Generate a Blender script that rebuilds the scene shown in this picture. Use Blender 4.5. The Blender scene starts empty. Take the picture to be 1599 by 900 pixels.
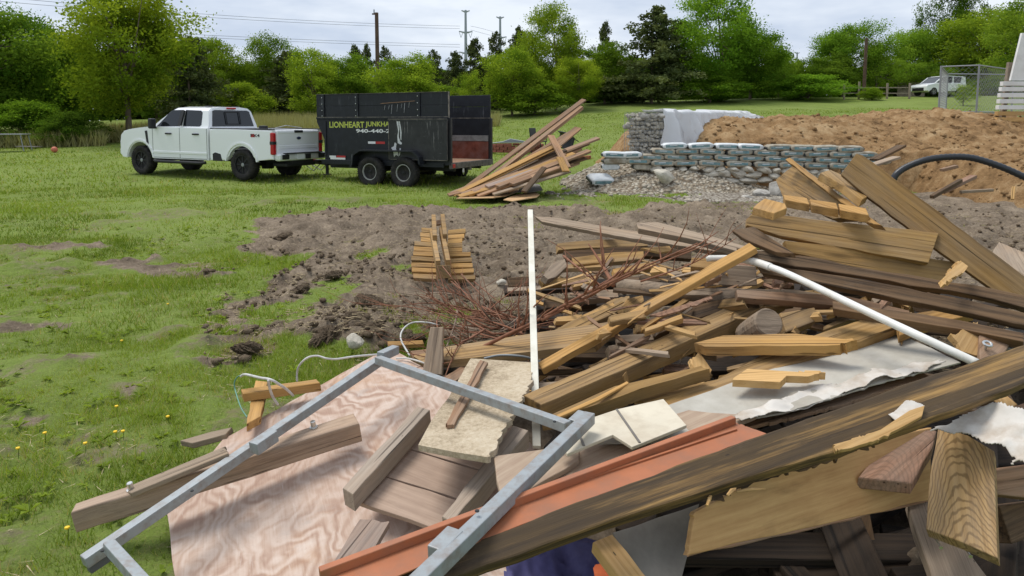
import bpy, bmesh, math, random
import numpy as np
from mathutils import Vector, Matrix, Quaternion
from mathutils.geometry import tessellate_polygon

R = math.radians
random.seed(7)
rng = np.random.default_rng(11)
sc = bpy.context.scene
col = sc.collection

# ---------------------------------------------------------------- camera
CAM_H, PITCH, FPX, CU, CV = 1.65, R(5.6), 1100.0, 799.5, 300.0   # photo pixels (1599 x 900)
cam_d = bpy.data.cameras.new('camera'); cam = bpy.data.objects.new('camera', cam_d); col.objects.link(cam)
cam.location = (0, 0, CAM_H); cam.rotation_euler = (R(90) - PITCH, 0, 0)
cam_d.sensor_width = 36.0; cam_d.lens = FPX / 1599 * 36.0
cam_d.shift_y = -(450 - CV) / 1599
cam_d.clip_start = 0.05; cam_d.clip_end = 3000
sc.camera = cam

# ---------------------------------------------------------------- sky, sun, exposure
SUN_EL, SUN_AZ = R(66), R(300)      # azimuth clockwise from +Y: high, from the left
w = bpy.data.worlds.new('World'); sc.world = w; w.use_nodes = True
nt = w.node_tree; nt.nodes.clear()
out = nt.nodes.new('ShaderNodeOutputWorld'); bg = nt.nodes.new('ShaderNodeBackground')
sky = nt.nodes.new('ShaderNodeTexSky'); sky.sky_type = 'NISHITA'; sky.sun_disc = False
sky.sun_elevation = SUN_EL; sky.sun_rotation = SUN_AZ
sky.air_density = 1.0; sky.dust_density = 3.0
tc = nt.nodes.new('ShaderNodeTexCoord')
mp = nt.nodes.new('ShaderNodeMapping'); mp.inputs['Scale'].default_value = (1.2, 1.2, 4.5)
nz = nt.nodes.new('ShaderNodeTexNoise'); nz.inputs['Scale'].default_value = 2.6; nz.inputs['Detail'].default_value = 5; nz.inputs['Roughness'].default_value = .55
cr = nt.nodes.new('ShaderNodeValToRGB')
cr.color_ramp.elements[0].position = .40; cr.color_ramp.elements[0].color = (4.7, 5.4, 6.6, 1)
cr.color_ramp.elements[1].position = .60; cr.color_ramp.elements[1].color = (7.0, 7.5, 8.2, 1)
mixs = nt.nodes.new('ShaderNodeMix'); mixs.data_type = 'RGBA'; mixs.inputs[0].default_value = .92
nt.links.new(tc.outputs['Generated'], mp.inputs['Vector']); nt.links.new(mp.outputs[0], nz.inputs['Vector'])
nt.links.new(nz.outputs['Fac'], cr.inputs[0])
nt.links.new(sky.outputs[0], mixs.inputs[6]); nt.links.new(cr.outputs[0], mixs.inputs[7])
nt.links.new(mixs.outputs[2], bg.inputs[0]); bg.inputs[1].default_value = 0.1
nt.links.new(bg.outputs[0], out.inputs[0])

sd = bpy.data.lights.new('sun', 'SUN'); sun = bpy.data.objects.new('sun', sd); col.objects.link(sun)
sd.energy = 2.1; sd.angle = R(26); sd.color = (1.0, .96, .90)
sdir = Vector((math.sin(SUN_AZ) * math.cos(SUN_EL), math.cos(SUN_AZ) * math.cos(SUN_EL), math.sin(SUN_EL)))
sun.rotation_euler = sdir.to_track_quat('Z', 'Y').to_euler()
sc.view_settings.view_transform = 'Standard'; sc.view_settings.look = 'None'
sc.view_settings.exposure = 0.38; sc.view_settings.gamma = 1.0; sc.view_settings.use_curve_mapping = False
sc.render.engine = 'CYCLES'
sc.cycles.max_bounces = 6; sc.cycles.transparent_max_bounces = 12
sc.cycles.use_denoising = True

# ---------------------------------------------------------------- pixel rays -> points of the place
FWD = Vector((0, math.cos(PITCH), -math.sin(PITCH))); UPV = Vector((0, math.sin(PITCH), math.cos(PITCH)))
CAM = Vector((0, 0, CAM_H))
def ray(u, v):
    return Vector((1, 0, 0)) * ((u - CU) / FPX) + UPV * ((CV - v) / FPX) + FWD
def PZ(u, v, z):
    d = ray(u, v); return CAM + d * ((z - CAM_H) / d.z)
def PY(u, v, y):
    d = ray(u, v); return CAM + d * (y / d.y)
def PP(u, v, p, n):
    d = ray(u, v); return CAM + d * ((p - CAM).dot(n) / d.dot(n))

# ---------------------------------------------------------------- numpy value noise
_LAT = rng.random((64, 64))
def vnoise(x, y):
    xi = np.floor(x).astype(int); yi = np.floor(y).astype(int); fx = x - xi; fy = y - yi
    fx = fx * fx * (3 - 2 * fx); fy = fy * fy * (3 - 2 * fy)
    a = _LAT[xi & 63, yi & 63]; b = _LAT[(xi + 1) & 63, yi & 63]; c = _LAT[xi & 63, (yi + 1) & 63]; d = _LAT[(xi + 1) & 63, (yi + 1) & 63]
    return (a * (1 - fx) + b * fx) * (1 - fy) + (c * (1 - fx) + d * fx) * fy - .5
def fbm(x, y, o=4, g=.5):
    s = 0; a = 1; f = 1
    for i in range(o):
        s = s + a * vnoise(x * f + 17.3 * i, y * f - 9.1 * i); a *= g; f *= 2.03
    return s
def sstep(a, b, x):
    t = np.clip((x - a) / (b - a), 0, 1); return t * t * (3 - 2 * t)
def inpoly(x, y, poly):
    r = np.zeros(np.shape(x), bool); n = len(poly)
    for i in range(n):
        x1, y1 = poly[i]; x2, y2 = poly[(i + 1) % n]
        c = ((y1 > y) != (y2 > y)) & (x < (x2 - x1) * (y - y1) / ((y2 - y1) or 1e-9) + x1)
        r ^= c
    return r

# ---------------------------------------------------------------- objects
def tag(o, label=None, cat=None, group=None, kind=None):
    if label: o['label'] = label
    if cat: o['category'] = cat
    if group: o['group'] = group
    if kind: o['kind'] = kind
    return o
def empty(name, loc=(0, 0, 0), rz=0, label=None, cat=None, group=None):
    o = bpy.data.objects.new(name, None); col.objects.link(o); o.location = loc; o.rotation_euler = (0, 0, rz)
    o.empty_display_size = .1
    return tag(o, label, cat, group)
def link(name, me, mat=None, parent=None, smooth=False, mats=None):
    o = bpy.data.objects.new(name, me); col.objects.link(o)
    for m in (mats or ([mat] if mat else [])): me.materials.append(m)
    if parent: o.parent = parent
    if smooth: me.polygons.foreach_set('use_smooth', [True] * len(me.polygons))
    return o
def pydata(name, v, f, mat=None, parent=None, smooth=False):
    me = bpy.data.meshes.new(name); me.from_pydata([tuple(p) for p in v], [], f); me.update()
    return link(name, me, mat, parent, smooth)
def fast_mesh(name, verts, faces_n, k):
    """verts (n,3) float array, faces (m,k) int array"""
    me = bpy.data.meshes.new(name)
    me.vertices.add(len(verts)); me.vertices.foreach_set('co', np.ascontiguousarray(verts, np.float32).ravel())
    m = len(faces_n); me.loops.add(m * k); me.loops.foreach_set('vertex_index', np.ascontiguousarray(faces_n, np.int32).ravel())
    me.polygons.add(m); me.polygons.foreach_set('loop_start', np.arange(0, m * k, k, dtype=np.int32))
    me.update(calc_edges=True); return me
def fattr(me, name, vals, domain='POINT'):
    a = me.attributes.new(name, 'FLOAT', domain); a.data.foreach_set('value', np.ascontiguousarray(vals, np.float32))
def copy_tree(o, parent=None):
    c = o.copy(); col.objects.link(c)
    if parent is not None:
        c.parent = parent; c.matrix_parent_inverse = o.matrix_parent_inverse.copy()
    for ch in list(o.children): copy_tree(ch, c)
    return c

class MB:
    """collects boxes, tubes, lathes and prisms of ONE part"""
    def __init__(s): s.b = bmesh.new()
    def box(s, c, d, rot=None, bev=0):
        M = Matrix.Translation(c)
        if rot is not None: M = M @ rot.to_4x4()
        M = M @ Matrix.Diagonal((d[0], d[1], d[2], 1))
        r = bmesh.ops.create_cube(s.b, size=1, matrix=M)
        if bev:
            es = list({e for v in r['verts'] for e in v.link_edges})
            bmesh.ops.bevel(s.b, geom=es, offset=bev, segments=2, affect='EDGES', profile=.5)
        return s
    def bar(s, a, b, wy, wz, up=Vector((0, 0, 1)), bev=0):
        a = Vector(a); b = Vector(b); d = b - a; L = d.length; x = d.normalized()
        y = up.cross(x); y = y.normalized() if y.length > 1e-4 else Vector((0, 1, 0)); z = x.cross(y)
        return s.box((a + b) / 2, (L, wy, wz), Matrix((x, y, z)).transposed(), bev)
    def tube(s, pts, r, n=8, cap=True):
        pts = [Vector(p) for p in pts]; rs = r if hasattr(r, '__len__') else [r] * len(pts); rings = []; pv = None
        for i, p in enumerate(pts):
            t = (pts[min(i + 1, len(pts) - 1)] - pts[max(i - 1, 0)]).normalized()
            if pv is None: pv = t.orthogonal().normalized()
            pv = (pv - t * pv.dot(t)).normalized(); q = t.cross(pv)
            rings.append([s.b.verts.new(p + (pv * math.cos(2 * math.pi * k / n) + q * math.sin(2 * math.pi * k / n)) * rs[i]) for k in range(n)])
        for a, b in zip(rings, rings[1:]):
            for k in range(n): s.b.faces.new((a[k], a[(k + 1) % n], b[(k + 1) % n], b[k]))
        if cap: s.b.faces.new(rings[0][::-1]); s.b.faces.new(rings[-1])
        return s
    def lathe(s, prof, n=24, M=None):
        """profile (r, h) about local Z"""
        M = M or Matrix.Identity(4); rings = []
        for r, h in prof:
            rings.append([s.b.verts.new(M @ Vector((r * math.cos(2 * math.pi * k / n), r * math.sin(2 * math.pi * k / n), h))) for k in range(n)])
        for a, b in zip(rings, rings[1:]):
            for k in range(n): s.b.faces.new((a[k], a[(k + 1) % n], b[(k + 1) % n], b[k]))
        if prof[0][0] > 1e-4: s.b.faces.new(rings[0][::-1])
        if prof[-1][0] > 1e-4: s.b.faces.new(rings[-1])
        return s
    def prism(s, poly, axis, a0, a1, bev=0, seg=2):
        """poly 2D extruded along axis ('y': poly is (x,z); 'x': poly is (y,z); 'z': poly is (x,y))"""
        def P(p, a): return {'y': (p[0], a, p[1]), 'x': (a, p[0], p[1]), 'z': (p[0], p[1], a)}[axis]
        va = [s.b.verts.new(P(p, a0)) for p in poly]; vb = [s.b.verts.new(P(p, a1)) for p in poly]; n = len(poly)
        fs = [s.b.faces.new(va), s.b.faces.new(vb[::-1])]
        for i in range(n): fs.append(s.b.faces.new((va[i], vb[i], vb[(i + 1) % n], va[(i + 1) % n])))
        if bev:
            es = list({e for f in fs for e in f.edges})
            bmesh.ops.bevel(s.b, geom=es, offset=bev, segments=seg, affect='EDGES', profile=.5)
        return s
    def quad(s, *p):
        s.b.faces.new([s.b.verts.new(q) for q in p]); return s
    def build(s, name, mat, parent=None, smooth=False, mats=None):
        bmesh.ops.recalc_face_normals(s.b, faces=s.b.faces[:])
        me = bpy.data.meshes.new(name); s.b.to_mesh(me); s.b.free()
        o = link(name, me, mat, parent, smooth, mats)
        return o
# ---------------------------------------------------------------- materials
class NT:
    def __init__(s, name, bump_dist=None):
        s.m = bpy.data.materials.new(name); s.m.use_nodes = True; s.t = s.m.node_tree; s.t.nodes.clear()
        s.out = s.n('OutputMaterial'); s.p = s.n('BsdfPrincipled'); s.l(s.p.outputs[0], s.out.inputs[0])
    def n(s, typ, **kw):
        x = s.t.nodes.new('ShaderNode' + typ)
        for k, v in kw.items(): setattr(x, k, v)
        return x
    def l(s, a, b): s.t.links.new(a, b)
    def coord(s, scale=(1, 1, 1), rand=True, which='Object'):
        c = s.n('TexCoord'); m = s.n('Mapping'); m.inputs['Scale'].default_value = scale
        if rand:
            oi = s.n('ObjectInfo'); va = s.n('VectorMath', operation='MULTIPLY_ADD')
            mul = s.n('Math', operation='MULTIPLY'); mul.inputs[1].default_value = 53.0
            s.l(oi.outputs['Random'], mul.inputs[0]); s.l(mul.outputs[0], va.inputs[0])
            va.inputs[1].default_value = (1, .37, .71); s.l(c.outputs[which], va.inputs[2]); s.l(va.outputs[0], m.inputs[0])
        else: s.l(c.outputs[which], m.inputs[0])
        return m.outputs[0]
    def noise(s, vec, scale=1, detail=4, rough=.5, dist=0):
        x = s.n('TexNoise'); x.inputs['Scale'].default_value = scale; x.inputs['Detail'].default_value = detail
        x.inputs['Roughness'].default_value = rough; x.inputs['Distortion'].default_value = dist; s.l(vec, x.inputs['Vector']); return x.outputs['Fac']
    def wave(s, vec, scale=1, dist=5, detail=2, dscale=1, rough=.5, bands='Y'):
        x = s.n('TexWave', bands_direction=bands); x.inputs['Scale'].default_value = scale; x.inputs['Distortion'].default_value = dist
        x.inputs['Detail'].default_value = detail; x.inputs['Detail Scale'].default_value = dscale; x.inputs['Detail Roughness'].default_value = rough
        s.l(vec, x.inputs['Vector']); return x.outputs['Fac']
    def voro(s, vec, scale=1, rnd=1, feature='F1', outp='Distance'):
        x = s.n('TexVoronoi', feature=feature); x.inputs['Scale'].default_value = scale; x.inputs['Randomness'].default_value = rnd
        s.l(vec, x.inputs['Vector']); return x.outputs[outp]
    def ramp(s, fac, stops):
        x = s.n('ValToRGB'); e = x.color_ramp.elements
        while len(e) < len(stops): e.new(.5)
        for el, (p, c) in zip(e, stops):
            el.position = p; el.color = (c, c, c, 1) if not hasattr(c, '__len__') else (*c, 1)
        s.l(fac, x.inputs[0]); return x.outputs[0]
    def mix(s, fac, a, b, blend='MIX'):
        x = s.n('Mix', data_type='RGBA', blend_type=blend)
        for v, i in ((fac, 0), (a, 6), (b, 7)):
            if hasattr(v, 'links') or hasattr(v, 'is_linked'): s.l(v, x.inputs[i])
            elif i == 0: x.inputs[0].default_value = v
            else: x.inputs[i].default_value = (*v, 1)
        return x.outputs[2]
    def math(s, op, a, b=0):
        x = s.n('Math', operation=op)
        for i, v in ((0, a), (1, b)):
            if hasattr(v, 'is_linked'): s.l(v, x.inputs[i])
            else: x.inputs[i].default_value = v
        return x.outputs[0]
    def bump(s, h, strength=.4, dist=.003):
        x = s.n('Bump'); x.inputs['Strength'].default_value = strength; x.inputs['Distance'].default_value = dist
        s.l(h, x.inputs['Height']); s.l(x.outputs[0], s.p.inputs['Normal'])
    def base(s, c):
        if hasattr(c, 'is_linked'): s.l(c, s.p.inputs['Base Color'])
        else: s.p.inputs['Base Color'].default_value = (*c, 1)
    def rough(s, r, spec=.3):
        if hasattr(r, 'is_linked'): s.l(r, s.p.inputs['Roughness'])
        else: s.p.inputs['Roughness'].default_value = r
        s.p.inputs['Specular IOR Level'].default_value = spec

def wood(name, light, dark, grey=(.30, .27, .24), grey_amt=.3, stain=(.05, .035, .025), stain_amt=.25, rings=1.0, rough=.78, mud=.2, cath=0):
    t = NT(name)
    g1 = t.noise(t.coord((1.1, 62, 62)), 1, 6, .66)
    g2 = t.noise(t.coord((5, 260, 260)), 1, 4, .6)
    g3 = t.noise(t.coord((.8, 7, 7)), 1.2, 6, .62)
    g4 = t.noise(t.coord((1.7, 4, 4)), 1.6, 6, .66)
    wv = t.wave(t.coord((.50, 11 * rings, 11 * rings)), .9, 9, 3.0, .5, .55)
    f = t.math('ADD', t.math('MULTIPLY', g1, .34), t.math('MULTIPLY', t.math('SUBTRACT', wv, .5), .10)); f = t.math('ADD', f, t.math('MULTIPLY', g2, .20)); f = t.math('ADD', f, t.math('MULTIPLY', g3, .30)); f = t.math('ADD', f, t.math('MULTIPLY', g4, .20))
    c = t.ramp(f, [(.36, [x * .7 for x in dark]), (.46, [a * .3 + b * .7 for a, b in zip(light, dark)]), (.56, [a * .7 + b * .3 for a, b in zip(light, dark)]), (.70, light)])
    if cath:                                                     # plain-sawn arches
        cc = t.n('TexCoord'); sp = t.n('SeparateXYZ'); t.l(cc.outputs['Object'], sp.inputs[0]); nn = t.noise(t.coord((3.5, 8, 8)), 1, 4, .5)
        q = t.math('MULTIPLY', t.math('MULTIPLY', sp.outputs[1], sp.outputs[1]), 22.0); q = t.math('ADD', t.math('ADD', q, sp.outputs[0]), t.math('MULTIPLY', nn, .28))
        sn = t.math('SINE', t.math('MULTIPLY', q, 6.283 / .034)); ll = t.ramp(t.math('ADD', t.math('MULTIPLY', sn, .5), .5), [(.55, 0.0), (.95, 1.0)])
        c = t.mix(t.math('MULTIPLY', ll, cath), c, [x * .62 for x in dark])
    kv = t.voro(t.coord((1.3, 6.5, 6.5)), 1, 1)
    k = t.ramp(kv, [(.05, 1.0), (.14, 0.0)])
    c = t.mix(t.math('MULTIPLY', k, .75), c, [x * .35 for x in dark])
    if grey_amt > 0:
        gw = t.ramp(t.noise(t.coord((1.3, 5, 5)), 1.2, 6, .65), [(.56 - grey_amt * .45, 0.0), (.56 - grey_amt * .45 + .22, 1.0)])
        gc = t.ramp(t.math('ADD', t.math('MULTIPLY', g1, .6), t.math('MULTIPLY', g2, .4)), [(.35, [x * .5 for x in grey]), (.65, grey)])
        c = t.mix(t.math('MULTIPLY', gw, min(.92, .3 + grey_amt * .65)), c, gc)
    if stain_amt > 0:
        sw = t.ramp(t.noise(t.coord((.55, 15, 15)), 1.5, 7, .68), [(.62 - stain_amt * .22, 0.0), (.76 - stain_amt * .22, 1.0)])
        c = t.mix(t.math('MULTIPLY', sw, .82), c, stain)
    if mud > 0:
        mw = t.ramp(t.noise(t.coord((6, 9, 9)), 1.3, 6, .72), [(.56, 0.0), (.68, 1.0)])
        c = t.mix(t.math('MULTIPLY', mw, mud), c, (.20, .15, .105))
        nk = t.ramp(t.voro(t.coord((5, 16, 16)), 1.0), [(.035, 1.0), (.05, 0.0)]); c = t.mix(t.math('MULTIPLY', nk, .8), c, (.03, .022, .016))
    # hairline drying checks
    ck = t.ramp(t.noise(t.coord((.8, 60, 60)), 1, 2, .5), [(.30, 1.0), (.335, 0.0)]); c = t.mix(t.math('MULTIPLY', ck, .7), c, [x * .22 for x in dark])
    oi = t.n('ObjectInfo'); hv = t.n('HueSaturation'); t.l(c, hv.inputs['Color']); hv.inputs['Hue'].default_value = .494; hv.inputs['Saturation'].default_value = 1.06
    mr = t.n('MapRange'); t.l(oi.outputs['Random'], mr.inputs[0]); mr.inputs[3].default_value = .80; mr.inputs[4].default_value = 1.18; t.l(mr.outputs[0], hv.inputs['Value'])
    t.base(hv.outputs[0]); t.rough(rough, .25)
    t.bump(t.math('SUBTRACT', t.math('ADD', t.math('MULTIPLY', g1, .6), t.math('MULTIPLY', g2, .5)), ck), .8, .004)
    return t.m

def plain(name, c, rough=.6, metal=0, spec=.4, var=.0, vscale=8, dirt=None, dirt_amt=.5, dscale=3, bump=0, coat=0):
    t = NT(name); cc = c
    if var or dirt:
        v = t.coord((1, 1, 1))
        if var: cc = t.mix(t.ramp(t.noise(v, vscale, 5, .6), [(.3, 0.0), (.7, 1.0)]), [x * (1 - var) for x in c], [min(1, x * (1 + var)) for x in c])
        if dirt: cc = t.mix(t.math('MULTIPLY', t.ramp(t.noise(v, dscale, 6, .65), [(.45, 0.0), (.68, 1.0)]), dirt_amt), cc, dirt)
        if bump: t.bump(t.noise(v, vscale * 2, 4), bump, .004)
    t.base(cc); t.rough(rough, spec); t.p.inputs['Metallic'].default_value = metal
    if coat: t.p.inputs['Coat Weight'].default_value = coat; t.p.inputs['Coat Roughness'].default_value = .05
    return t.m

M = {}
# fresh pressure-treated pine, honey pine, weathered timbers, dark rotten boards, old grey-pink planks
M['treated'] = wood('treated_pine', (.40, .262, .105), (.22, .135, .050), (.31, .25, .175), .32, (.11, .072, .032), .22, 1.0)
M['deck'] = wood('arched_grain_deck_board', (.50, .345, .16), (.30, .19, .08), (.37, .31, .24), .3, (.14, .095, .055), .2, 1.0, cath=.8)
M['honey'] = wood('honey_pine', (.49, .31, .12), (.30, .175, .060), (.34, .265, .17), .2, (.13, .088, .042), .16, 1.1)
M['beam'] = wood('worn_yellow_beam', (.45, .30, .13), (.235, .15, .066), (.35, .285, .20), .28, (.075, .054, .034), .35, .9)
M['grey'] = wood('grey_weathered_wood', (.41, .305, .20), (.235, .17, .11), (.39, .32, .24), .6, (.09, .068, .05), .3, 1.0)
M['batten'] = wood('pale_grey_batten', (.50, .40, .30), (.34, .26, .19), (.46, .405, .335), .5, (.16, .125, .10), .15, 1.0, mud=.1)
M['dark'] = wood('dark_rotten_wood', (.18, .115, .060), (.07, .044, .024), (.16, .125, .085), .3, (.024, .017, .012), .5, 1.0)
M['gloom'] = wood('shade_black_wood', (.045, .031, .019), (.018, .013, .009), (.04, .032, .024), .2, (.010, .008, .006), .5, 1.0, mud=0)  # near-black wood, the pile's shade put into its colour
M['brown'] = wood('brown_old_lumber', (.345, .215, .125), (.19, .112, .062), (.31, .255, .195), .35, (.085, .055, .037), .25, 1.0)
M['pinkgrey'] = wood('pink_grey_plank', (.46, .345, .265), (.31, .22, .165), (.42, .37, .325), .5, (.15, .115, .09), .15, .8)
M['charred'] = wood('black_stained_timber', (.36, .235, .090), (.16, .10, .043), (.16, .13, .10), .25, (.021, .018, .015), 1.08, 1.0, mud=.1)
M['red'] = wood('red_brown_timber', (.36, .215, .135), (.21, .118, .07), (.33, .26, .2), .3, (.10, .062, .04), .2, 1.3, cath=.5)
M['post'] = wood('old_square_post', (.54, .41, .29), (.36, .255, .175), (.46, .375, .295), .35, (.19, .145, .10), .12, .8)
M['split'] = wood('fresh_split_wood', (.60, .41, .19), (.42, .26, .10), (.4, .3, .2), .1, (.2, .12, .05), .1, 1.6, mud=.1)
M['far_wood'] = wood('far_lumber', (.44, .28, .16), (.24, .14, .075), (.33, .27, .2), .35, (.09, .06, .04), .25, 1.0)
M['far_ply'] = wood('tan_plywood', (.56, .385, .21), (.44, .29, .145), (.4, .32, .24), .2, (.2, .13, .07), .1, .3)

def plywood():
    t = NT('pink_swirled_plywood')
    v = t.coord((1, 1, 1), False)
    dn = t.n('TexNoise'); dn.inputs['Scale'].default_value = 2.6; dn.inputs['Detail'].default_value = 3.0; dn.inputs['Roughness'].default_value = .5; t.l(v, dn.inputs['Vector'])
    va = t.n('VectorMath', operation='MULTIPLY_ADD'); t.l(dn.outputs['Color'], va.inputs[0]); va.inputs[1].default_value = (1.1, .9, .1); t.l(v, va.inputs[2])
    mp = t.n('Mapping'); mp.inputs['Scale'].default_value = (1.5, 2.7, 1); t.l(va.outputs[0], mp.inputs[0])
    wv = t.wave(mp.outputs[0], 1.7, 2.0, 3, 1.6, .6)
    fine = t.noise(t.coord((6, 120, 30), False), 1, 4, .6)
    blot = t.noise(va.outputs[0], 3.2, 7, .66)
    gate = t.ramp(t.noise(v, 2.3, 4, .55), [(.38, .15), (.66, 1.0)])
    f = t.math('ADD', t.math('MULTIPLY', t.math('MULTIPLY', t.math('SUBTRACT', wv, .5), gate), .24), t.math('ADD', t.math('MULTIPLY', blot, .66), t.math('MULTIPLY', fine, .22)))
    c = t.ramp(f, [(.30, (.36, .235, .175)), (.41, (.465, .335, .26)), (.52, (.545, .425, .35)), (.66, (.61, .51, .44))])
    c = t.mix(t.math('MULTIPLY', t.ramp(t.noise(v, 38, 4, .7), [(.55, 0.0), (.72, 1.0)]), .35), c, (.36, .27, .20))
    rust = t.ramp(t.noise(v, 1.9, 6, .65), [(.57, 0.0), (.70, 1.0)])
    c = t.mix(t.math('MULTIPLY', rust, .4), c, (.48, .26, .12))
    gy = t.ramp(t.noise(t.coord((1.7, 1.2, 1), False), 2.6, 6, .65), [(.58, 0.0), (.70, 1.0)])
    c = t.mix(t.math('MULTIPLY', gy, .55), c, (.40, .355, .325)); sc2 = t.ramp(t.noise(t.coord((3, 26, 5), False), 1.2, 6, .7), [(.60, 0.0), (.70, 1.0)]); c = t.mix(t.math('MULTIPLY', sc2, .4), c, (.72, .66, .60))
    kn = t.ramp(t.voro(v, 3.1), [(.03, 1.0), (.055, 0.0)])
    c = t.mix(t.math('MULTIPLY', kn, .8), c, (.10, .055, .035))
    t.base(c); t.rough(.72, .25); t.bump(t.math('ADD', fine, blot), .25, .002); return t.m
M['plywood'] = plywood()
def ply2(name, light, dark, sc_=1.0):
    t = NT(name); v = t.coord((1, 1, 1))
    wv = t.wave(t.coord((1.0 * sc_, 4.0 * sc_, 1)), 1.5, 6, 2, .8); bl = t.noise(v, 3.2, 6, .65); fn = t.noise(t.coord((6, 110, 40)), 1, 3)
    f = t.math('ADD', t.math('MULTIPLY', wv, .10), t.math('ADD', t.math('MULTIPLY', bl, .55), t.math('MULTIPLY', fn, .42)))
    c = t.ramp(f, [(.32, dark), (.72, light)])
    st = t.ramp(t.noise(t.coord((1.5, 6, 3)), 1.3, 6, .65), [(.6, 0.0), (.75, 1.0)])
    c = t.mix(t.math('MULTIPLY', st, .55), c, [x * .4 for x in dark])
    t.base(c); t.rough(.7, .25); t.bump(fn, .3, .002); return t.m
M['ply_honey'] = ply2('honey_plywood', (.58, .36, .155), (.38, .205, .08))
M['ply_grey'] = ply2('grey_brown_plywood', (.47, .37, .27), (.29, .20, .14))
M['panel'] = ply2('pink_grey_panel_wood', (.45, .33, .25), (.30, .21, .155))
def fibre():
    t = NT('crumbly_fibre_board'); v = t.coord((1, 1, 1))
    a = t.noise(v, 60, 6, .75); b = t.noise(v, 5, 5, .6); w_ = t.voro(v, 45)
    c = t.ramp(t.math('ADD', t.math('MULTIPLY', a, .6), t.math('MULTIPLY', b, .5)), [(.40, (.27, .21, .14)), (.56, (.50, .41, .29)), (.72, (.62, .54, .41))])
    t.base(c); t.rough(.95, .1); t.bump(t.math('ADD', a, t.math('MULTIPLY', w_, .6)), 1.0, .006); return t.m
M['fibre'] = fibre()
M['galv'] = plain('grey_painted_steel', (.31, .335, .345), .5, .2, .4, .06, 22, (.20, .13, .085), .5, 26)
M['galv_dark'] = plain('hollow_steel_inside', (.10, .105, .11), .6)
M['zinc'] = plain('zinc_bolt', (.62, .62, .60), .3, .9)
M['orange'] = plain('orange_painted_metal', (.38, .135, .060), .55, 0, .4, .16, 5, (.26, .125, .075), .65, 9)
M['pvc'] = plain('white_pvc', (.78, .77, .72), .38, 0, .5, .04, 6, (.42, .36, .27), .45, 5)
M['trimwhite'] = plain('cream_painted_strip', (.74, .72, .62), .6, 0, .3, .05, 8, (.42, .36, .26), .4, 7)
M['siding'] = plain('cream_siding', (.62, .56, .44), .7, 0, .25, .08, 5, (.36, .28, .19), .5, 6)
def vinyl():
    t = NT('grey_vinyl_flooring'); v = t.coord((1, 1, 1))
    b = t.noise(v, 7, 6, .6); c = t.ramp(b, [(.3, (.36, .335, .28)), (.7, (.51, .485, .425))])
    g = t.n('TexBrick'); g.offset = 0; g.inputs['Scale'].default_value = 3.3; g.inputs['Mortar Size'].default_value = .009; g.inputs['Brick Width'].default_value = 1; g.inputs['Row Height'].default_value = 1
    t.l(v, g.inputs['Vector']); c = t.mix(t.math('MULTIPLY', g.outputs['Fac'], .35), c, (.40, .38, .34))
    d = t.ramp(t.noise(v, 3.1, 6, .68), [(.5, 0.0), (.68, 1.0)]); c = t.mix(t.math('MULTIPLY', d, .5), c, (.27, .23, .18))
    t.base(c); t.rough(.55, .35); t.bump(b, .25, .003); return t.m
M['vinyl'] = vinyl()
M['vinyl_back'] = plain('torn_white_vinyl', (.60, .565, .51), .6, 0, .3, .10, 7, (.34, .255, .17), .75, 6)
M['felt'] = plain('grey_backing_sheet', (.19, .175, .155), .85, 0, .2, .22, 5, (.10, .09, .08), .5, 6)
M['cable'] = plain('grey_white_cable', (.58, .57, .54), .5, 0, .4, .1, 30, (.2, .2, .18), .4, 25)
M['cable_green'] = plain('green_wire', (.14, .30, .22), .5)
M['cloth_blue'] = plain('purple_blue_cloth', (.085, .08, .19), .9, 0, .2, .2, 12, (.16, .15, .25), .5, 6)
M['cloth_orange'] = plain('orange_cloth', (.55, .13, .05), .9, 0, .2, .15, 12)
M['twig'] = plain('red_brown_twig', (.235, .105, .06), .75, 0, .25, .3, 20)
M['twig_grey'] = plain('grey_brown_branch', (.26, .19, .14), .85, 0, .2, .3, 20)
M['pipe_black'] = plain('black_drain_pipe', (.018, .02, .024), .38, 0, .5)
M['bark'] = plain('tree_bark', (.16, .125, .095), .95, 0, .1, .3, 6, bump=.6)
M['pole'] = plain('creosote_pole', (.115, .075, .052), .9, 0, .2, .3, 5)
M['steelgrey'] = plain('far_pylon_steel', (.30, .33, .36), .7, .2)
M['wire'] = plain('power_line', (.11, .12, .13), .6)
M['stone'] = plain('pale_limestone', (.52, .48, .40), .9, 0, .2, .28, 3.2, (.24, .2, .15), .6, 2.4, bump=.8)
M['stone2'] = plain('grey_fill_stone', (.40, .38, .34), .9, 0, .2, .4, 3.2, (.16, .14, .115), .6, 2.4, bump=.8)
M['bagside'] = plain('weathered_paper_bag', (.38, .35, .28), .75, 0, .25, .35, 7, (.19, .14, .085), .85, 4)
M['bagblue'] = plain('blue_green_bag_print', (.13, .25, .275), .6, 0, .3, .35, 9, (.34, .33, .27), .6, 8)
M['bagwhite'] = plain('white_bag_film', (.66, .69, .70), .4, 0, .5, .08, 8, (.35, .33, .29), .4, 5)
M['bagblack'] = plain('dark_bag_edge', (.03, .034, .036), .5)
M['brick'] = plain('red_brick', (.24, .085, .06), .9, 0, .2, .3, 14)
M['blackplastic'] = plain('black_plastic', (.02, .021, .023), .45)
M['link'] = plain('galvanised_link', (.27, .285, .29), .6, .2)
M['whitepaint'] = plain('white_weathered_paint', (.74, .74, .72), .65, 0, .3, .05, 4, (.45, .42, .38), .35, 3)
M['fencewood'] = plain('old_fence_wood', (.27, .22, .17), .9, 0, .2, .3, 6)
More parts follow.
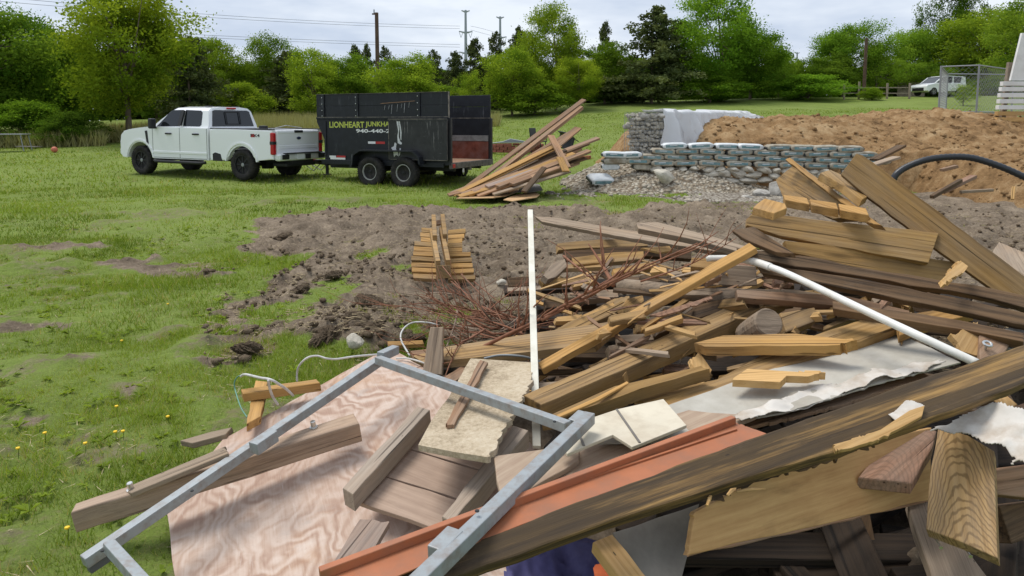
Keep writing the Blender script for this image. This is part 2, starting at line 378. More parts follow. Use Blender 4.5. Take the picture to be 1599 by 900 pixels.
def film():
    t = NT('clear_white_plastic_film'); v = t.coord((1, 1, 1), False)
    t.base((.82, .83, .84)); t.rough(.32, .5); t.p.inputs['Alpha'].default_value = .62
    t.p.inputs['Transmission Weight'].default_value = .0
    t.bump(t.noise(v, 6, 4), .3, .02); return t.m
M['film'] = film()
def leafmat(name, c1, c2, trans=.35, mids=()):
    t = NT(name); t.t.nodes.remove(t.p)
    at = t.n('Attribute', attribute_name='tone'); oi = t.n('ObjectInfo')
    c = t.ramp(at.outputs['Fac'], [(0.0, c1), *mids, (1.0, c2)]); c = t.mix(1.0, c, oi.outputs['Color'], 'MULTIPLY')
    d = t.n('BsdfDiffuse'); tr = t.n('BsdfTranslucent'); mx = t.n('MixShader'); mx.inputs[0].default_value = trans
    t.l(c, d.inputs[0]); t.l(t.mix(1.0, c, (1.15, 1.1, .55), 'MULTIPLY'), tr.inputs[0]); t.l(d.outputs[0], mx.inputs[1]); t.l(tr.outputs[0], mx.inputs[2]); t.l(mx.outputs[0], t.out.inputs[0])
    return t.m
M['leaf'] = leafmat('broad_leaves', (.075, .150, .016), (.270, .370, .045), .5)
M['cedar'] = leafmat('cedar_sprays', (.026, .042, .017), (.085, .105, .040), .25)
M['grass'] = leafmat('grass_blades', (.085, .145, .020), (.42, .36, .18), .40, ((.60, (.275, .365, .052)), (.78, (.34, .38, .085))))
M['drygrass'] = leafmat('tall_dry_grass', (.32, .27, .15), (.48, .42, .27), .35)
M['petal'] = plain('yellow_petal', (.85, .55, .02), .6)
def ground():
    t = NT('lawn_and_bare_earth'); v = t.coord((1, 1, 1), False)
    dirt = t.n('Attribute', attribute_name='dirt').outputs['Fac']; grav = t.n('Attribute', attribute_name='gravel').outputs['Fac']
    n1 = t.noise(v, 1.1, 6, .6); n2 = t.noise(v, 14, 6, .7); n3 = t.noise(v, .22, 4, .5)
    gl = t.ramp(t.math('ADD', t.math('MULTIPLY', n1, .5), t.math('MULTIPLY', n2, .5)), [(.34, (.095, .125, .028)), (.50, (.160, .225, .040)), (.66, (.225, .285, .062))])
    n5 = t.noise(v, 85, 4, .7); gl = t.mix(t.ramp(n5, [(.46, .0), (.66, .55)]), gl, (.055, .065, .022)); gl = t.mix(t.ramp(t.noise(v, 120, 3, .6), [(.58, .0), (.70, .7)]), gl, (.31, .29, .12))
    gl = t.mix(t.ramp(n3, [(.35, 0.0), (.65, 1.0)]), gl, t.mix(.5, gl, (.20, .25, .07)))
    thatch = t.ramp(t.noise(v, 5.5, 6, .72), [(.55, 0.0), (.68, 1.0)]); gl = t.mix(t.math('MULTIPLY', thatch, .45), gl, (.24, .185, .11))
    dc = t.ramp(t.math('ADD', t.math('MULTIPLY', t.noise(v, 2.3, 6, .65), .55), t.math('MULTIPLY', t.noise(v, 26, 6, .75), .45)), [(.36, (.092, .070, .049)), (.5, (.192, .150, .108)), (.64, (.315, .252, .182))])
    st = t.ramp(t.noise(t.coord((30, 8, 8), False), 1, 4, .7), [(.62, 0.0), (.68, 1.0)]); dc = t.mix(t.math('MULTIPLY', st, .55), dc, (.37, .295, .20))
    gv = t.voro(v, 16, 1, 'F1', 'Color'); gh = t.voro(v, 16)
    sx = t.n('SeparateColor'); t.l(gv, sx.inputs[0])
    gc = t.ramp(sx.outputs[0], [(0.0, (.17, .145, .11)), (.5, (.32, .285, .235)), (1.0, (.46, .43, .37))]); gc = t.mix(t.ramp(gh, [(.35, 0.0), (.75, 1.0)]), gc, (.13, .105, .08))
    edge = t.math('ADD', dirt, t.math('MULTIPLY', t.math('SUBTRACT', n2, .5), .9)); dm = t.ramp(edge, [(.38, 0.0), (.62, 1.0)])
    c = t.mix(dm, gl, dc); ge = t.math('ADD', grav, t.math('MULTIPLY', t.math('SUBTRACT', n2, .5), .9)); gm = t.ramp(ge, [(.4, 0.0), (.6, 1.0)]); c = t.mix(gm, c, gc)
    t.base(c); t.rough(.95, .1); t.bump(t.math('ADD', t.noise(v, 22, 7, .75), t.math('MULTIPLY', gh, .4)), .8, .03); return t.m
M['ground'] = ground()
def earth(name, a, b, c_, clod=3.0):
    t = NT(name); v = t.coord((1, 1, 1), False)
    f = t.math('ADD', t.math('MULTIPLY', t.noise(v, clod, 7, .68), .65), t.math('MULTIPLY', t.noise(v, .7, 4, .5), .4))
    c = t.ramp(f, [(.36, a), (.52, b), (.68, c_)]); t.base(c); t.rough(.95, .1); t.bump(t.noise(v, clod * 4, 8, .75), 1.0, .06); return t.m
M['clay'] = earth('orange_brown_clay', (.115, .066, .030), (.30, .182, .085), (.46, .32, .175), 3.2)
M['clod'] = earth('grey_brown_clod', (.13, .093, .06), (.225, .168, .112), (.32, .248, .175), 9)
def gravel():
    t = NT('crushed_gravel'); v = t.coord((1, 1, 1), False)
    sx = t.n('SeparateColor'); t.l(t.voro(v, 13, 1, 'F1', 'Color'), sx.inputs[0]); h = t.voro(v, 13)
    c = t.ramp(sx.outputs[0], [(0.0, (.19, .155, .11)), (.5, (.36, .31, .235)), (1.0, (.50, .46, .38))]); c = t.mix(t.ramp(h, [(.35, 0.0), (.8, 1.0)]), c, (.15, .115, .08))
    t.base(c); t.rough(.95, .1); t.bump(h, 1.0, .05); return t.m
M['gravel'] = gravel()
# vehicles
M['carwhite'] = plain('white_car_paint', (.82, .835, .85), .28, 0, .5, coat=.6)
M['glass'] = plain('dark_car_glass', (.012, .014, .016), .06, 0, .6)
M['tyre'] = plain('tyre_rubber', (.022, .021, .021), .85, 0, .2, .2, 10, (.075, .065, .055), .5, 8)
M['rimblack'] = plain('black_alloy', (.018, .018, .02), .4, .3)
M['rimsteel'] = plain('silver_steel_rim', (.42, .42, .41), .45, .5, .4, .1, 10, (.2, .18, .15), .4, 8)
M['black'] = plain('black_trim', (.016, .016, .018), .55)
M['chrome'] = plain('white_bumper_steel', (.70, .72, .73), .25, .2, .5)
M['redlight'] = plain('red_lens', (.42, .012, .015), .2, 0, .5)
M['whitelens'] = plain('white_lens', (.75, .75, .75), .25)
M['redpaint'] = plain('red_reflector', (.45, .03, .03), .4)
M['yellowbrass'] = plain('yellow_ball_mount', (.60, .36, .04), .4, .4)
M['plate'] = plain('number_plate', (.66, .68, .70), .5, 0, .4, .1, 40)
def trailer_mat(name, base, scratch, amt, seedscale=1.0):
    t = NT(name); v = t.coord((1, 1, 1), False)
    a = t.noise(t.coord((26 * seedscale, 26, 1.6), False), 1, 5, .65); b = t.noise(t.coord((1.2, 1, 14), False), 2, 5, .7); m = t.noise(v, 1.7, 4, .6)
    s_ = t.math('MULTIPLY', t.ramp(a, [(.60, 0.0), (.68, 1.0)]), t.ramp(m, [(.44, 0.0), (.58, 1.0)]))
    s2 = t.ramp(b, [(.66, 0.0), (.72, 1.0)])
    c = t.mix(t.ramp(t.noise(v, 5, 5, .6), [(.3, 0.0), (.7, 1.0)]), [x * .7 for x in base], [x * 1.5 for x in base])
    c = t.mix(t.math('MULTIPLY', t.math('MAXIMUM', s_, t.math('MULTIPLY', s2, .5)), amt), c, scratch)
    t.base(c); t.rough(.5, .4); return t.m
M['trailer'] = trailer_mat('black_trailer_paint', (.0085, .010, .014), (.20, .21, .23), .45)
M['trailer_scr'] = trailer_mat('scratched_black_panel', (.022, .022, .023), (.38, .37, .36), .8, 1.6)
M['scrape'] = plain('bare_metal_scrape', (.55, .56, .57), .5, .2, .4, .3, 20)
M['rustfloor'] = plain('rusty_trailer_floor', (.26, .155, .10), .85, 0, .2, .25, 6)
M['rustwall'] = plain('rust_red_steel', (.19, .055, .035), .7, 0, .3, .5, 4, (.10, .09, .085), .7, 2)
M['yellowtext'] = plain('yellow_green_lettering', (.50, .55, .10), .6)
M['whitetext'] = plain('white_lettering', (.72, .72, .72), .6)
M['edge'] = plain('rubbed_bare_edge', (.27, .24, .20), .6, .2, .3, .5, 9, (.03, .03, .03), .8, 5)
# ================================================================= TERRAIN
def gz(x, y):
    x = np.asarray(x, float); y = np.asarray(y, float)
    tn = x / np.maximum(y, 6)
    zf = np.interp(tn, [-.8, -.5, -.2, 0, .15, .4, .8], [1.4, 2.0, 2.5, 2.9, 3.5, 3.8, 4.0])
    t = np.clip((y - 17) / 43, 0, 1) ** 1.2
    return zf * t + .05 * fbm(x * .23, y * .23, 3) * sstep(2, 7, y)
def g1(x, y): return float(gz(x, y))
def PG(u, v):
    """pixel -> point on the lawn"""
    d = ray(u, v); s = 1.0
    for i in range(4000):
        p = CAM + d * s
        if p.z <= g1(p.x, p.y): break
        s *= 1.004
    return p
dirt_px = [(372, 352), (450, 338), (540, 326), (640, 322), (740, 326), (830, 322), (900, 322), (960, 327), (1060, 322), (1230, 322), (1420, 300), (1500, 300), (1640, 320), (1700, 620), (1200, 600), (760, 560),
           (650, 545), (560, 553), (440, 548), (335, 540), (330, 500), (350, 470), (440, 455), (480, 430), (500, 405), (440, 392), (370, 380)]
grav_px = [(842, 306), (900, 288), (960, 272), (1300, 276), (1310, 312), (1245, 322), (1100, 322), (1010, 309), (960, 306), (900, 312)]
dirt_w = [PZ(u, v, 0)[:2] for u, v in dirt_px]; grav_w = [PZ(u, v, 0)[:2] for u, v in grav_px]
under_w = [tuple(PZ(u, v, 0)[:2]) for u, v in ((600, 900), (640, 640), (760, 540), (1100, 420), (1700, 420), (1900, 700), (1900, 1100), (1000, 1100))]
green_px = [(430, 505, 60, 20), (470, 488, 30, 22), (560, 392, 35, 7), (480, 330, 50, 6), (660, 425, 20, 8), (740, 505, 26, 10), (690, 540, 20, 8), (930, 304, 60, 8), (1040, 304, 36, 6), (880, 298, 40, 14), (1593, 318, 12, 5), (520, 460, 40, 6)]
bare_px = [(225, 415, 95, 12), (90, 382, 60, 5), (190, 408, 60, 6), (60, 505, 60, 6), (160, 550, 50, 5), (230, 600, 60, 8), (60, 655, 60, 8), (130, 700, 50, 8), (500, 380, 40, 6), (300, 430, 60, 6), (20, 740, 40, 10), (420, 345, 60, 6), (220, 640, 40, 7), (330, 555, 50, 8), (100, 775, 50, 9)]
_PATCH = []
for _l, _v in ((bare_px, 1.0), (green_px, 0.0)):
    for (_u, _w, _ru, _rv) in _l:
        _c = PZ(_u, _w, 0); _PATCH.append((_c.x, _c.y, abs(PZ(_u + _ru, _w, 0).x - _c.x), abs(PZ(_u, _w - _rv, 0).y - PZ(_u, _w + _rv, 0).y) / 2, _v))
def masks(x, y):
    hf = fbm(x * 4.5, y * 4.5, 4, .65)
    wx = x + .55 * fbm(x * .9, y * .9, 4) + .22 * hf; wy = y + 1.0 * fbm(x * .7 + 40, y * .7 + 9, 4) + .3 * fbm(x * 5 + 9, y * 5, 3)
    d = inpoly(wx, wy, dirt_w).astype(float); g = inpoly(wx, wy, grav_w).astype(float)
    # pixel of each ground point, for the small patches that were read off the photograph as ground ellipses
    nn = .9 * fbm(x * 2.3, y * 2.3, 3) + 1.6 * hf
    for cx, cy, rx, ry, val in _PATCH:
        f = 1 - sstep(.5, 1.25, ((wx - cx) / rx) ** 2 + ((wy - cy) / ry) ** 2 + nn)
        d = d * (1 - f) + val * f * .85
        if val == 0: g = g * (1 - f)
    spots = sstep(.16, .42, fbm(x * .8 + 3, y * .8 - 7, 6, .7) + .25 * hf) * .46 * (y < 16)
    d = np.maximum(d, spots * (d < .5))
    d = np.maximum(d, sstep(.10, .6, fbm(x * 2.6 + 13, y * 2.6, 6, .7) + .3 * hf) * .52 * (y < 9) * (d < .6))
    d = np.maximum(d, inpoly(wx, wy, under_w) * .9)  # bare ground added under the pile, standing in for shaded grass
    return np.clip(d, 0, 1), np.clip(g, 0, 1)
def build_ground():
    xs = np.concatenate([-np.geomspace(300, 9, 46)[:-1], np.linspace(-9, 9, 330), np.geomspace(9, 300, 46)[1:]])
    ys = np.concatenate([np.linspace(-12, 1.2, 14)[:-1], np.linspace(1.2, 10, 210), np.linspace(10, 20, 110)[1:], np.geomspace(20, 600, 90)[1:]])
    X, Y = np.meshgrid(xs, ys); Z = gz(X, Y); d, g = masks(X, Y)
    near = sstep(26, 16, Y)
    rough = fbm(X * 2.1, Y * 2.1, 5, .58); ridge = np.abs(fbm(X * 3.3 + 5, Y * 2.6, 4, .6))
    dd = d.copy()
    for _ in range(2): dd[1:-1, 1:-1] = (dd[1:-1, 1:-1] * 2 + dd[2:, 1:-1] + dd[:-2, 1:-1] + dd[1:-1, 2:] + dd[1:-1, :-2]) / 6
    Z = Z + near * (dd * (.16 * rough - .02 + .12 * ridge + .07 * np.abs(fbm(X * 7.5, Y * 6.5 + 4, 3, .6))) + (1 - dd) * .03 * rough) + near * g * .10 * (fbm(X * 1.1, Y * 1.1, 3) + .5)
    n, m = X.shape; idx = np.arange(n * m).reshape(n, m)
    f = np.stack([idx[:-1, :-1], idx[:-1, 1:], idx[1:, 1:], idx[1:, :-1]], -1).reshape(-1, 4)
    me = fast_mesh('ground', np.stack([X, Y, Z], -1).reshape(-1, 3), f, 4)
    fattr(me, 'dirt', dd.ravel()); fattr(me, 'gravel', g.ravel())
    o = link('ground', me, M['ground'], smooth=True); tag(o, kind='structure')
build_ground()

# heaped earth: a retained terrace of clay on the right, and a bank of crushed gravel on its left
def heap(name, mat, x0, x1, y0, y1, fn, nx, ny):
    X, Y = np.meshgrid(np.linspace(x0, x1, nx), np.linspace(y0, y1, ny)); Z = fn(X, Y)
    idx = np.arange(nx * ny).reshape(ny, nx)
    f = np.stack([idx[:-1, :-1], idx[:-1, 1:], idx[1:, 1:], idx[1:, :-1]], -1).reshape(-1, 4)
    keep = (Z > gz(X, Y) - .25); kf = keep.ravel()[f].any(1)
    o = link(name, fast_mesh(name, np.stack([X, Y, Z], -1).reshape(-1, 3), f[kf], 4), mat, smooth=True); return tag(o, kind='structure')
WALL_Y = 17.0
def mound_z(x, y):
    lump = .16 * fbm(x * 1.3, y * 1.3, 5, .6) + .13 * np.abs(fbm(x * 3.6, y * 3.6, 5, .68))
    k = sstep(8.6, 10.6, x)                                   # right of the bag wall the clay runs out on the lawn
    ya = WALL_Y + .25
    za = np.where(y < ya, -1.5, .82 + .95 * sstep(ya - .1, ya + 3.0, y - .30 * fbm(x * .5, y * .1, 3)))
    za = za - 2.2 * sstep(23.0, 27, y)
    za = za - 1.6 * (1 - sstep(3.6, 5.9, x + .25 * (y - 18)))
    zb = -.25 + 1.25 * sstep(9.0, 17.0, y) + .72 * sstep(17, 21.5, y) + .26 * np.exp(-((x - 12.6) / 1.7) ** 2) * sstep(17, 20.5, y) - 2.6 * sstep(23, 27, y)
    return za * (1 - k) + zb * k + lump * np.where(y < ya, k, 1)
heap('clay_mound', M['clay'], 2.6, 22, 8.6, 28, mound_z, 260, 250)
def bank_z(x, y):
    d = np.sqrt(((x - 4.0) / 1.0) ** 2 + ((y - 18.9) / 1.15) ** 2)
    z = .86 - .46 * np.maximum(d - .9, 0) ** .9
    z = np.minimum(z, .80)
    z = np.where(y < WALL_Y + .1, np.minimum(z, .62 - .55 * (WALL_Y + .1 - y)), z)
    return z + .10 * fbm(x * 2, y * 2, 5, .6) - .02
heap('gravel_bank', M['gravel'], .3, 7.0, 15.0, 22, bank_z, 170, 170)
GR_BANK = True

# ---- grass: blades nobody could count, one object
def grass(name, bands, mat, seed=3, label=None):
    r = np.random.default_rng(seed); V = []; T = []
    for (ya, yb, n, wd, h) in bands:
        y = np.sqrt(r.random(n) * (yb ** 2 - ya ** 2) + ya ** 2); u = r.uniform(-260, 1860, n); x = (u - CU) / FPX * (y + .3)
        d, g = masks(x, y)
        dens = .55 + .9 * fbm(x * 1.4, y * 1.4, 4) - 1.6 * np.maximum(d, g)
        mz = np.where((x > 2.6) & (x < 22) & (y > 8.6) & (y < 28), mound_z(np.clip(x, 2.6, 22), np.clip(y, 8.6, 28)), -9)
        mz = np.maximum(mz, np.where((x > .3) & (x < 7) & (y > 15) & (y < 22), bank_z(x, y), -9))
        tuft = (g < .3) & (y < 15) & (fbm(x * 1.7 + 80, y * 1.7, 4) > .24) & (r.random(n) < .8)
        k = (((r.random(n) < dens + .22) & (np.maximum(d, g) < .62)) | tuft) & (mz < gz(x, y) + .02)
        x, y, d = x[k], y[k], d[k]; n = len(x); z = gz(x, y) + .03 * sstep(26, 16, y) * fbm(x * 2.1, y * 2.1, 5, .58) - .01
        hh = h * (.45 + .9 * r.random(n)) * (1 + 1.1 * np.clip(fbm(x * .9 + 5, y * .9, 3), -.5, .6)) * (1 - .5 * d)
        a = r.random(n) * 6.283; ca, sa = np.cos(a), np.sin(a); b = r.random(n) * 6.283; ln = hh * (.15 + .85 * r.random(n))
        w_ = wd * (.6 + .8 * r.random(n))
        p0 = np.stack([x - ca * w_ / 2, y - sa * w_ / 2, z], -1); p1 = np.stack([x + ca * w_ / 2, y + sa * w_ / 2, z], -1)
        p2 = np.stack([x + np.cos(b) * ln, y + np.sin(b) * ln, z + hh], -1)
        V.append(np.stack([p0, p1, p2], 1).reshape(-1, 3))
        tn = .36 + .42 * fbm(x * .7, y * .7, 4) + .34 * (r.random(n) - .5); dead = r.random(n) < (.09 + .55 * sstep(.02, .5, d[:n] if len(d) == n else d) + .25 * np.clip(fbm(x * 1.1 + 60, y * 1.1, 4), 0, .6)); tn = np.clip(np.where(dead, r.uniform(.8, 1.0, n), np.minimum(tn, .74)), 0, 1); T.append(np.repeat(tn, 3))
    V = np.concatenate(V); T = np.concatenate(T); me = fast_mesh(name, V, np.arange(len(V)).reshape(-1, 3), 3); fattr(me, 'tone', T)
    o = link(name, me, mat); tag(o, label or 'short green lawn grass growing round the bare earth patches', 'grass', kind='stuff'); return o
grass('grass', [(1.6, 5.5, 200000, .0048, .050), (5.5, 10, 180000, .008, .056), (10, 18, 120000, .016, .06), (18, 48, 130000, .035, .075)], M['grass'])

def weeds():
    r = np.random.default_rng(21); n = 2600; y = np.sqrt(r.random(n) * (11 ** 2 - 1.8 ** 2) + 1.8 ** 2); x = (r.uniform(-250, 760, n) - CU) / FPX * (y + .3); d, g = masks(x, y)
    k = (np.maximum(d, g) < .6) & (fbm(x * 1.2 + 30, y * 1.2, 4) > -.08); x, y = x[k], y[k]; V = []; T = []
    for i in range(len(x)):
        z = float(gz(x[i], y[i])); m = int(r.integers(5, 10)); s = r.uniform(.02, .055); tn = r.uniform(.15, .6)
        for q in range(m):
            a = r.random() * 6.283; c, s_ = math.cos(a), math.sin(a); L = s * r.uniform(.6, 1.3); up = r.uniform(.2, 1.0) * L; w_ = L * .22
            V += [(x[i], y[i], z + .004), (x[i] + c * L * .5 - s_ * w_, y[i] + s_ * L * .5 + c * w_, z + up * .7), (x[i] + c * L, y[i] + s_ * L, z + up * .75), (x[i] + c * L * .5 + s_ * w_, y[i] + s_ * L * .5 - c * w_, z + up * .7)]; T += [tn] * 4
    me = fast_mesh('lawn_weeds', np.array(V), np.arange(len(V)).reshape(-1, 4), 4); fattr(me, 'tone', np.array(T)); o = link('lawn_weeds', me, M['grass']); tag(o, 'low broad leaved weeds growing through the lawn', 'weeds', kind='stuff')
weeds()
def thatch():
    r = np.random.default_rng(22); n = 9000; y = np.sqrt(r.random(n) * (12 ** 2 - 1.7 ** 2) + 1.7 ** 2); x = (r.uniform(-250, 900, n) - CU) / FPX * (y + .3); d, g = masks(x, y); k = r.random(n) < .25 + 1.2 * d + .7 * fbm(x * 1.1 + 60, y * 1.1, 4); x, y = x[k], y[k]; n = len(x)
    z = gz(x, y) + .018 * r.random(n) + .006; a = r.random(n) * 6.283; L = r.uniform(.02, .09, n); w_ = .0022; tl = r.uniform(-.3, .4, n)
    P = np.stack([x, y, z], -1); D = np.stack([np.cos(a) * L / 2, np.sin(a) * L / 2, tl * L / 2], -1); N = np.stack([-np.sin(a) * w_, np.cos(a) * w_, 0 * a], -1)
    V = np.stack([P - D - N, P + D, P - D + N], 1).reshape(-1, 3); me = fast_mesh('dead_thatch', V, np.arange(len(V)).reshape(-1, 3), 3); o = link('dead_thatch', me, plain('dead_grass_stem', (.42, .35, .22), .9, 0, .1, .3, 60)); tag(o, 'dry dead grass stems lying in the lawn', 'thatch', kind='stuff')
thatch()
# ================================================================= TREES
def leaf_quads(c, size, r, up=.35):
    """c (n,3) centres -> quads"""
    n = len(c); d = r.normal(size=(n, 3)); d[:, 2] = d[:, 2] * .6; d /= np.linalg.norm(d, axis=1)[:, None]
    e = r.normal(size=(n, 3)); e -= d * (d * e).sum(1)[:, None]; e /= np.linalg.norm(e, axis=1)[:, None]
    s = size * (.6 + .8 * r.random(n))[:, None]
    return np.stack([c - d * s, c + e * s * .55, c + d * s, c - e * s * .55], 1).reshape(-1, 3)
def crown_mesh(seed, shape, n_cl, per, leaf, hollow=.45, low=.12):
    """unit crown: height 1 (z 0..1), radius about .5"""
    r = np.random.default_rng(seed); C = []; T = []; k = 0; lobes = r.normal(size=(7, 3)); lobes /= np.linalg.norm(lobes, axis=1)[:, None]; amp = r.uniform(.0, .52, 7)
    cl = []
    while len(cl) < n_cl:
        p = r.uniform(-1, 1, 3); q = np.linalg.norm(p)
        if q > 1 or q < hollow * r.random(): continue
        dr = p / max(q, 1e-6); g = .74 + (amp * np.clip(lobes @ dr, 0, 1) ** 3).sum()
        z = .5 + .5 * p[2] * (1 if p[2] > 0 else .95)
        wd = shape(z); cl.append((p[0] * .5 * g * wd, p[1] * .5 * g * wd, low + (1 - low) * np.clip(.5 + .5 * p[2] * min(g, 1.05), 0, 1.05)))
    for c in cl:
        rad = r.uniform(.045, .105); m = int(per * (rad / .075) ** 2); q = r.normal(size=(m, 3)) * np.array([rad, rad, rad * .62]) * .75
        C.append(np.array(c) + q); base = r.uniform(.1, .85); T.append(np.clip(base + .28 * (r.random(m) - .5) + q[:, 2] / rad * .12, 0, 1))
    C = np.concatenate(C); T = np.concatenate(T); V = leaf_quads(C, leaf, r)
    me = fast_mesh('crown', V, np.arange(len(V)).reshape(-1, 4), 4); fattr(me, 'tone', np.repeat(T, 4)); me.materials.append(M['leaf']); return me, cl
def trunk_mesh(seed, cl, low, th, fork=.35):
    """trunk from z=-th (ground) into the unit crown, with limbs to some clumps"""
    r = random.Random(seed); m = MB(); b = [Vector((0, 0, -th - .04)), Vector((.006, 0, -th * .4)), Vector((r.uniform(-.02, .02), r.uniform(-.02, .02), fork)), Vector((r.uniform(-.05, .05), r.uniform(-.05, .05), .82))]
    m.tube(b, [.034, .026, .018, .004], 8)
    for c in r.sample(cl, min(22, len(cl))):
        t = r.uniform(.05, fork + .15); p = Vector((0, 0, t)); e = Vector(c); mid = p.lerp(e, .5) + Vector((0, 0, -.02 + .05 * r.random()))
        m.tube([p, mid, e], [.0095, .006, .0015], 5)
    bmesh.ops.recalc_face_normals(m.b, faces=m.b.faces[:]); me = bpy.data.meshes.new('trunk'); m.b.to_mesh(me); m.b.free(); me.materials.append(M['bark']); me.polygons.foreach_set('use_smooth', [True] * len(me.polygons)); return me
SH = {'round': lambda z: (1 - abs(2 * z - 1) ** 2.6 * .25), 'tall': lambda z: .78 + .3 * math.sin(z * 3.1), 'vase': lambda z: .62 + .55 * z, 'bush': lambda z: 1.15 - .45 * z}
BROAD = {}
for nm, sh, sd_, n, per, lf, low in (('a', 'round', 1, 200, 175, .0125, .0), ('b', 'tall', 2, 185, 175, .012, .0), ('c', 'vase', 3, 190, 210, .0108, .0), ('d', 'round', 4, 150, 150, .0135, .0), ('e', 'bush', 5, 170, 150, .014, .0), ('f', 'tall', 9, 110, 140, .0135, .0)):
    me, cl = crown_mesh(sd_, SH[sh], n, per, lf, .5, low); BROAD[nm] = (me, trunk_mesh(sd_, cl, low, .28 if nm not in 'e' else .05))
def cedar_mesh(seed, spread, n=150, drop=.2):
    r = np.random.default_rng(seed); C = []; T = []
    for i in range(n):
        h = (i + r.random()) / n; h = h ** 1.05; L = (1 - h) ** .60 * .5 * r.uniform(.5, 1.15) * (1.0 if r.random() > .15 else 1.4) + .02; a = r.random() * 6.283
        m = int(14 + 110 * L * 2); s = r.random(m) ** .6; rise = r.uniform(-.05, .30)
        x = s * L; z = h + x * rise * (1 - s * .35) - drop * x * x; sp = (.022 + .05 * (1 - s)) * r.normal(size=m) * (1 - h * .5); zz = .016 * r.normal(size=m)
        C.append(np.stack([np.cos(a) * x - np.sin(a) * sp, np.sin(a) * x + np.cos(a) * sp, z + zz], -1)); T.append(np.clip(r.uniform(.1, .7) + .25 * (s - .5) + .25 * (r.random(m) - .5), 0, 1))
    C = np.concatenate(C); C[:, :2] *= spread; T = np.concatenate(T); V = leaf_quads(C, .0165, r)
    me = fast_mesh('crown', V, np.arange(len(V)).reshape(-1, 4), 4); fattr(me, 'tone', np.repeat(T, 4)); me.materials.append(M['cedar'])
    m = MB(); m.tube([(0, 0, -.08), (0, 0, .3), (.004, 0, .97)], [.022, .016, .003], 7); me2 = bpy.data.meshes.new('trunk'); m.b.to_mesh(me2); m.b.free(); me2.materials.append(M['bark']); return me, me2
CEDAR = {'p': cedar_mesh(21, 1.0, 210), 'q': cedar_mesh(22, .9, 150, .1), 's': cedar_mesh(23, 1.1, 120, .25)}
TR = random.Random(5)
def tree(kind, u, vtop, y, wpx, label, group, tint=(1, 1, 1), vbase=None, rot=None, name=None, skirt=0):
    """tree whose axis is seen at pixel column u, at distance y; its top reaches pixel row vtop and it is wpx pixels wide"""
    top = PY(u, vtop, y); x = top.x; zb = g1(x, y) - .1; ht = top.z - zb; wd = wpx / FPX * y
    if kind in 'qs': wd *= 1.45
    root = empty(name or ('cedar_tree' if kind in CEDAR else ('bush' if kind == 'e' else 'broadleaf_tree')), (x, y, zb), TR.uniform(0, 6.28) if rot is None else rot, label, 'bush' if kind == 'e' else 'tree', group)
    if kind in CEDAR: cm, tm = CEDAR[kind]; ch = ht / 1.0 * .97; lift = .05 * ht; k = ch
    else:
        cm, tm = BROAD[kind]; tf = .05 if kind == 'e' else .28; k = ht / (1.0 + tf - skirt); lift = (tf - skirt) * k
    for nm, me in (('crown', cm), ('trunk', tm)):
        o = bpy.data.objects.new(nm, me); col.objects.link(o); o.parent = root; o.location = (0, 0, lift); o.scale = (wd, wd, k) if nm == 'crown' else (k * .9, k * .9, k)
        if kind not in CEDAR and nm == 'trunk': o.scale = (wd * .9, wd * .9, k)
        if kind in CEDAR: tint = (1.75, 1.65, 1.6)
        if nm == 'crown': t_ = 1 + TR.uniform(-.1, .1); o.color = (tint[0] * t_, tint[1] * t_, tint[2] * t_, 1)
    return root
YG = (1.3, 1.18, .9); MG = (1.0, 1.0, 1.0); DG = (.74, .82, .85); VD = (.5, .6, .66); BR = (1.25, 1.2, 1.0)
GL = 'trees along the left edge of the field'; GM = 'trees behind the pickup and trailer'; GRR = 'trees at the right end of the field'
# left edge
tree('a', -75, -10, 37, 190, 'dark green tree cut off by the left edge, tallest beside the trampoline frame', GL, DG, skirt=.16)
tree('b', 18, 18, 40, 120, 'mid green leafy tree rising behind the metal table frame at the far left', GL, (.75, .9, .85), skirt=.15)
tree('a', 92, 42, 43, 110, 'darker green tree left of the big bright tree', GL, DG, skirt=.15)
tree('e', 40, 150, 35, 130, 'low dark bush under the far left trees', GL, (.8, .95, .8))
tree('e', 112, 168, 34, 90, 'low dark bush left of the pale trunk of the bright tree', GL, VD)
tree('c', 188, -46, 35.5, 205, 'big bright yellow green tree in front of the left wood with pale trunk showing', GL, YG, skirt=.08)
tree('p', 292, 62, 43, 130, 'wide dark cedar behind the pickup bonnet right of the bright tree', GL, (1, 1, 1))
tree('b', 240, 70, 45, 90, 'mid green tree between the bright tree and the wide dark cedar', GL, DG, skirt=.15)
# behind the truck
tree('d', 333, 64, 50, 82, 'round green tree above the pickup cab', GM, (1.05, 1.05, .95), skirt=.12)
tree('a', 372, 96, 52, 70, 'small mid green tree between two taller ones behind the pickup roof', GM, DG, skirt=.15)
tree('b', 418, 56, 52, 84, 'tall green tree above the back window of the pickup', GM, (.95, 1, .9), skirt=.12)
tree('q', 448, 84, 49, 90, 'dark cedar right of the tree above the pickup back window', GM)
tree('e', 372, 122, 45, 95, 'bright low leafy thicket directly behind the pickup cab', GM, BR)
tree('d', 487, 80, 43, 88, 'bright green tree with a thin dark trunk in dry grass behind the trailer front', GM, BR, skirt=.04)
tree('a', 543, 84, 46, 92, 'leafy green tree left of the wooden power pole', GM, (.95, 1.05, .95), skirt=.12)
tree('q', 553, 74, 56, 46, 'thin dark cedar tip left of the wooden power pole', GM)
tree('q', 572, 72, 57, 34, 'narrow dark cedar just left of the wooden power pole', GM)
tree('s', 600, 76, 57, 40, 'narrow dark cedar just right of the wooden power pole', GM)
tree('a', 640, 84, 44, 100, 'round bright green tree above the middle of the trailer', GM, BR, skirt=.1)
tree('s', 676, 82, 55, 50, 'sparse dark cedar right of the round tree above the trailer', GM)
tree('p', 712, 84, 54, 62, 'dark cedar left of the near transmission pylon', GM)
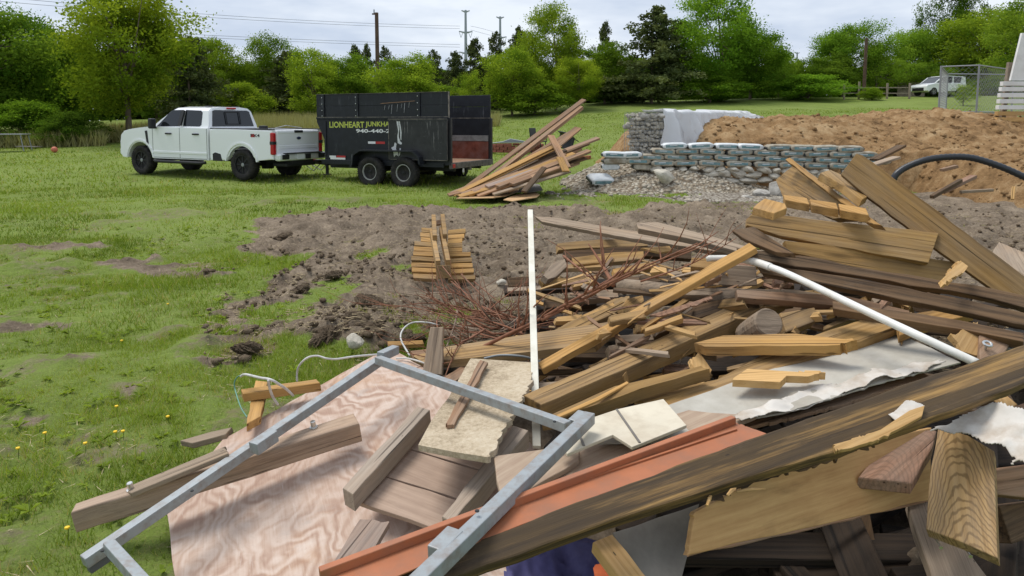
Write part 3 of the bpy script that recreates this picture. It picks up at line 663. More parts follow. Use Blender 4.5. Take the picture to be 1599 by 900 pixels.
tree('q', 742, 64, 55, 60, 'dark cedar in front of the near transmission pylon', GM)
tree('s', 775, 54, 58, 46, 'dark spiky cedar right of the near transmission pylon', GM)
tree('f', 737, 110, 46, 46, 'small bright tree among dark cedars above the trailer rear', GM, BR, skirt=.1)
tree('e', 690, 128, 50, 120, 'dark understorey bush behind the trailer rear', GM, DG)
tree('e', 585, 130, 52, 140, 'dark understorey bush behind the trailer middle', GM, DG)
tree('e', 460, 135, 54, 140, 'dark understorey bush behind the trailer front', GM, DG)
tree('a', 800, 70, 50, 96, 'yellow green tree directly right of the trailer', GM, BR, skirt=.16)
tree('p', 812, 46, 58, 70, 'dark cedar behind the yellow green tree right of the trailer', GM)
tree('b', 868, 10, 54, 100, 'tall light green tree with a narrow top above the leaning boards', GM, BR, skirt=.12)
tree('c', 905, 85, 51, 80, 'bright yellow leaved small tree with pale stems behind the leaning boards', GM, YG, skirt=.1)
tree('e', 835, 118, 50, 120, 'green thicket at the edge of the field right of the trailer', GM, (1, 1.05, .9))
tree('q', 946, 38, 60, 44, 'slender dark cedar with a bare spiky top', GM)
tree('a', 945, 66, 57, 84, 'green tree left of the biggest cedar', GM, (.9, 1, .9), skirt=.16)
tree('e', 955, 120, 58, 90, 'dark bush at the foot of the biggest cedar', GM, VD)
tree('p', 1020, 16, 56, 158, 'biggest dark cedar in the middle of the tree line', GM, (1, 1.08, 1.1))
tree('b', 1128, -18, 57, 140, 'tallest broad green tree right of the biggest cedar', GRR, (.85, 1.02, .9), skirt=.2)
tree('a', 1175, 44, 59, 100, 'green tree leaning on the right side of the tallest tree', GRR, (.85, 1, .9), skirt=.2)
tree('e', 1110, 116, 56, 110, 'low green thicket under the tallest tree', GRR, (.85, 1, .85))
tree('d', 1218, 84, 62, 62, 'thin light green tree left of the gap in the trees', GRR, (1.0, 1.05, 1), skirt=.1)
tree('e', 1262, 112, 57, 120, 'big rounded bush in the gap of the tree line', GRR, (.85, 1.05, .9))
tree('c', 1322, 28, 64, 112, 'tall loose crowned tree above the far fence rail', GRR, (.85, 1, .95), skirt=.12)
tree('a', 1300, 84, 62, 90, 'dark tree behind the rounded bush', GRR, DG, skirt=.2)
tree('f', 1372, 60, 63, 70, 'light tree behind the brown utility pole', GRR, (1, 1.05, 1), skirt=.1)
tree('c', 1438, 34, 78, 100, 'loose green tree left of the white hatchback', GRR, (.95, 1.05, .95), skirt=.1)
tree('a', 1400, 92, 68, 110, 'dark tree far behind the fence rail', GRR, DG, skirt=.2)
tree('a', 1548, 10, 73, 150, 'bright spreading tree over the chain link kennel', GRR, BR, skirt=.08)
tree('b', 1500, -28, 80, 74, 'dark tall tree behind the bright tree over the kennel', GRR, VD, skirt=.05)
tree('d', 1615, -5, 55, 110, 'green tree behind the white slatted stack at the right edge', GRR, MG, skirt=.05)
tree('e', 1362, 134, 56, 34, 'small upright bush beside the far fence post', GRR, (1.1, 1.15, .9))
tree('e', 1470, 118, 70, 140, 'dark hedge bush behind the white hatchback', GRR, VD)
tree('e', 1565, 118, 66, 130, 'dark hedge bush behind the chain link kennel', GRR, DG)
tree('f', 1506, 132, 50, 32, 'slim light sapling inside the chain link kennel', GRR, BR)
# far-off woods that close the view, one mass
def far_wood():
    r = np.random.default_rng(77); C = []; T = []
    for (ua, ub, va, y, n) in ((-500, 330, 62, 64, 34000), (230, 960, 100, 72, 46000), (930, 1235, 84, 78, 16000), (1250, 2000, 92, 84, 30000)):
        u = r.uniform(ua, ub, n); x = (u - CU) / FPX * y; yy = y + r.uniform(-3, 3, n); zb = gz(x, yy)
        ztop = CAM_H + (192 - va) / FPX * y; h = ztop - zb; hh = h * (.78 + .5 * fbm(x * .35, yy * .2, 4)); C.append(np.stack([x, yy, zb + hh * r.random(n) ** .8], -1)); T.append(np.clip(.3 + .6 * fbm(x * .6, C[-1][:, 2] * .8, 3) + .3 * (r.random(n) - .5), 0, 1))
    C = np.concatenate(C); T = np.concatenate(T); V = leaf_quads(C, .32, r); me = fast_mesh('far_woods', V, np.arange(len(V)).reshape(-1, 4), 4); fattr(me, 'tone', np.repeat(T, 4))
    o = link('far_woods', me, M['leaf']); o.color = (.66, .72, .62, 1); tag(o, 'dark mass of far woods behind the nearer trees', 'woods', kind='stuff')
far_wood()
def tall_grass():
    r = np.random.default_rng(9); V = []; T = []
    for (ua, ub, ya, yb, n, h) in ((395, 505, 33, 43, 9000, 1.15), (160, 420, 35, 40, 9000, .9), (-60, 165, 33, 36.5, 6000, .8), (500, 780, 41, 45, 5000, .8)):
        y = r.uniform(ya, yb, n); x = (r.uniform(ua, ub, n) - CU) / FPX * y; z = gz(x, y); hh = h * (.5 + .6 * r.random(n)); a = r.random(n) * 6.28; w_ = .03
        V.append(np.stack([np.stack([x - w_ * np.cos(a), y - w_ * np.sin(a), z], -1), np.stack([x + w_ * np.cos(a), y + w_ * np.sin(a), z], -1), np.stack([x + .2 * r.normal(size=n), y + .2 * r.normal(size=n), z + hh], -1)], 1).reshape(-1, 3)); T.append(np.repeat(r.random(n), 3))
    V = np.concatenate(V); me = fast_mesh('tall_grass', V, np.arange(len(V)).reshape(-1, 3), 3); fattr(me, 'tone', np.concatenate(T)); o = link('tall_grass', me, M['drygrass']); o.color = (.85, .95, .7, 1)
    tag(o, 'pale dry tall grass along the foot of the tree line', 'tall grass', kind='stuff')
tall_grass()
# ================================================================= VEHICLES
def rim_prism(s, poly, axis, a0, a1, bev, seg=3):
    """prism whose two outline rims only are rounded"""
    def P(p, a): return {'y': (p[0], a, p[1]), 'x': (a, p[0], p[1]), 'z': (p[0], p[1], a)}[axis]
    va = [s.b.verts.new(P(p, a0)) for p in poly]; vb = [s.b.verts.new(P(p, a1)) for p in poly]; n = len(poly)
    fs = [s.b.faces.new(va), s.b.faces.new(vb[::-1])]; es = list(fs[0].edges) + list(fs[1].edges)
    for i in range(n): s.b.faces.new((va[i], vb[i], vb[(i + 1) % n], va[(i + 1) % n]))
    bmesh.ops.bevel(s.b, geom=es, offset=bev, segments=seg, affect='EDGES', profile=.5, clamp_overlap=True); return s
def arc(cx, cz, r, a0, a1, n=9):
    return [(cx + r * math.cos(R(a0 + (a1 - a0) * i / (n - 1))), cz + r * math.sin(R(a0 + (a1 - a0) * i / (n - 1)))) for i in range(n)]
def text_mesh(name, body, h, length, mat, parent, Mx, weight=0.0):
    cu = bpy.data.curves.new(name, 'FONT'); cu.body = body; cu.size = 1; cu.extrude = .001; cu.offset = weight; cu.resolution_u = 3
    o = bpy.data.objects.new(name, cu); col.objects.link(o); bpy.context.view_layer.update()
    me = bpy.data.meshes.new_from_object(o.evaluated_get(bpy.context.evaluated_depsgraph_get())); bpy.data.objects.remove(o)
    n = len(me.vertices); c = np.empty(n * 3, np.float32); me.vertices.foreach_get('co', c); c = c.reshape(-1, 3)
    mn, mxx = c.min(0), c.max(0); c[:, 0] = (c[:, 0] - mn[0]) / (mxx[0] - mn[0]) * length; c[:, 1] = (c[:, 1] - mn[1]) / (mxx[1] - mn[1]) * h; c[:, 2] *= 1.0
    me.vertices.foreach_set('co', c.ravel()); me.update(); me.materials.clear()
    t = link(name, me, mat, parent); t.matrix_local = Mx; return t
# frame for lettering on a vehicle's left flank: reads towards the rear, faces +y
def flank(x, y, z): return Matrix(((-1, 0, 0, x), (0, 0, 1, y), (0, 1, 0, z), (0, 0, 0, 1)))
def wheel(parent, x, y, r, wd, rim, side, spokes=8, rim_r=.62, dual=False):
    Mx = Matrix.Translation((x, y, r)) @ Matrix.Rotation(-R(90) * side, 4, 'X')      # +Z of the lathe looks outwards
    m = MB(); h = wd / 2
    m.lathe([(r * rim_r, -h * .9), (r * .86, -h), (r * .95, -h * .93), (r * .995, -h * .7), (r, -h * .3), (r, h * .3), (r * .995, h * .7), (r * .95, h * .93), (r * .86, h), (r * rim_r, h * .9), (r * (rim_r - .03), h * .6)], 36, Mx)
    for k in range(40):                                           # tread blocks
        a = 2 * math.pi * k / 40; m.box(Mx @ Vector((math.cos(a) * r * .992, math.sin(a) * r * .992, 0)), (.012, wd * .86, r * .085), (Mx.to_quaternion() @ Quaternion((0, 0, 1), a) @ Quaternion((1, 0, 0), R(90))).to_matrix() if False else (Mx.to_3x3() @ Matrix.Rotation(a, 3, 'Z') @ Matrix.Rotation(R(90), 3, 'X')))
    w_ = m.build('wheel', M['tyre'], parent, True)
    m = MB(); rr = r * rim_r
    m.lathe([(rr, h * .55), (rr * 1.03, h * .9), (rr * .93, h * .9), (rr * .88, h * .5), (rr * .5, h * .30 if spokes == 0 else h * .05), (rr * .2, h * .35), (0, h * .35)], 32, Mx)
    if spokes:
        for k in range(spokes):
            a = 2 * math.pi * k / spokes; m.box(Mx @ Vector((math.cos(a) * rr * .56, math.sin(a) * rr * .56, h * .55)), (rr * .74, rr * .17, h * .35), Mx.to_3x3() @ Matrix.Rotation(a, 3, 'Z'), .008)
    m.build('rim', rim, w_)
    m = MB()
    for k in range(8):
        a = 2 * math.pi * k / 8
        if spokes == 0: m.lathe([(.03, 0), (.03, .006), (0, .006)], 10, Mx @ Matrix.Translation((math.cos(a) * rr * .70, math.sin(a) * rr * .70, h * .44)))
        m.lathe([(.012, 0), (.012, .03), (0, .03)], 6, Mx @ Matrix.Translation((math.cos(a) * rr * .3, math.sin(a) * rr * .3, h * .38)))
    m.lathe([(rr * .2, h * .3), (rr * .19, h * .75), (0, h * .78)], 16, Mx); m.build('hub', M['rimblack'] if spokes == 0 else M['galv'], w_)
    return w_

def pickup(root):
    lower = [(1.26, .50), (3.50, .50)] + arc(4.06, .44, .545, 174, 6, 13) + [(4.66, .48), (4.84, .50), (4.92, .62), (4.92, .95), (4.87, 1.17), (4.74, 1.28), (4.50, 1.335), (4.10, 1.385), (3.60, 1.43), (1.26, 1.42)]
    m = MB(); rim_prism(m, lower, 'y', -1.0, 1.0, .075); m.build('body', M['carwhite'], root)
    # greenhouse with raked windscreen
    zb, zt = 1.36, 2.015; xb0, xb1, xt0, xt1 = 1.27, 3.66, 1.40, 2.72; hb, ht = .955, .755
    m = MB(); pr = [(-hb, zb), (-hb + .04, 1.50), (-ht - .05, 1.90), (-ht + .06, 1.985), (-.35, zt + .01), (.35, zt + .01), (ht - .06, 1.985), (ht + .05, 1.90), (hb - .04, 1.50), (hb, zb)]
    def xr(z): return xb0 + (xt0 - xb0) * (z - zb) / (zt - zb)
    def xf(z): return xb1 + (xt1 - xb1) * ((z - zb) / (zt - zb)) ** 1.0
    ra = [m.b.verts.new((xr(z), y, z)) for y, z in pr]; rb = [m.b.verts.new((xf(z), y, z)) for y, z in pr]
    m.b.faces.new(ra); m.b.faces.new(rb[::-1])
    for i in range(len(pr)): j = (i + 1) % len(pr); m.b.faces.new((ra[i], rb[i], rb[j], ra[j]))
    bmesh.ops.bevel(m.b, geom=[e for e in m.b.edges if abs(e.verts[0].co.z - e.verts[1].co.z) > .01 or abs(e.verts[0].co.x - e.verts[1].co.x) < .4], offset=.025, segments=2, affect='EDGES')
    m.build('cab', M['carwhite'], root)
    def ys(z): return np.interp(z, [zb, 1.50, 1.90], [hb, hb - .04, ht + .05])
    for s in (1, -1):
        for nm, poly in (('window', [(3.40, 1.43), (3.28, 1.53), (2.94, 1.86), (2.84, 1.915), (2.42, 1.925), (2.42, 1.45)]), ('window', [(2.30, 1.455), (2.30, 1.925), (1.70, 1.91), (1.62, 1.85), (1.58, 1.50), (1.64, 1.455)])):
            m = MB(); a = [m.b.verts.new((x, s * (float(ys(z)) + .006), z)) for x, z in poly]; b = [m.b.verts.new((x, s * (float(ys(z)) - .03), z)) for x, z in poly]; n = len(poly)
            m.b.faces.new(a)
            for i in range(n): m.b.faces.new((a[i], b[i], b[(i + 1) % n], a[(i + 1) % n]))
            m.build(nm, M['glass'], root)
        m = MB()                                                  # belt moulding and pillar
        m.box((2.36, s * .925, 1.69), (.12, .05, .46), Matrix.Rotation(s * R(19.5), 3, 'X')); m.build('door_pillar', M['black'], root)
        m = MB()
        for x0, x1 in ((1.30, 3.52),): m.box(((x0 + x1) / 2, s * 1.0, .69), (x1 - x0, .03, .07), None, .01)
        m.build('door_moulding', M['carwhite'], root)
        m = MB()
        for x in (1.30, 2.38, 3.50): m.box((x, s * .999, .97), (.012, .008, .86))
        m.box((2.4, s * .999, .535), (2.2, .008, .012)); m.build('door_seam', M['black'], root)
        for x in (1.72, 2.82):
            m = MB(); m.box((x, s * 1.02, 1.235), (.24, .045, .045), None, .012); m.build('door_handle', M['black'], root)
        m = MB(); m.box((3.33, s * 1.14, 1.52), (.14, .20, .30), None, .04); m.box((3.36, s * 1.0, 1.40), (.10, .22, .06), None, .02); m.build('mirror', M['black'], root)
        m = MB(); m.prism([(3.66, .80), (3.73, .78), (3.82, 1.30), (3.72, 1.31)], 'y', s * .985, s * 1.008); m.build('fender_vent', M['black'], root)
        m = MB(); m.tube([(1.35, s * 1.02, .44), (1.5, s * 1.06, .42), (3.3, s * 1.06, .42), (3.42, s * 1.02, .44)], .045, 10); m.build('running_board', M['black'], root)
        bed = [(-1.13, .60), (-.60, .56)] + arc(0, .44, .545, 168, 12, 13) + [(.62, .52), (1.20, .50), (1.20, 1.405), (.9, 1.40), (-1.13, 1.40)]
        m = MB(); rim_prism(m, bed, 'y', s * .86, s * 1.0, .04); m.build('bed_side', M['carwhite'], root)
        m = MB(); m.prism(arc(0, .44, .56, 172, 8, 13) + arc(0, .44, .61, 8, 172, 13), 'y', s * .95, s * 1.025); m.build('wheel_arch_lip', M['carwhite'], root)
        m = MB(); m.prism(arc(4.06, .44, .56, 172, 8, 13) + arc(4.06, .44, .61, 8, 172, 13), 'y', s * .95, s * 1.025); m.build('wheel_arch_lip', M['carwhite'], root)
        m = MB(); m.box((.03, s * .935, 1.412), (2.3, .12, .03), None, .01); m.build('bed_rail_cap', M['black'], root)
        m = MB(); m.prism([(.72, .50), (1.08, .50), (1.08, .70), (.98, .74), (.78, .70)], 'y', s * .99, s * 1.006); m.build('side_step', M['black'], root)
        m = MB(); m.box((-1.115, s * .955, 1.03), (.12, .125, .60), None, .03); tl = m.build('tail_light', M['redlight'], root)
        m = MB(); m.box((-1.115, s * .957, 1.05), (.126, .13, .09), None, .01); m.build('reversing_lens', M['blackplastic'], tl)
    m = MB()                                                      # window in the back of the cab
    def rq(y, z): return Vector((xr(z) - .006, y, z))
    pts = [(-.80, 1.46), (.80, 1.46), (.70, 1.90), (.62, 1.93), (-.62, 1.93), (-.70, 1.90)]
    a = [m.b.verts.new(rq(*p)) for p in pts]; b = [m.b.verts.new(rq(*p) + Vector((.03, 0, 0))) for p in pts]; m.b.faces.new(a)
    for i in range(6): m.b.faces.new((a[i], b[i], b[(i + 1) % 6], a[(i + 1) % 6]))
    rw = m.build('rear_window', M['glass'], root)
    m = MB()
    for y in (-.26, .26): m.box((1.30, y, 1.70), (.02, .02, .36), Matrix.Rotation(R(11), 3, 'Y'))
    for z in (1.53, 1.87): m.box((xr(z) - .01, 0, z), (.02, .52, .018))
    m.build('slider_frame', M['black'], rw)
    m = MB(); m.prism([(3.58, 1.45), (2.86, 1.93)], 'y', -1, 1) if False else m.quad((3.595, -.84, 1.42), (3.595, .84, 1.42), (2.80, .68, 1.96), (2.80, -.68, 1.96)); m.build('windscreen', M['glass'], root)
    m = MB(); m.box((1.37, 0, 1.985), (.05, .34, .045), None, .015); m.build('brake_light', M['redlight'], root)
    for s in (1, -1):
        m = MB(); m.box((1.72, s * .52, 2.035), (.22, .08, .03), None, .01); m.build('roof_lamp', M['black'], root)
    m = MB(); m.box((.03, 0, .80), (2.3, 1.74, .06)); m.box((1.17, 0, 1.1), (.06, 1.74, .6)); m.build('bed_floor', M['blackplastic'], root)
    m = MB(); m.box((-1.12, 0, 1.06), (.09, 1.72, .66), None, .03); m.box((-1.16, 0, .93), (.03, 1.60, .10), None, .012); m.box((-1.155, 0, 1.33), (.03, 1.66, .06), None, .012); tg = m.build('tailgate', M['carwhite'], root)
    m = MB(); m.box((-1.165, 0, 1.355), (.04, .34, .07), None, .012); m.build('tailgate_handle', M['black'], tg)
    m = MB(); m.lathe([(.085, 0), (.085, .012), (0, .016)], 24, Matrix.Translation((-1.166, 0, 1.17)) @ Matrix.Rotation(R(-90), 4, 'Y') @ Matrix.Diagonal((.45, 1.0, 1, 1))); m.build('oval_badge', plain('dark_blue_badge', (.02, .03, .07), .3), tg)
    text_mesh('badge', 'FX4', .085, .33, M['black'], root, flank(-.36, 1.004, 1.20), .02)
    m = MB(); m.prism([(-.37, 1.195), (-.52, 1.195), (-.50, 1.285), (-.36, 1.285)], 'y', 1.0, 1.0035); m.build('badge_red', M['redpaint'], root)
    m = MB(); m.prism([(-.93, -.0), (.93, 0), (.97, .2), (-.97, .2)], 'z', 0, .01) if False else m.box((-1.25, 0, .66), (.20, 1.92, .20), None, .05); bp = m.build('rear_bumper', M['chrome'], root)
    m = MB(); m.box((-1.33, 0, .765), (.14, 1.5, .03), None, .01); m.build('bumper_step', M['black'], bp)
    for s in (1, -1):
        m = MB(); m.box((-1.355, s * .74, .67), (.02, .26, .13), None, .02); m.build('corner_step', M['black'], bp)
    m = MB(); m.box((-1.362, .16, .67), (.012, .32, .16), None, .004); m.build('number_plate', M['plate'], bp)
    m = MB(); m.box((-1.36, -.16, .66), (.01, .22, .14)); m.build('plate_recess', M['black'], bp)
    m = MB(); m.box((-1.0, 0, .44), (.5, 1.2, .10), None, .02); m.tube([(-.2, -.5, .42), (-.7, -.5, .42), (-1.15, -.62, .42)], .045, 8); m.box((1.5, 0, .52), (5.6, .9, .12)); m.box((0, 0, .42), (.12, 1.7, .12)); m.box((4.06, 0, .42), (.12, 1.7, .12)); m.lathe([(.17, -.15), (.2, 0), (.17, .15)], 12, Matrix.Translation((0, 0, .42)))
    m.build('chassis', M['black'], root)
    m = MB(); m.box((4.89, 0, 1.0), (.08, 1.5, .42), None, .02); m.build('grille', M['black'], root)
    for s in (1, -1):
        m = MB(); m.box((4.86, s * .87, 1.0), (.10, .22, .34), None, .04); m.build('headlight', M['whitelens'], root)
    m = MB(); m.box((4.92, 0, .66), (.14, 1.96, .22), None, .05); m.build('front_bumper', M['carwhite'], root)
    m = MB(); m.lathe([(.0, .15), (.12, .14), (.13, -.02)], 12, Matrix.Translation((-.30, .45, 1.36))); m.build('water_jug', M['blackplastic'], root)
    m = MB(); m.tube([(-1.10, -.2, 1.45), (-1.0, .3, 1.52), (-.5, .2, 1.44)], .012, 6); m.build('bed_rope', M['zinc'], root)
    for x in (0, 4.06):
        for s in (1, -1): wheel(root, x, s * .86, .425, .29, M['rimblack'], s, 8)

th = math.atan2(1.75, -3.9)
p0 = PG(384, 283.5)
hd = Vector((math.cos(th), math.sin(th), 0)); lf = Vector((-hd.y, hd.x, 0)); SC_T = .985
tr = empty('pickup_truck', p0 - lf * .86 * SC_T, th, 'white crew cab pickup truck with black wheels hitched to the black trailer', 'pickup truck')
tr.scale = (SC_T * .985, SC_T, SC_T)
zfr = tr.location + hd * 4.06 * SC_T
tr.location.z = g1(tr.location.x, tr.location.y) + .01
tr.rotation_euler = (0, -math.atan2(g1(zfr.x, zfr.y) - tr.location.z, 4.06 * SC_T), th)
pickup(tr)

# ---------------------------------------------------------------- dump trailer
TL, TWD, ZB, ZJ, ZT = 4.15, 2.30, .60, 1.78, 2.42
tth = R(180 - 25)
def trailer(root):
    side = [(0, ZB), (3.9, ZB), (3.9, 1.2), (TL, 1.68), (TL, ZJ), (0, ZJ)]
    for y0, y1, nm in ((0, -.05, 'M'), (-TWD, -TWD + .05, 'F')):
        m = MB(); m.prism(side, 'y', y0, y1); m.build('side_wall', M['trailer'], root)
        yo = y0 + (.012 if nm == 'M' else -.012)
        for z0, z1 in ((ZJ + .006, 2.10), (2.106, ZT)):
            m = MB(); m.box((TL / 2, (y0 + y1) / 2, (z0 + z1) / 2), (TL, .045, z1 - z0), None, .006); m.build('upper_board', M['trailer'], root)
        for x in (3.92, 2.80, .88):
            m = MB(); m.box((x, yo, (ZJ + ZT) / 2), (.10, .03, ZT - ZJ), None, .004); ps = m.build('board_post', M['trailer'], root)
            for z in (1.84, 1.99, 2.16, 2.33):
                m = MB(); m.lathe([(.014, 0), (.012, .012), (0, .014)], 8, Matrix.Translation((x + .015, yo + (.015 if nm == 'M' else -.015), z)) @ Matrix.Rotation(R(-90 if nm == 'M' else 90), 4, 'X')); m.build('post_bolt', M['zinc'], ps)
        m = MB(); m.box((TL / 2, yo, ZJ), (TL, .035, .05), None, .006); m.box((TL / 2, yo, ZB + .0), (TL - .3, .035, .12), None, .006)
        m.box((3.86, yo, 1.25), (.06, .02, .9))
        m.build('side_rail', M['trailer'], root)
        m = MB(); yy = y0 + (.14 if nm == 'M' else -.14)                 # fender over two wheels
        fo = [(.68, .62), (.72, .80), (.90, .96), (2.55, .96), (2.78, .84), (2.86, .50)]; fi = [(2.80, .50), (2.73, .81), (2.53, .925), (.92, .925), (.75, .78), (.72, .62)]
        m.prism(fo + fi, 'y', yy - .15, yy + .15); m.build('fender', M['trailer'], root)
        for x in (1.22, 2.26): wheel(root, x, yy, .39, .225, M['rimsteel'], 1 if nm == 'M' else -1, 0, .56)
    m = MB(); m.box((TL / 2 - .1, -TWD / 2, ZB + .03), (TL - .3, TWD - .1, .05)); m.build('floor', M['rustfloor'], root)
    m = MB(); m.prism([(3.88, ZB), (3.88, 1.2), (TL - .02, 1.68), (TL - .02, ZT), (TL - .06, ZT), (TL - .06, 1.69), (3.83, 1.21), (3.83, ZB)], 'y', -.05, -TWD + .05); m.build('front_wall', M['trailer'], root)
    m = MB(); m.prism([(-TWD + .052, .66), (-TWD + .062, .66), (-TWD + .062, 1.12), (-TWD + .30, 1.12), (-TWD + .052, 1.34)], 'x', .04, 3.8) if False else m.box((1.95, -TWD + .058, .90), (3.8, .012, .48)); m.build('lower_lining', M['rustwall'], root)
    m = MB(); m.box((1.95, -TWD + .060, 1.23), (3.8, .014, .16)); m.build('lining_strip', plain('dusty_grey_steel', (.20, .195, .19), .6, 0, .3, .3, 8), root)
    m = MB(); m.box((-.03, -TWD / 2, ZB - .02), (.08, TWD, .15), None, .008); m.box((-.05, -TWD + .4, ZB - .05), (.06, .5, .12)); m.box((-.04, -1.0, ZB - .12), (.05, .10, .10)); rb = m.build('rear_beam', plain('muddy_rear_beam', (.11, .10, .09), .8, 0, .2, .4, 10, (.22, .19, .15), .6, 6), root)
    m = MB(); m.lathe([(.025, 0), (.03, -.10), (.012, -.16), (0, -.16)], 10, Matrix.Translation((-.09, -.55, ZB - .1))); m.build('tow_eye', M['zinc'], rb)
    m = MB(); m.box((-.06, -.10, ZB - .02), (.05, .12, .10), None, .01); m.build('rear_light', M['redpaint'], rb)
    for y in (-.03, -TWD + .03):
        m = MB(); m.box((-.02, y, (ZB + ZJ) / 2), (.07, .075, ZJ - ZB), None, .006); m.build('rear_post', M['trailer_scr'], root)
    m = MB(); m.box((TL / 2, -.45, .50), (TL - .2, .10, .16)); m.box((TL / 2, -TWD + .45, .50), (TL - .2, .10, .16)); m.box((1.22, -TWD / 2, .40), (.08, TWD + .1, .08)); m.box((2.26, -TWD / 2, .40), (.08, TWD + .1, .08)); m.build('frame', M['black'], root)
    # rear gate swung round against the near side
    m = MB(); m.box((.87, .075, 1.235), (1.74, .045, 1.03), None, .008); m.box((.87, .082, 1.725), (1.76, .055, .05)); m.box((.03, .082, 1.235), (.06, .055, 1.0)); gt = m.build('swung_gate', M['trailer_scr'], root)
    m = MB(); m.box((.87, .112, 1.752), (1.74, .006, .012)); m.box((.87, .100, .722), (1.74, .006, .010)); m.build('worn_edge', M['edge'], gt)
    for x in (.004, 1.736): m = MB(); m.box((x, .101, 1.235), (.012, .006, 1.0)); m.build('worn_edge', M['edge'], gt)
    m = MB(); m.box((TL / 2, -.0, ZT + .003), (TL, .05, .006)); m.build('worn_edge', M['edge'], root)
    m = MB(); m.box((.002, .0, (ZJ + ZT) / 2), (.012, .052, ZT - ZJ)); m.build('worn_edge', M['edge'], root)
    m = MB(); m.box((TL / 2, .031, ZJ + .026), (TL, .004, .010)); m.build('worn_edge', M['edge'], root)
    m = MB(); m.box((TL / 2, -TWD + .052, ZJ + .01), (TL, .01, .014)); m.build('worn_edge', M['edge'], root)
    def patch(nm, poly, mat, dy=.0985):
        m = MB(); m.prism(poly, 'y', dy, dy + .0025); m.build(nm, mat, gt)
    patch('paint_scrape', [(1.50, 1.74), (1.44, 1.74), (1.41, 1.50), (1.43, 1.30), (1.38, 1.18), (1.33, 1.14), (1.36, 1.10), (1.46, 1.14), (1.47, 1.32), (1.44, 1.45), (1.47, 1.6)], M['scrape'])
    patch('paint_scrape', [(1.42, 1.70), (1.39, 1.70), (1.34, 1.42), (1.35, 1.22), (1.38, 1.24), (1.38, 1.44)], M['scrape'])
    patch('paint_scrape', [(1.66, 1.02), (1.58, 1.06), (1.55, 1.16), (1.50, 1.12), (1.52, .98), (1.46, .92), (1.44, .80), (1.52, .84), (1.58, .78), (1.60, .92)], M['scrape'])
    patch('paint_scrape', [(1.40, 1.02), (1.37, 1.00), (1.40, .84), (1.43, .80)], M['scrape'])
    r = random.Random(4)
    for i in range(7):
        x = 1.9 - i * .13 + r.uniform(-.03, .03); z1 = 2.10 + i * .012; L = r.uniform(.10, .28); w_ = r.uniform(.004, .010)
        m = MB(); m.prism([(x, z1), (x + w_, z1), (x + .03 + w_ * .4, z1 - L), (x + .03, z1 - L)], 'y', .0235, .0255); m.build('long_scratch', M['scrape'], root)
    m = MB(); m.prism([(2.05, 2.145), (1.0, 2.20), (.96, 2.215), (2.0, 2.165)], 'y', .0235, .0265); m.build('rust_scrape', M['rustfloor'], root)
    text_mesh('lettering', 'LIONHEART', .165, 1.15, M['yellowtext'], root, flank(3.72, .003, 1.525), .022)
    text_mesh('lettering', 'JUNKHA', .165, .76, M['yellowtext'], root, flank(2.53, .003, 1.525), .022)
    text_mesh('phone_number', '940-440-2', .10, 1.08, M['whitetext'], root, flank(2.84, .003, 1.395), .03)
    for x, z, L in ((2.34, 1.14, .52),):
        m = MB(); m.box((x, .003, z), (L * .45, .006, .06)); m.build('white_reflector', M['whitetext'], root)
        m = MB(); m.box((x - L * .52, .003, z), (L * .55, .006, .06)); m.build('red_reflector', M['redpaint'], root)
    m = MB(); m.box((3.45, .022, .70), (.5, .006, .05)); m.box((3.62, .022, .75), (.22, .006, .05)); m.build('white_reflector', M['whitetext'], root)
    m = MB(); m.box((3.34, .022, .755), (.30, .006, .05)); m.build('red_reflector', M['redpaint'], root)
    # tongue, jack and coupler
    m = MB(); m.bar((3.8, -.45, .52), (5.25, -TWD / 2, .52), .08, .13); m.bar((3.8, -TWD + .45, .52), (5.25, -TWD / 2, .52), .08, .13); m.build('tongue', M['black'], root)
    m = MB(); m.tube([(4.35, -.62, .22), (4.35, -.62, 1.05)], .045, 10); m.box((4.35, -.62, .2), (.16, .16, .02)); m.box((4.2, -.62, .85), (.18, .22, .34), None, .02); m.build('jack', M['black'], root)
    m = MB(); m.box((5.36, -TWD / 2, .54), (.26, .14, .12), None, .03); cp = m.build('coupler', M['red'] if False else M['redpaint'], root)
    m = MB(); m.lathe([(.0, .09), (.06, .07), (.085, 0), (.06, -.07), (0, -.09)], 16, Matrix.Translation((5.50, -TWD / 2 + .12, .50))); m.build('ball_mount', M['yellowbrass'], root)
    for q in (.15, -.15):
        m = MB(); m.tube([(4.9, -TWD / 2 + q, .48), (5.15, -TWD / 2 + q * 1.1, .26), (5.45, -TWD / 2 + q * .8, .40)], .014, 6); m.build('safety_chain', M['galv'], root)
tp = Vector((-1.56, 17.55, 0)); tl_ = empty('dump_trailer', tp, tth, 'black high sided dump trailer with yellow lettering and its rear gate swung open', 'trailer')
tl_.location.z = g1(tp.x, tp.y) - .01
trailer(tl_)

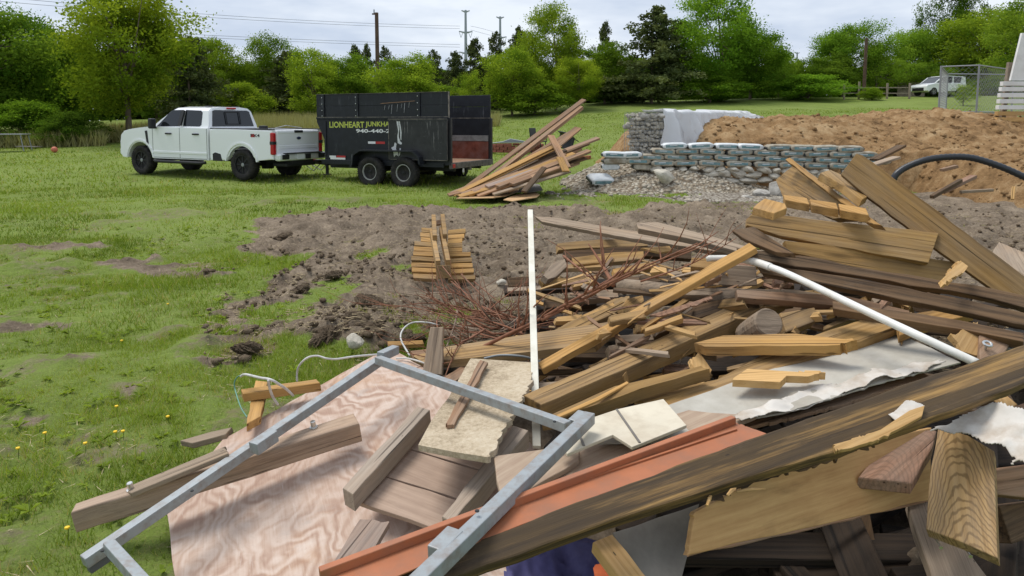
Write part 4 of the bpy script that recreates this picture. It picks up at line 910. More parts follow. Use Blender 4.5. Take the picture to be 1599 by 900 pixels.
# ---------------------------------------------------------------- white hatchback, far right
def hatchback(root):
    body = [(-.55, .25)] + arc(0, .32, .36, 172, 8, 9) + [(2.20, .25)] + arc(2.57, .32, .36, 172, 8, 9) + [(3.05, .28), (3.32, .38), (3.34, .72), (3.22, .86), (2.45, 1.02), (-.62, 1.05), (-.72, .8), (-.70, .40)]
    m = MB(); rim_prism(m, body, 'y', -.89, .89, .07); m.build('body', M['carwhite'], root)
    m = MB(); rim_prism(m, [(-.62, 1.0), (-.42, 1.56), (1.30, 1.60), (1.60, 1.53), (2.50, 1.0)], 'y', -.76, .76, .06); m.build('cabin', M['glass'], root)
    m = MB(); rim_prism(m, [(-.50, 1.52), (-.42, 1.585), (1.30, 1.625), (1.62, 1.545), (1.55, 1.53), (-.4, 1.50)], 'y', -.75, .75, .03); m.build('roof', M['carwhite'], root)
    for s in (1, -1):
        for x, w_ in ((-.42, .28), (.62, .09), (1.55, .07)):
            m = MB(); m.prism([(x - w_, 1.0), (x + w_, 1.0), (x + w_ * .5, 1.55), (x - w_ * .7, 1.55)] if x < 1.5 else [(2.32, 1.0), (2.46, 1.0), (1.66, 1.54), (1.55, 1.54)], 'y', s * .70, s * .79); m.build('pillar', M['carwhite'], root)
        m = MB(); m.box((1.95, s * .96, 1.10), (.12, .16, .12), None, .03); m.build('mirror', M['carwhite'], root)
        m = MB(); m.box((3.24, s * .68, .74), (.14, .36, .10), None, .02); m.build('headlight', M['whitelens'], root)
        for x in (.45, 1.45):
            m = MB(); m.box((x, s * .90, .84), (.16, .03, .03)); m.build('door_handle', M['chrome'], root)
        for x in (0, 2.57): wheel(root, x, s * .80, .325, .2, M['rimsteel'], s, 5)
    m = MB(); m.box((3.31, 0, .50), (.08, 1.2, .26), None, .02); m.build('grille', M['black'], root)
    m = MB(); m.box((-.70, .66, .95), (.08, .2, .30), None, .02); m.build('tail_light', M['redlight'], root)
c0 = PY(1484, 150, 60); hb = empty('hatchback_car', (c0.x, 60, g1(c0.x, 60)), R(180 + 14), 'white compact hatchback parked before the trees at the far right', 'car'); hatchback(hb)
hb.scale = (1.0,) * 3
# ================================================================= RETAINING WALL, GABION, SMALLER THINGS IN THE FIELD
rr = random.Random(31)
def stone_mesh(seed, name='stone'):
    r = np.random.default_rng(seed); b = bmesh.new(); bmesh.ops.create_icosphere(b, subdivisions=3, radius=.5)
    pl = r.normal(size=(11, 3)); pl /= np.linalg.norm(pl, axis=1)[:, None]; d = r.uniform(.30, .43, 11)
    for v in b.verts:
        p = np.array(v.co)
        for n_, q in zip(pl, d):
            e = p @ n_ - q
            if e > 0: p = p - n_ * e * .92
        v.co = p + r.normal(size=3) * .004
    me = bpy.data.meshes.new(name); b.to_mesh(me); b.free(); me.polygons.foreach_set('use_smooth', [False] * len(me.polygons)); return me
ST = [stone_mesh(40 + i) for i in range(7)]; ST2 = [stone_mesh(60 + i, 'fill_stone') for i in range(6)]
for m_ in ST: m_.materials.append(M['stone'])
for m_ in ST2: m_.materials.append(M['stone2'])
def put(me, name, loc, scale, rot=None, parent=None):
    o = bpy.data.objects.new(name, me); col.objects.link(o); o.location = loc; o.scale = scale
    o.rotation_euler = rot or (rr.uniform(-.3, .3), rr.uniform(-.3, .3), rr.uniform(0, 6.28)); o.parent = parent; return o
# ---- bags of concrete laid like masonry
def bag_mesh(seed, mat, L=.60, D=.40, H=.15):
    r = np.random.default_rng(seed); b = bmesh.new(); bmesh.ops.create_cube(b, size=2); bmesh.ops.subdivide_edges(b, edges=b.edges[:], cuts=7, use_grid_fill=True)
    for v in b.verts:
        x, y, z = v.co; e = (1 - abs(x) ** 8) ** .3 if abs(x) < 1 else 0; e = .58 + .42 * e
        f = (1 - abs(y) ** 8) ** .3 if abs(y) < 1 else 0; f = .62 + .38 * f; sg = .05 * math.sin(x * 2.4 + seed) + .06 * (r.random() - .5)
        v.co = (x * L / 2 * (1 - .05 * abs(z)), y * D / 2 * (.90 + .10 * e), (z * e * f + sg * (1 - .4 * abs(z))) * H / 2)
    me = bpy.data.meshes.new('paper_sack'); b.to_mesh(me); b.free(); me.materials.append(mat); me.polygons.foreach_set('use_smooth', [True] * len(me.polygons)); return me
BAGS = [[bag_mesh(s, M[k]) for s in (1, 2, 3)] for k in ('bagside', 'bagwhite')]
def strip_mesh(name, mat, x0, x1, z0, z1, L=.60, D=.40, H=.15, bul=.012):
    """print on the long face, following its bulge"""
    b = bmesh.new(); nx, nz = 8, 4; g = []
    for i in range(nx + 1):
        rw = []
        for k in range(nz + 1):
            x = x0 + (x1 - x0) * i / nx; z = z0 + (z1 - z0) * k / nz; zz = abs(z) / (H / 2); rw.append(b.verts.new((x, -D / 2 * (1.0 - .0 * zz) - .004 + .004 * zz, z)))
        g.append(rw)
    for i in range(nx):
        for k in range(nz): b.faces.new((g[i][k], g[i + 1][k], g[i + 1][k + 1], g[i][k + 1]))
    me = bpy.data.meshes.new(name); b.to_mesh(me); b.free(); me.materials.append(mat); return me
PRINT = strip_mesh('printed_face', M['bagblue'], -.22, .20, -.028, .03); 
PRW = strip_mesh('printed_band', M['bagwhite'], -.12, .05, .006, .022, D=.408)
ENDM = MB(); ENDM.box((.296, 0, -.008), (.03, .34, .045), None, .012); ENDM.box((-.296, 0, -.008), (.03, .34, .045), None, .012)
bmesh.ops.recalc_face_normals(ENDM.b, faces=ENDM.b.faces[:])
SEAM = bpy.data.meshes.new('end_seam'); mm_ = MB(); mm_.box((0, 0, -.008), (.035, .36, .060), None, .012); mm_.b.to_mesh(SEAM); SEAM.materials.append(M['bagblack'])
def wall_y(u): return WALL_Y - .0022 * max(0, u - 1060)
def bag(u, v, label, grp, white=0, yoff=0, rz=0, scale=1.0, ry=None, printed=True):
    y = wall_y(u) + yoff; p = PY(u, v, y); root = empty('concrete_bag', (p.x, p.y + .2, p.z), rz + rr.uniform(-.06, .06), label, 'bag', grp); root.scale = (scale, scale, 1.05)
    root.rotation_euler[1] = rr.uniform(-.05, .05) if ry is None else ry
    o = bpy.data.objects.new('paper_sack', BAGS[white][rr.randrange(3)]); col.objects.link(o); o.parent = root
    if printed:
        o = bpy.data.objects.new('printed_face', PRINT); col.objects.link(o); o.parent = root
        o = bpy.data.objects.new('printed_band', PRW); col.objects.link(o); o.parent = root
    for s in (1, -1):
        o = bpy.data.objects.new('end_seam', SEAM); col.objects.link(o); o.parent = root; o.location = (s * .298, 0, 0)
    return root
rows = [('top row', 228.5, [(1055, 1), (1096, 1), (1138, 1), (1174, 1), (1220, 0), (1256, 0), (1292, 0), (1330, 0)]),
        ('second row', 237.2, [(1038, 0), (1075, 0), (1113, 0), (1157, 0), (1199, 0), (1240, 0), (1278, 0), (1316, 0), (1352, 0)]),
        ('third row', 246.2, [(1019, 0), (1056, 0), (1095, 0), (1136, 0), (1176, 0), (1215, 0), (1254, 0), (1294, 0), (1334, 0), (1372, 0)]),
        ('lowest bag row', 255.4, [(1036, 0), (1073, 0), (1112, 0), (1155, 0), (1199, 0), (1238, 0), (1278, 0), (1316, 0)])]
for nm, v, us in rows:
    for i, (u, wv) in enumerate(us):
        drop = .022 * max(0, u - 1100)
        lab = f'printed concrete bag in the {nm} of the bag wall' if not wv else 'white topped concrete bag in the top row of the bag wall'
        bag(u, v + drop, lab, f'bags of the {nm}' if not wv else 'white topped bags of the top row', wv, -.04 if nm.startswith('low') else 0, -.0022 * 9 if u > 1060 else 0)
bag(961, 242.5, 'dark bag with white top at the left end of the bag wall, upper one', None, 1)
bag(984, 242.8, 'second white topped dark bag from the left end of the bag wall', None, 1)
bag(1012, 244, 'grey printed bag between the white topped end bags and the tall wall', None, 0) if False else None
bag(962, 252.3, 'pale mud coloured bag under the dark end bag', None, 0, printed=False)
bag(998, 252.6, 'faded printed bag beside the pale end bag in the lower left of the wall', None, 0)
bag(955, 261.2, 'short white bag at the foot of the left end of the wall', None, 1, scale=.72, printed=False)
bag(1005, 261.6, 'cream bag with worn face at the foot of the wall beside the stones', None, 0, scale=.8, printed=False)
def on_bank(u, v):
    d = ray(u, v); s = 10.0
    while True:
        p = CAM + d * s
        if p.z <= max(g1(p.x, p.y), float(bank_z(np.array([p.x]), np.array([p.y]))[0]) if p.y > 15 and .3 < p.x < 7 else -9): return p
        s += .02
lb = on_bank(938, 286); lb.z += .07; root = empty('concrete_bag', (lb.x, lb.y, lb.z + .02), R(12), 'lone white and blue bag lying on the gravel in front of the bank', 'bag')
root.rotation_euler[0] = R(14); root.scale = (1.0, 1.25, 1.25)
for nm_, me_ in (('paper_sack', BAGS[1][1]), ('printed_face', PRINT)):
    o = bpy.data.objects.new(nm_, me_); col.objects.link(o); o.parent = root
for s in (1, -1):
    o = bpy.data.objects.new('end_seam', SEAM); col.objects.link(o); o.parent = root; o.location = (s * .298, 0, 0)
# ---- courses of pale stones under the bags
for (v, us, hgt, wdt, gr) in ((264.5, range(1024, 1330, 21), .15, .30, 'upper course of pale stones'), (272, range(1036, 1320, 25), .17, .40, 'middle course of pale stones'), (280.5, range(1046, 1300, 31), .16, .44, 'lower course of pale stones')):
    for u in us:
        uu = u + rr.uniform(-6, 6); p = PY(uu, v + .022 * max(0, uu - 1100) + rr.uniform(-1.5, 1.5), wall_y(uu) - .05)
        o = put(ST[rr.randrange(7)], 'wall_stone', (p.x, p.y + .12, p.z), (wdt * rr.uniform(.85, 1.3), .36, hgt * rr.uniform(.9, 1.35)), (rr.uniform(-.12, .12), rr.uniform(-.25, .25), rr.choice((0, 3.14)) + rr.uniform(-.2, .2)))
        tag(o, f'pale limestone in the {gr[:-15] if False else gr.split(" course")[0]} stone course under the concrete bags', 'stone', gr)
o = put(ST[2], 'boulder', PY(1037, 276, 16.5), (.62, .4, .34), (0, R(28), .2)); tag(o, 'big slanted pale rock leaning at the left of the stone courses', 'rock')
for (u, v, y, s, lb_) in ((1212, 298, 15.6, (.45, .4, .42), 'dark grey boulder beside the top of the lumber pile'), (1190, 306, 15.2, (.50, .4, .34), 'brown rock left of the dark grey boulder'), (1165, 312, 14.8, (.34, .3, .22), 'small brown rock on the gravel left of the boulders')):
    o = put(ST2[rr.randrange(6)], 'boulder', PY(u, v, y), s); tag(o, lb_, 'rock')

# ---- gabion: wire basket of stones running back to the right, with a plastic sheet over it
GX, GYY = PY(975, 240, 18.4).x, 18.4
ga = empty('gabion', (GX, GYY, .70), R(4), 'long wire gabion basket filled with grey stones on the gravel bank', 'gabion')
GW, GLEN, GH = 1.0, 4.6, 1.20
D1 = Vector((1, 0, 0)); D2 = Vector((.74, .70, 0)).normalized()       # end face runs along D1, the basket along D2
def gp(a, b, z): return D1 * a + D2 * b + Vector((0, 0, z))
k = 0; fillv = []
spots = []
for i in range(9):
    for j in range(11): spots.append((i, j))
for (i, j) in spots:
    a = (i + .5 + .5 * (j % 2) - .25 + rr.uniform(-.2, .2)) / 9 * GW; z = (j + .5 + rr.uniform(-.2, .2)) / 11 * GH
    if not .03 < a < GW - .02: continue
    s = rr.uniform(.115, .175); put(ST2[rr.randrange(6)] if rr.random() < .25 else ST[rr.randrange(7)], 'fill_stone', gp(a, .07 + rr.uniform(0, .05), z), (s * rr.uniform(1, 1.4), s, s * rr.uniform(.7, 1)), parent=ga); k += 1
def stuff_stones(n, fn, name, parent):
    V = []; F = []; off = 0
    base = [np.array([v.co for v in me.vertices]) for me in ST2[:3]]; fc = [np.array([list(p.vertices) for p in me.polygons]) for me in ST2[:3]]
    for i in range(n):
        p, s = fn(i); q = rr.randrange(3); a = rr.uniform(0, 6.28); ca, sa = math.cos(a), math.sin(a); Rm = np.array([[ca, -sa, 0], [sa, ca, 0], [0, 0, 1]])
        V.append((base[q] * np.array([s * 1.2, s, s * .85])) @ Rm.T + np.array(p)); F.append(fc[q] + off); off += len(base[q])
    me = fast_mesh(name, np.concatenate(V), np.concatenate(F), 3); o = link(name, me, M['stone2'], parent); return o
def fn(i):
    q = rr.random(); b = rr.uniform(0, GLEN)
    if q < .55: return gp(rr.uniform(.05, GW), b, GH - .07 + rr.uniform(-.04, .03)), rr.uniform(.12, .2)
    if q < .8: return gp(GW - .05, b, rr.uniform(0, GH)), rr.uniform(.13, .2)
    return gp(rr.uniform(0.02, .1), b, rr.uniform(.05, GH)), rr.uniform(.13, .2)
o = stuff_stones(420, fn, 'stone_fill', ga); o['kind'] = 'stuff'
m = MB(); m.b.faces.ensure_lookup_table()
core = [gp(.12, .22, .03), gp(GW - .12, .22, .03), gp(GW - .12, GLEN, .03), gp(.12, GLEN, .03)]
top = [p + Vector((0, 0, GH - .14)) for p in core]; m.quad(*core); m.quad(*top)
for i in range(4): m.quad(core[i], core[(i + 1) % 4], top[(i + 1) % 4], top[i])
m.build('inner_fill', M['stone2'], ga)
m = MB()
for i in range(14): a = GW * i / 13; m.tube([gp(a, -.02, 0), gp(a, -.02, GH)], .0035, 4)
for j in range(17): z = GH * j / 16; m.tube([gp(0, -.02, z), gp(GW, -.02, z)], .0035, 4)
for i in range(47): b = GLEN * i / 46; m.tube([gp(0, b, GH + .02), gp(GW, b, GH + .02)], .0035, 4)
for i in range(11): a = GW * i / 10; m.tube([gp(a, 0, GH + .02), gp(a, GLEN, GH + .02)], .0035, 4)
for i in range(47): b = GLEN * i / 46; m.tube([gp(0, b, 0), gp(0, b, GH)], .0035, 4)
m.build('wire_mesh', M['link'], ga)
def film():
    nx, ny = 120, 44; V = []
    I, J = np.meshgrid(np.arange(nx + 1), np.arange(ny + 1), indexing='ij'); S = I / nx; T = J / ny
    f1 = fbm(S * 15, T * 1.2 + 3, 3, .55); f2 = fbm(S * 38 + 7, T * 2.2, 3, .6)
    for i in range(nx + 1):
        s = i / nx
        for j in range(ny + 1):
            t = j / ny; fo = .36 * f1[i, j] + .16 * f2[i, j]; b = .02 + s * (GLEN - .05) + (.10 * f2[i, j] - .30 * (1 - s) * max(0, t - .4)) * t
            if t < .38: a = GW * (.40 + .60 * (t / .38)); z = GH + .05 + .10 * abs(f1[i, j]) + .04 * f2[i, j]
            else:
                q = (t - .38) / .62; swag = (.12 + 1.25 * abs(f2[i, 0])) + .95 * (1 - s) ** 2.2 + .30 * math.exp(-((s - .42) / .16) ** 2) + .12 * f1[i, 0]
                a = GW + .04 + .20 * q + fo * (.4 + q); z = GH + .04 - GH * max(.1, swag) * q + .05 * f2[i, j] * q + .04 * abs(f1[i, j])
            V.append(gp(a, b, z) + ga.location)
    F = [(i * (ny + 1) + j, (i + 1) * (ny + 1) + j, (i + 1) * (ny + 1) + j + 1, i * (ny + 1) + j + 1) for i in range(nx) for j in range(ny)]
    o = pydata('plastic_sheet', V, F, M['film'], None, True); tag(o, 'crumpled clear white plastic sheet draped over the gabion side', 'plastic sheet')
    o.modifiers.new('thickness', 'SOLIDIFY').thickness = .003
film()
m = MB(); m.quad(gp(.02, .35, GH + .045), gp(.5, .35, GH + .05), gp(.5, GLEN, GH + .05), gp(.02, GLEN, GH + .045)); o = m.build('grey_tarp', plain('blue_grey_tarp', (.17, .20, .25), .6, 0, .4, .15, 3), None); o.location = ga.location; tag(o, 'blue grey cover sheet lying flat along the gabion top', 'tarp')
o.modifiers.new('thickness', 'SOLIDIFY').thickness = .004
# gravel scattered on the bank and apron: one mass
def scatter_stones(name, n, fpos, mat, smin, smax, label, cat):
    base = []; fc = []
    for sd_ in range(3):
        b = bmesh.new(); bmesh.ops.create_icosphere(b, subdivisions=1, radius=.5); r = np.random.default_rng(sd_ + 500)
        for v in b.verts: v.co = v.co * r.uniform(.6, 1.25)
        b.verts.ensure_lookup_table(); base.append(np.array([v.co for v in b.verts])); b.verts.index_update(); fc.append(np.array([[v.index for v in f.verts] for f in b.faces])); b.free()
    V = []; F = []; off = 0; r = np.random.default_rng(len(name)); P = fpos(r, n)
    for p in P:
        s = smin + (smax - smin) * r.random() ** 3; a = r.random() * 6.28; ca, sa = math.cos(a), math.sin(a); q = int(r.integers(3)); Rm = np.array([[ca, -sa, 0], [sa, ca, 0], [0, 0, 1]])
        V.append((base[q] * np.array([s * 1.3, s, s * .75])) @ Rm.T + p); F.append(fc[q] + off); off += len(base[q])
    o = link(name, fast_mesh(name, np.concatenate(V), np.concatenate(F), 3), mat); tag(o, label, cat, kind='stuff'); return o
def fgrav(r, n):
    x = r.uniform(.4, 8.2, n * 6); y = r.uniform(13.6, 21.5, n * 6); zb_ = np.where((y > 15) & (x < 7), bank_z(x, y), -9); zg = gz(x, y); d, g = masks(x, y)
    k = (zb_ > zg) | (g > .4); z = np.maximum(zb_, zg + .04); return np.stack([x, y, z], -1)[k][:n]
scatter_stones('loose_gravel', 3800, fgrav, plain('loose_gravel_stone', (.37, .33, .265), .95, 0, .1, .35, 2.5), .03, .13, 'loose pale gravel lying on the bank below the gabion', 'gravel')

# ---- grey brown clods, chips and straw on the torn earth
def on_dirt(r, n, lim):
    u = r.uniform(320, 1640, n * 5); v = r.uniform(320, 600, n * 5); th_ = np.arctan((v - CV) / FPX) + PITCH; y = CAM_H / np.tan(th_); x = (u - CU) / FPX * (y * math.cos(PITCH) + CAM_H * math.sin(PITCH))
    d, g = masks(x, y); dens = .25 + .9 * (fbm(x * .9, y * .9, 3) + .3); k = (d > lim) & (r.random(len(x)) < dens); z = gz(x, y) + .16 * fbm(x * 2.1, y * 2.1, 5, .58) - .02 + .12 * np.abs(fbm(x * 3.3 + 5, y * 2.6, 4, .6)) + .07 * np.abs(fbm(x * 7.5, y * 6.5 + 4, 3, .6))
    return np.stack([x, y, z + .01], -1)[k][:n]
scatter_stones('dirt_clods', 9000, lambda r, n: on_dirt(r, n, .5), M['clod'], .008, .075, 'grey brown clods of torn up earth', 'clods')
def fclod2(r, n):
    x = r.uniform(4.2, 16, n * 4); y = r.uniform(9.2, 22, n * 4); z = mound_z(x, y); k = (z > gz(x, y) - .02) & ((y > 17.3) | (x > 9.6)); return np.stack([x, y, z], -1)[k][:n]
scatter_stones('clay_clods', 2600, fclod2, M['clay'], .02, .17, 'orange brown clods lying on the clay mound', 'clods')
def litter(name, n, mat, label, ln, th):
    r = np.random.default_rng(88 + n); P = on_dirt(r, n, .3); n = len(P); a = r.random(n) * 3.14; L = ln * (.2 + r.random(n) ** 2); w_ = th * (.5 + r.random(n)); t_ = r.uniform(-.25, .25, n)
    D = np.stack([np.cos(a) * L / 2, np.sin(a) * L / 2, t_ * L / 2], -1); N = np.stack([-np.sin(a) * w_, np.cos(a) * w_, 0 * a], -1); U = np.stack([0 * a, 0 * a, w_ * 1.6], -1); P = P + [0, 0, .012]
    V = np.stack([P - D - N, P + D, P - D + N, P - D + U], 1).reshape(-1, 3); i = np.arange(n)[:, None, None] * 4; F = (np.array([[0, 1, 2], [0, 3, 1], [2, 1, 3], [0, 2, 3]])[None] + i).reshape(-1, 3)
    o = link(name, fast_mesh(name, V, F, 3), mat); tag(o, label, 'litter', kind='stuff')
litter('straw_litter', 8000, plain('dry_straw', (.40, .32, .20), .9, 0, .1, .35, 40), 'dry straw and wood chips strewn on the bare earth', .14, .0036)

# ---- second, far pile of old lumber in front of the trailer
def fboard(name, a, b, w_, t_, mat, label, group=None, up=(0, 0, 1), cat='board'):
    a, b = Vector(a), Vector(b); m = MB(); L = (b - a).length; x = (b - a).normalized(); y = Vector(up).cross(x).normalized(); z = x.cross(y)
    m.box((0, 0, 0), (L, w_, t_), None, min(.006, t_ * .2)); o = m.build(name, mat)
    o.matrix_world = Matrix.Translation((a + b) / 2) @ Matrix((x, y, z)).transposed().to_4x4(); return tag(o, label, cat, group)
fp = [  # (u,v,y) foot -> (u,v,y) head, width, label
 ((716, 303, 15.6), (912, 156, 18.2), .14, .04, 'brown', 'longest grey brown board leaning up highest from the far pile'),
 ((752, 290, 15.8), (908, 168, 18.0), .12, .09, 'far_wood', 'reddish beam leaning just below the longest board of the far pile'),
 ((800, 262, 16.6), (899, 203, 18.2), .10, .09, 'brown', 'short brown beam tilted up under the leaning boards of the far pile'),
 ((838, 254, 16.4), (903, 200, 17.6), .20, .04, 'far_wood', 'reddish plank end standing out at the right of the far pile'),
 ((705, 303, 15.2), (934, 216, 17.2), .14, .05, 'brown', 'long dark plank along the upper edge of the far pile'),
 ((712, 306, 15.0), (918, 224, 17.0), .14, .05, 'dark', 'long almost black plank second from the top of the far pile'),
 ((722, 305, 14.9), (906, 232, 16.9), .14, .05, 'far_wood', 'long tan plank in the middle of the far pile'),
 ((730, 305, 14.8), (896, 240, 16.6), .15, .05, 'honey', 'yellowish plank lying over the middle of the far pile'),
 ((738, 300, 14.9), (912, 238, 16.9), .14, .05, 'brown', 'grey brown plank partly covered in the far pile'),
 ((760, 292, 15.0), (902, 244, 16.6), .14, .05, 'pinkgrey', 'pale grey plank low in the far pile'),
 ((776, 292, 14.9), (920, 236, 16.8), .15, .06, 'far_wood', 'short wide plank at the right of the far pile'),
 ((798, 288, 14.9), (886, 256, 16.2), .14, .05, 'brown', 'lowest brown board at the right of the far pile'),
 ((717, 307, 14.7), (800, 284, 15.3), .14, .03, 'honey', 'fresh yellow board with its end in the grass by the far pile'),
 ((818, 300, 14.6), (850, 262, 15.4), .12, .05, 'dark', 'dark short board propped under the far pile'),
 ((860, 212, 16.7), (886, 262, 15.6), .16, .04, 'far_wood', 'short upright tan board standing across the far pile'),
 ((874, 246, 15.6), (884, 268, 15.2), .16, .04, 'honey', 'stubby tan board end hanging over the right of the far pile'),
]
for i, (a, b, w_, t_, mt, lb_) in enumerate(fp):
    A = PY(*a); B = PY(*b); A.z = max(A.z, .04); fboard('lumber_plank', A, B, w_, t_, M[mt], lb_, up=(0.1, -.25, 1))
    if i in (4, 5, 6, 8, 9, 10):                     # boards buried under the visible ones
        for q in range(2):
            off = Vector((rr.uniform(-.12, .12), rr.uniform(.1, .45), -.10 - .09 * q)); fboard('lumber_plank', A.lerp(B, .1) + off, A.lerp(B, rr.uniform(.8, .97)) + off, .14, .05, M[rr.choice(('dark', 'brown', 'far_wood'))], 'half buried brown plank inside the far lumber pile', 'planks inside the far lumber pile', (0, -.2, 1))
for a, b, w_, t_, mt, lb_ in (((700, 305, 15.0), (822, 274, 15.7), .14, .04, 'brown', 'long low grey brown board reaching furthest left at the foot of the far pile'), ((712, 300, 15.4), (850, 262, 16.2), .12, .05, 'far_wood', 'low tan board lying behind the furthest left board of the far pile'), ((745, 306, 14.8), (872, 262, 15.6), .14, .04, 'far_wood', 'low reddish board along the near edge of the far pile'), ((770, 304, 14.7), (890, 268, 15.5), .10, .04, 'grey', 'narrow low grey board in front at the right of the far pile')):
    A = PY(*a); A.z = max(A.z, .05); fboard('lumber_plank', A, PY(*b), w_, t_, M[mt], lb_, up=(0, -.3, 1))
fr_ = random.Random(8)
for q in range(22):
    t0 = fr_.random(); A = PY(708 + 60 * t0 + fr_.uniform(-4, 4), 305 - 8 * t0, 15.0 + .5 * t0); B = PY(900 + fr_.uniform(-40, 24), 222 + 38 * t0 + fr_.uniform(-4, 6), 16.7 + fr_.uniform(-.2, .3)); A.z = max(A.z, .05)
    fboard('lumber_plank', A, A.lerp(B, fr_.uniform(.7, 1.0)), fr_.choice((.09, .14, .14)), fr_.choice((.025, .04)), M[fr_.choice(('brown', 'far_wood', 'far_wood', 'grey', 'dark', 'honey'))], 'thin old plank lying slanted among the others in the far lumber pile', 'thin slanted planks of the far lumber pile', (fr_.uniform(-.1, .3), -.3, 1))
def flat_sheet(name, pts, z, t_, mat, label, cat, tilt=0):
    P = [PZ(u, v, z + tilt * i) for i, (u, v) in enumerate(pts)]; c = sum(P, Vector()) / len(P); m = MB(); m.prism([(p.x - c.x, p.y - c.y) for p in P], 'z', -t_, 0); o = m.build(name, mat); o.location = (c.x, c.y, z); return tag(o, label, cat)
flat_sheet('plywood_sheet', [(712, 310), (770, 291), (815, 288), (808, 300), (790, 306), (770, 309)], .10, .015, M['far_ply'], 'tan plywood sheet lying on the grass at the front of the far pile', 'plywood')
flat_sheet('plywood_sheet', [(786, 312), (800, 306), (832, 298), (843, 304), (838, 308), (800, 314)], .08, .015, M['far_ply'], 'small broken plywood piece right of the larger tan sheet', 'plywood')
flat_sheet('torn_felt', [(808, 300), (822, 285), (842, 288), (848, 297), (828, 300)], .14, .01, M['felt'], 'dark torn felt scrap between the plywood pieces of the far pile', 'felt scrap')

# ---- brick fire ring with a knocked over chair
br = empty('brick_ring', PY(806, 216, 27.5), 0, 'low red brick fire ring behind the trailer', 'fire ring'); br.location.z = g1(br.location.x, 27.5)
for c in range(3):
    for k in range(20):
        a = 2 * math.pi * (k + .5 * (c % 2)) / 20
        if c == 2 and k in (15, 16, 17): continue
        m = MB(); m.box((math.cos(a) * 1.02, math.sin(a) * .95, .055 + c * .105), (.10, .29, .095), Matrix.Rotation(a, 3, 'Z'), .008); m.build('brick', M['brick'], br)
def simple_chair(root):
    for x in (-.22, .22):
        for y in (-.2, .2): m = MB(); m.tube([(x, y, 0), (x * .95, y * .95, .43)], .02, 6); m.build('leg', M['blackplastic'], root)
    m = MB(); m.box((0, 0, .44), (.5, .48, .04), None, .012); m.build('seat', M['blackplastic'], root)
    m = MB(); m.box((0, .24, .70), (.48, .04, .50), Matrix.Rotation(R(-8), 3, 'X'), .012); m.build('backrest', M['blackplastic'], root)
    for x in (-.25, .25): m = MB(); m.bar((x, -.22, .64), (x, .24, .66), .04, .03); m.tube([(x, -.2, .44), (x, -.2, .64)], .016, 6); m.build('armrest', M['blackplastic'], root)
p = PY(841, 205, 26.6); ch = empty('garden_chair', (p.x, p.y, g1(p.x, p.y) + .02), R(60), 'black garden chair standing at the brick fire ring', 'chair'); simple_chair(ch)
p = PY(893, 204, 26.2); ch = empty('garden_chair', (p.x, p.y, g1(p.x, p.y) + .30), R(-30), 'black garden chair tipped on its back behind the leaning boards', 'chair'); ch.rotation_euler = (R(75), R(10), R(-30)); simple_chair(ch)
p = PY(893, 210, 24.5); pt = empty('brick_planter', (p.x, p.y, g1(p.x, p.y)), .2, 'low orange brick edging behind the leaning boards', 'brick edging')
for k in range(9):
    a = R(180 + 22 * k); m = MB(); m.box((math.cos(a) * .62, math.sin(a) * .5, .06), (.10, .23, .12), Matrix.Rotation(a, 3, 'Z'), .008); m.build('brick', plain('orange_brick', (.33, .14, .075), .9, 0, .2, .3, 14) if k == 0 else bpy.data.materials['orange_brick'], pt)
p = PY(797, 200, 28); m = MB(); m.prism([(-.7, 0), (-.3, .05), (0, .16), (.35, .10), (.8, .02)], 'y', -.3, .3); o = m.build('grill_lid', M['steelgrey']); o.location = (p.x, p.y - .2, g1(p.x, 28) + .32); tag(o, 'grey metal cover lying on the brick fire ring', 'cover')
# ---- metal table frame, board and ball at the far left
p = PY(14, 236, 31); tb = empty('table_frame', (p.x, p.y, g1(p.x, p.y)), R(10), 'grey metal table cut by the left edge of the field', 'table')
m = MB(); m.box((0, 0, .76), (1.5, .8, .035), None, .01); m.build('table_top', M['link'], tb)
for x in (-.65, .65):
    for y in (-.34, .34): m = MB(); m.tube([(x, y, .74), (x * 1.18, y * 1.1, 0)], .022, 8); m.build('leg', M['link'], tb)
p = PY(46, 233, 32.5); fboard('loose_board', (p.x - .5, p.y, g1(p.x, p.y) + .12), (p.x + .45, p.y, g1(p.x, p.y) + .10), .5, .03, M['felt'], 'dark board lying on the grass near the metal table')
p = PY(85, 235, 30); m = MB(); bmesh.ops.create_icosphere(m.b, subdivisions=3, radius=.13); o = m.build('ball', plain('orange_red_ball', (.48, .14, .08), .6), None, True); o.location = (p.x, p.y, g1(p.x, p.y) + .13); tag(o, 'orange red ball lying on the grass at the far left', 'ball')
# ---- rail fence, kennel, poles
for i, u in enumerate((1318, 1341, 1385, 1420)):
    p = PY(u, 150, 57); m = MB(); m.box((0, 0, .62), (.13, .13, 1.35 if i != 1 else 1.6), None, .01); 
    if i == 1: root = empty('rail_fence', (p.x, 57, g1(p.x, 57)), 0, 'old wooden rail fence in front of the far trees on the right', 'fence'); fx = p.x
    m.b.verts.ensure_lookup_table(); fence_posts = globals().setdefault('fence_posts', []); fence_posts.append((m, p.x))
for m, x in fence_posts: o = m.build('post', M['fencewood'], root); o.location = (x - fx, 0, 0)
for z in (.95, .5):
    m = MB(); m.box(((fence_posts[0][1] + fence_posts[-1][1]) / 2 - fx, .09, z), (fence_posts[-1][1] - fence_posts[0][1] + .2, .04, .08)); m.build('rail', M['fencewood'], root)
p = PY(1395, 150, 69); bf = empty('board_fence', (p.x, 66, g1(p.x, 66)), 0, 'weathered board fence section beside the white hatchback', 'fence')
m = MB()
for i in range(16): m.box((-1.2 + i * .16, 0, .75), (.145, .025, 1.5 + rr.uniform(-.06, .06)))
m.build('pickets', M['fencewood'], bf)
for z in (.4, 1.1): m = MB(); m.box((0, .05, z), (2.6, .05, .09)); m.build('rail', M['fencewood'], bf)

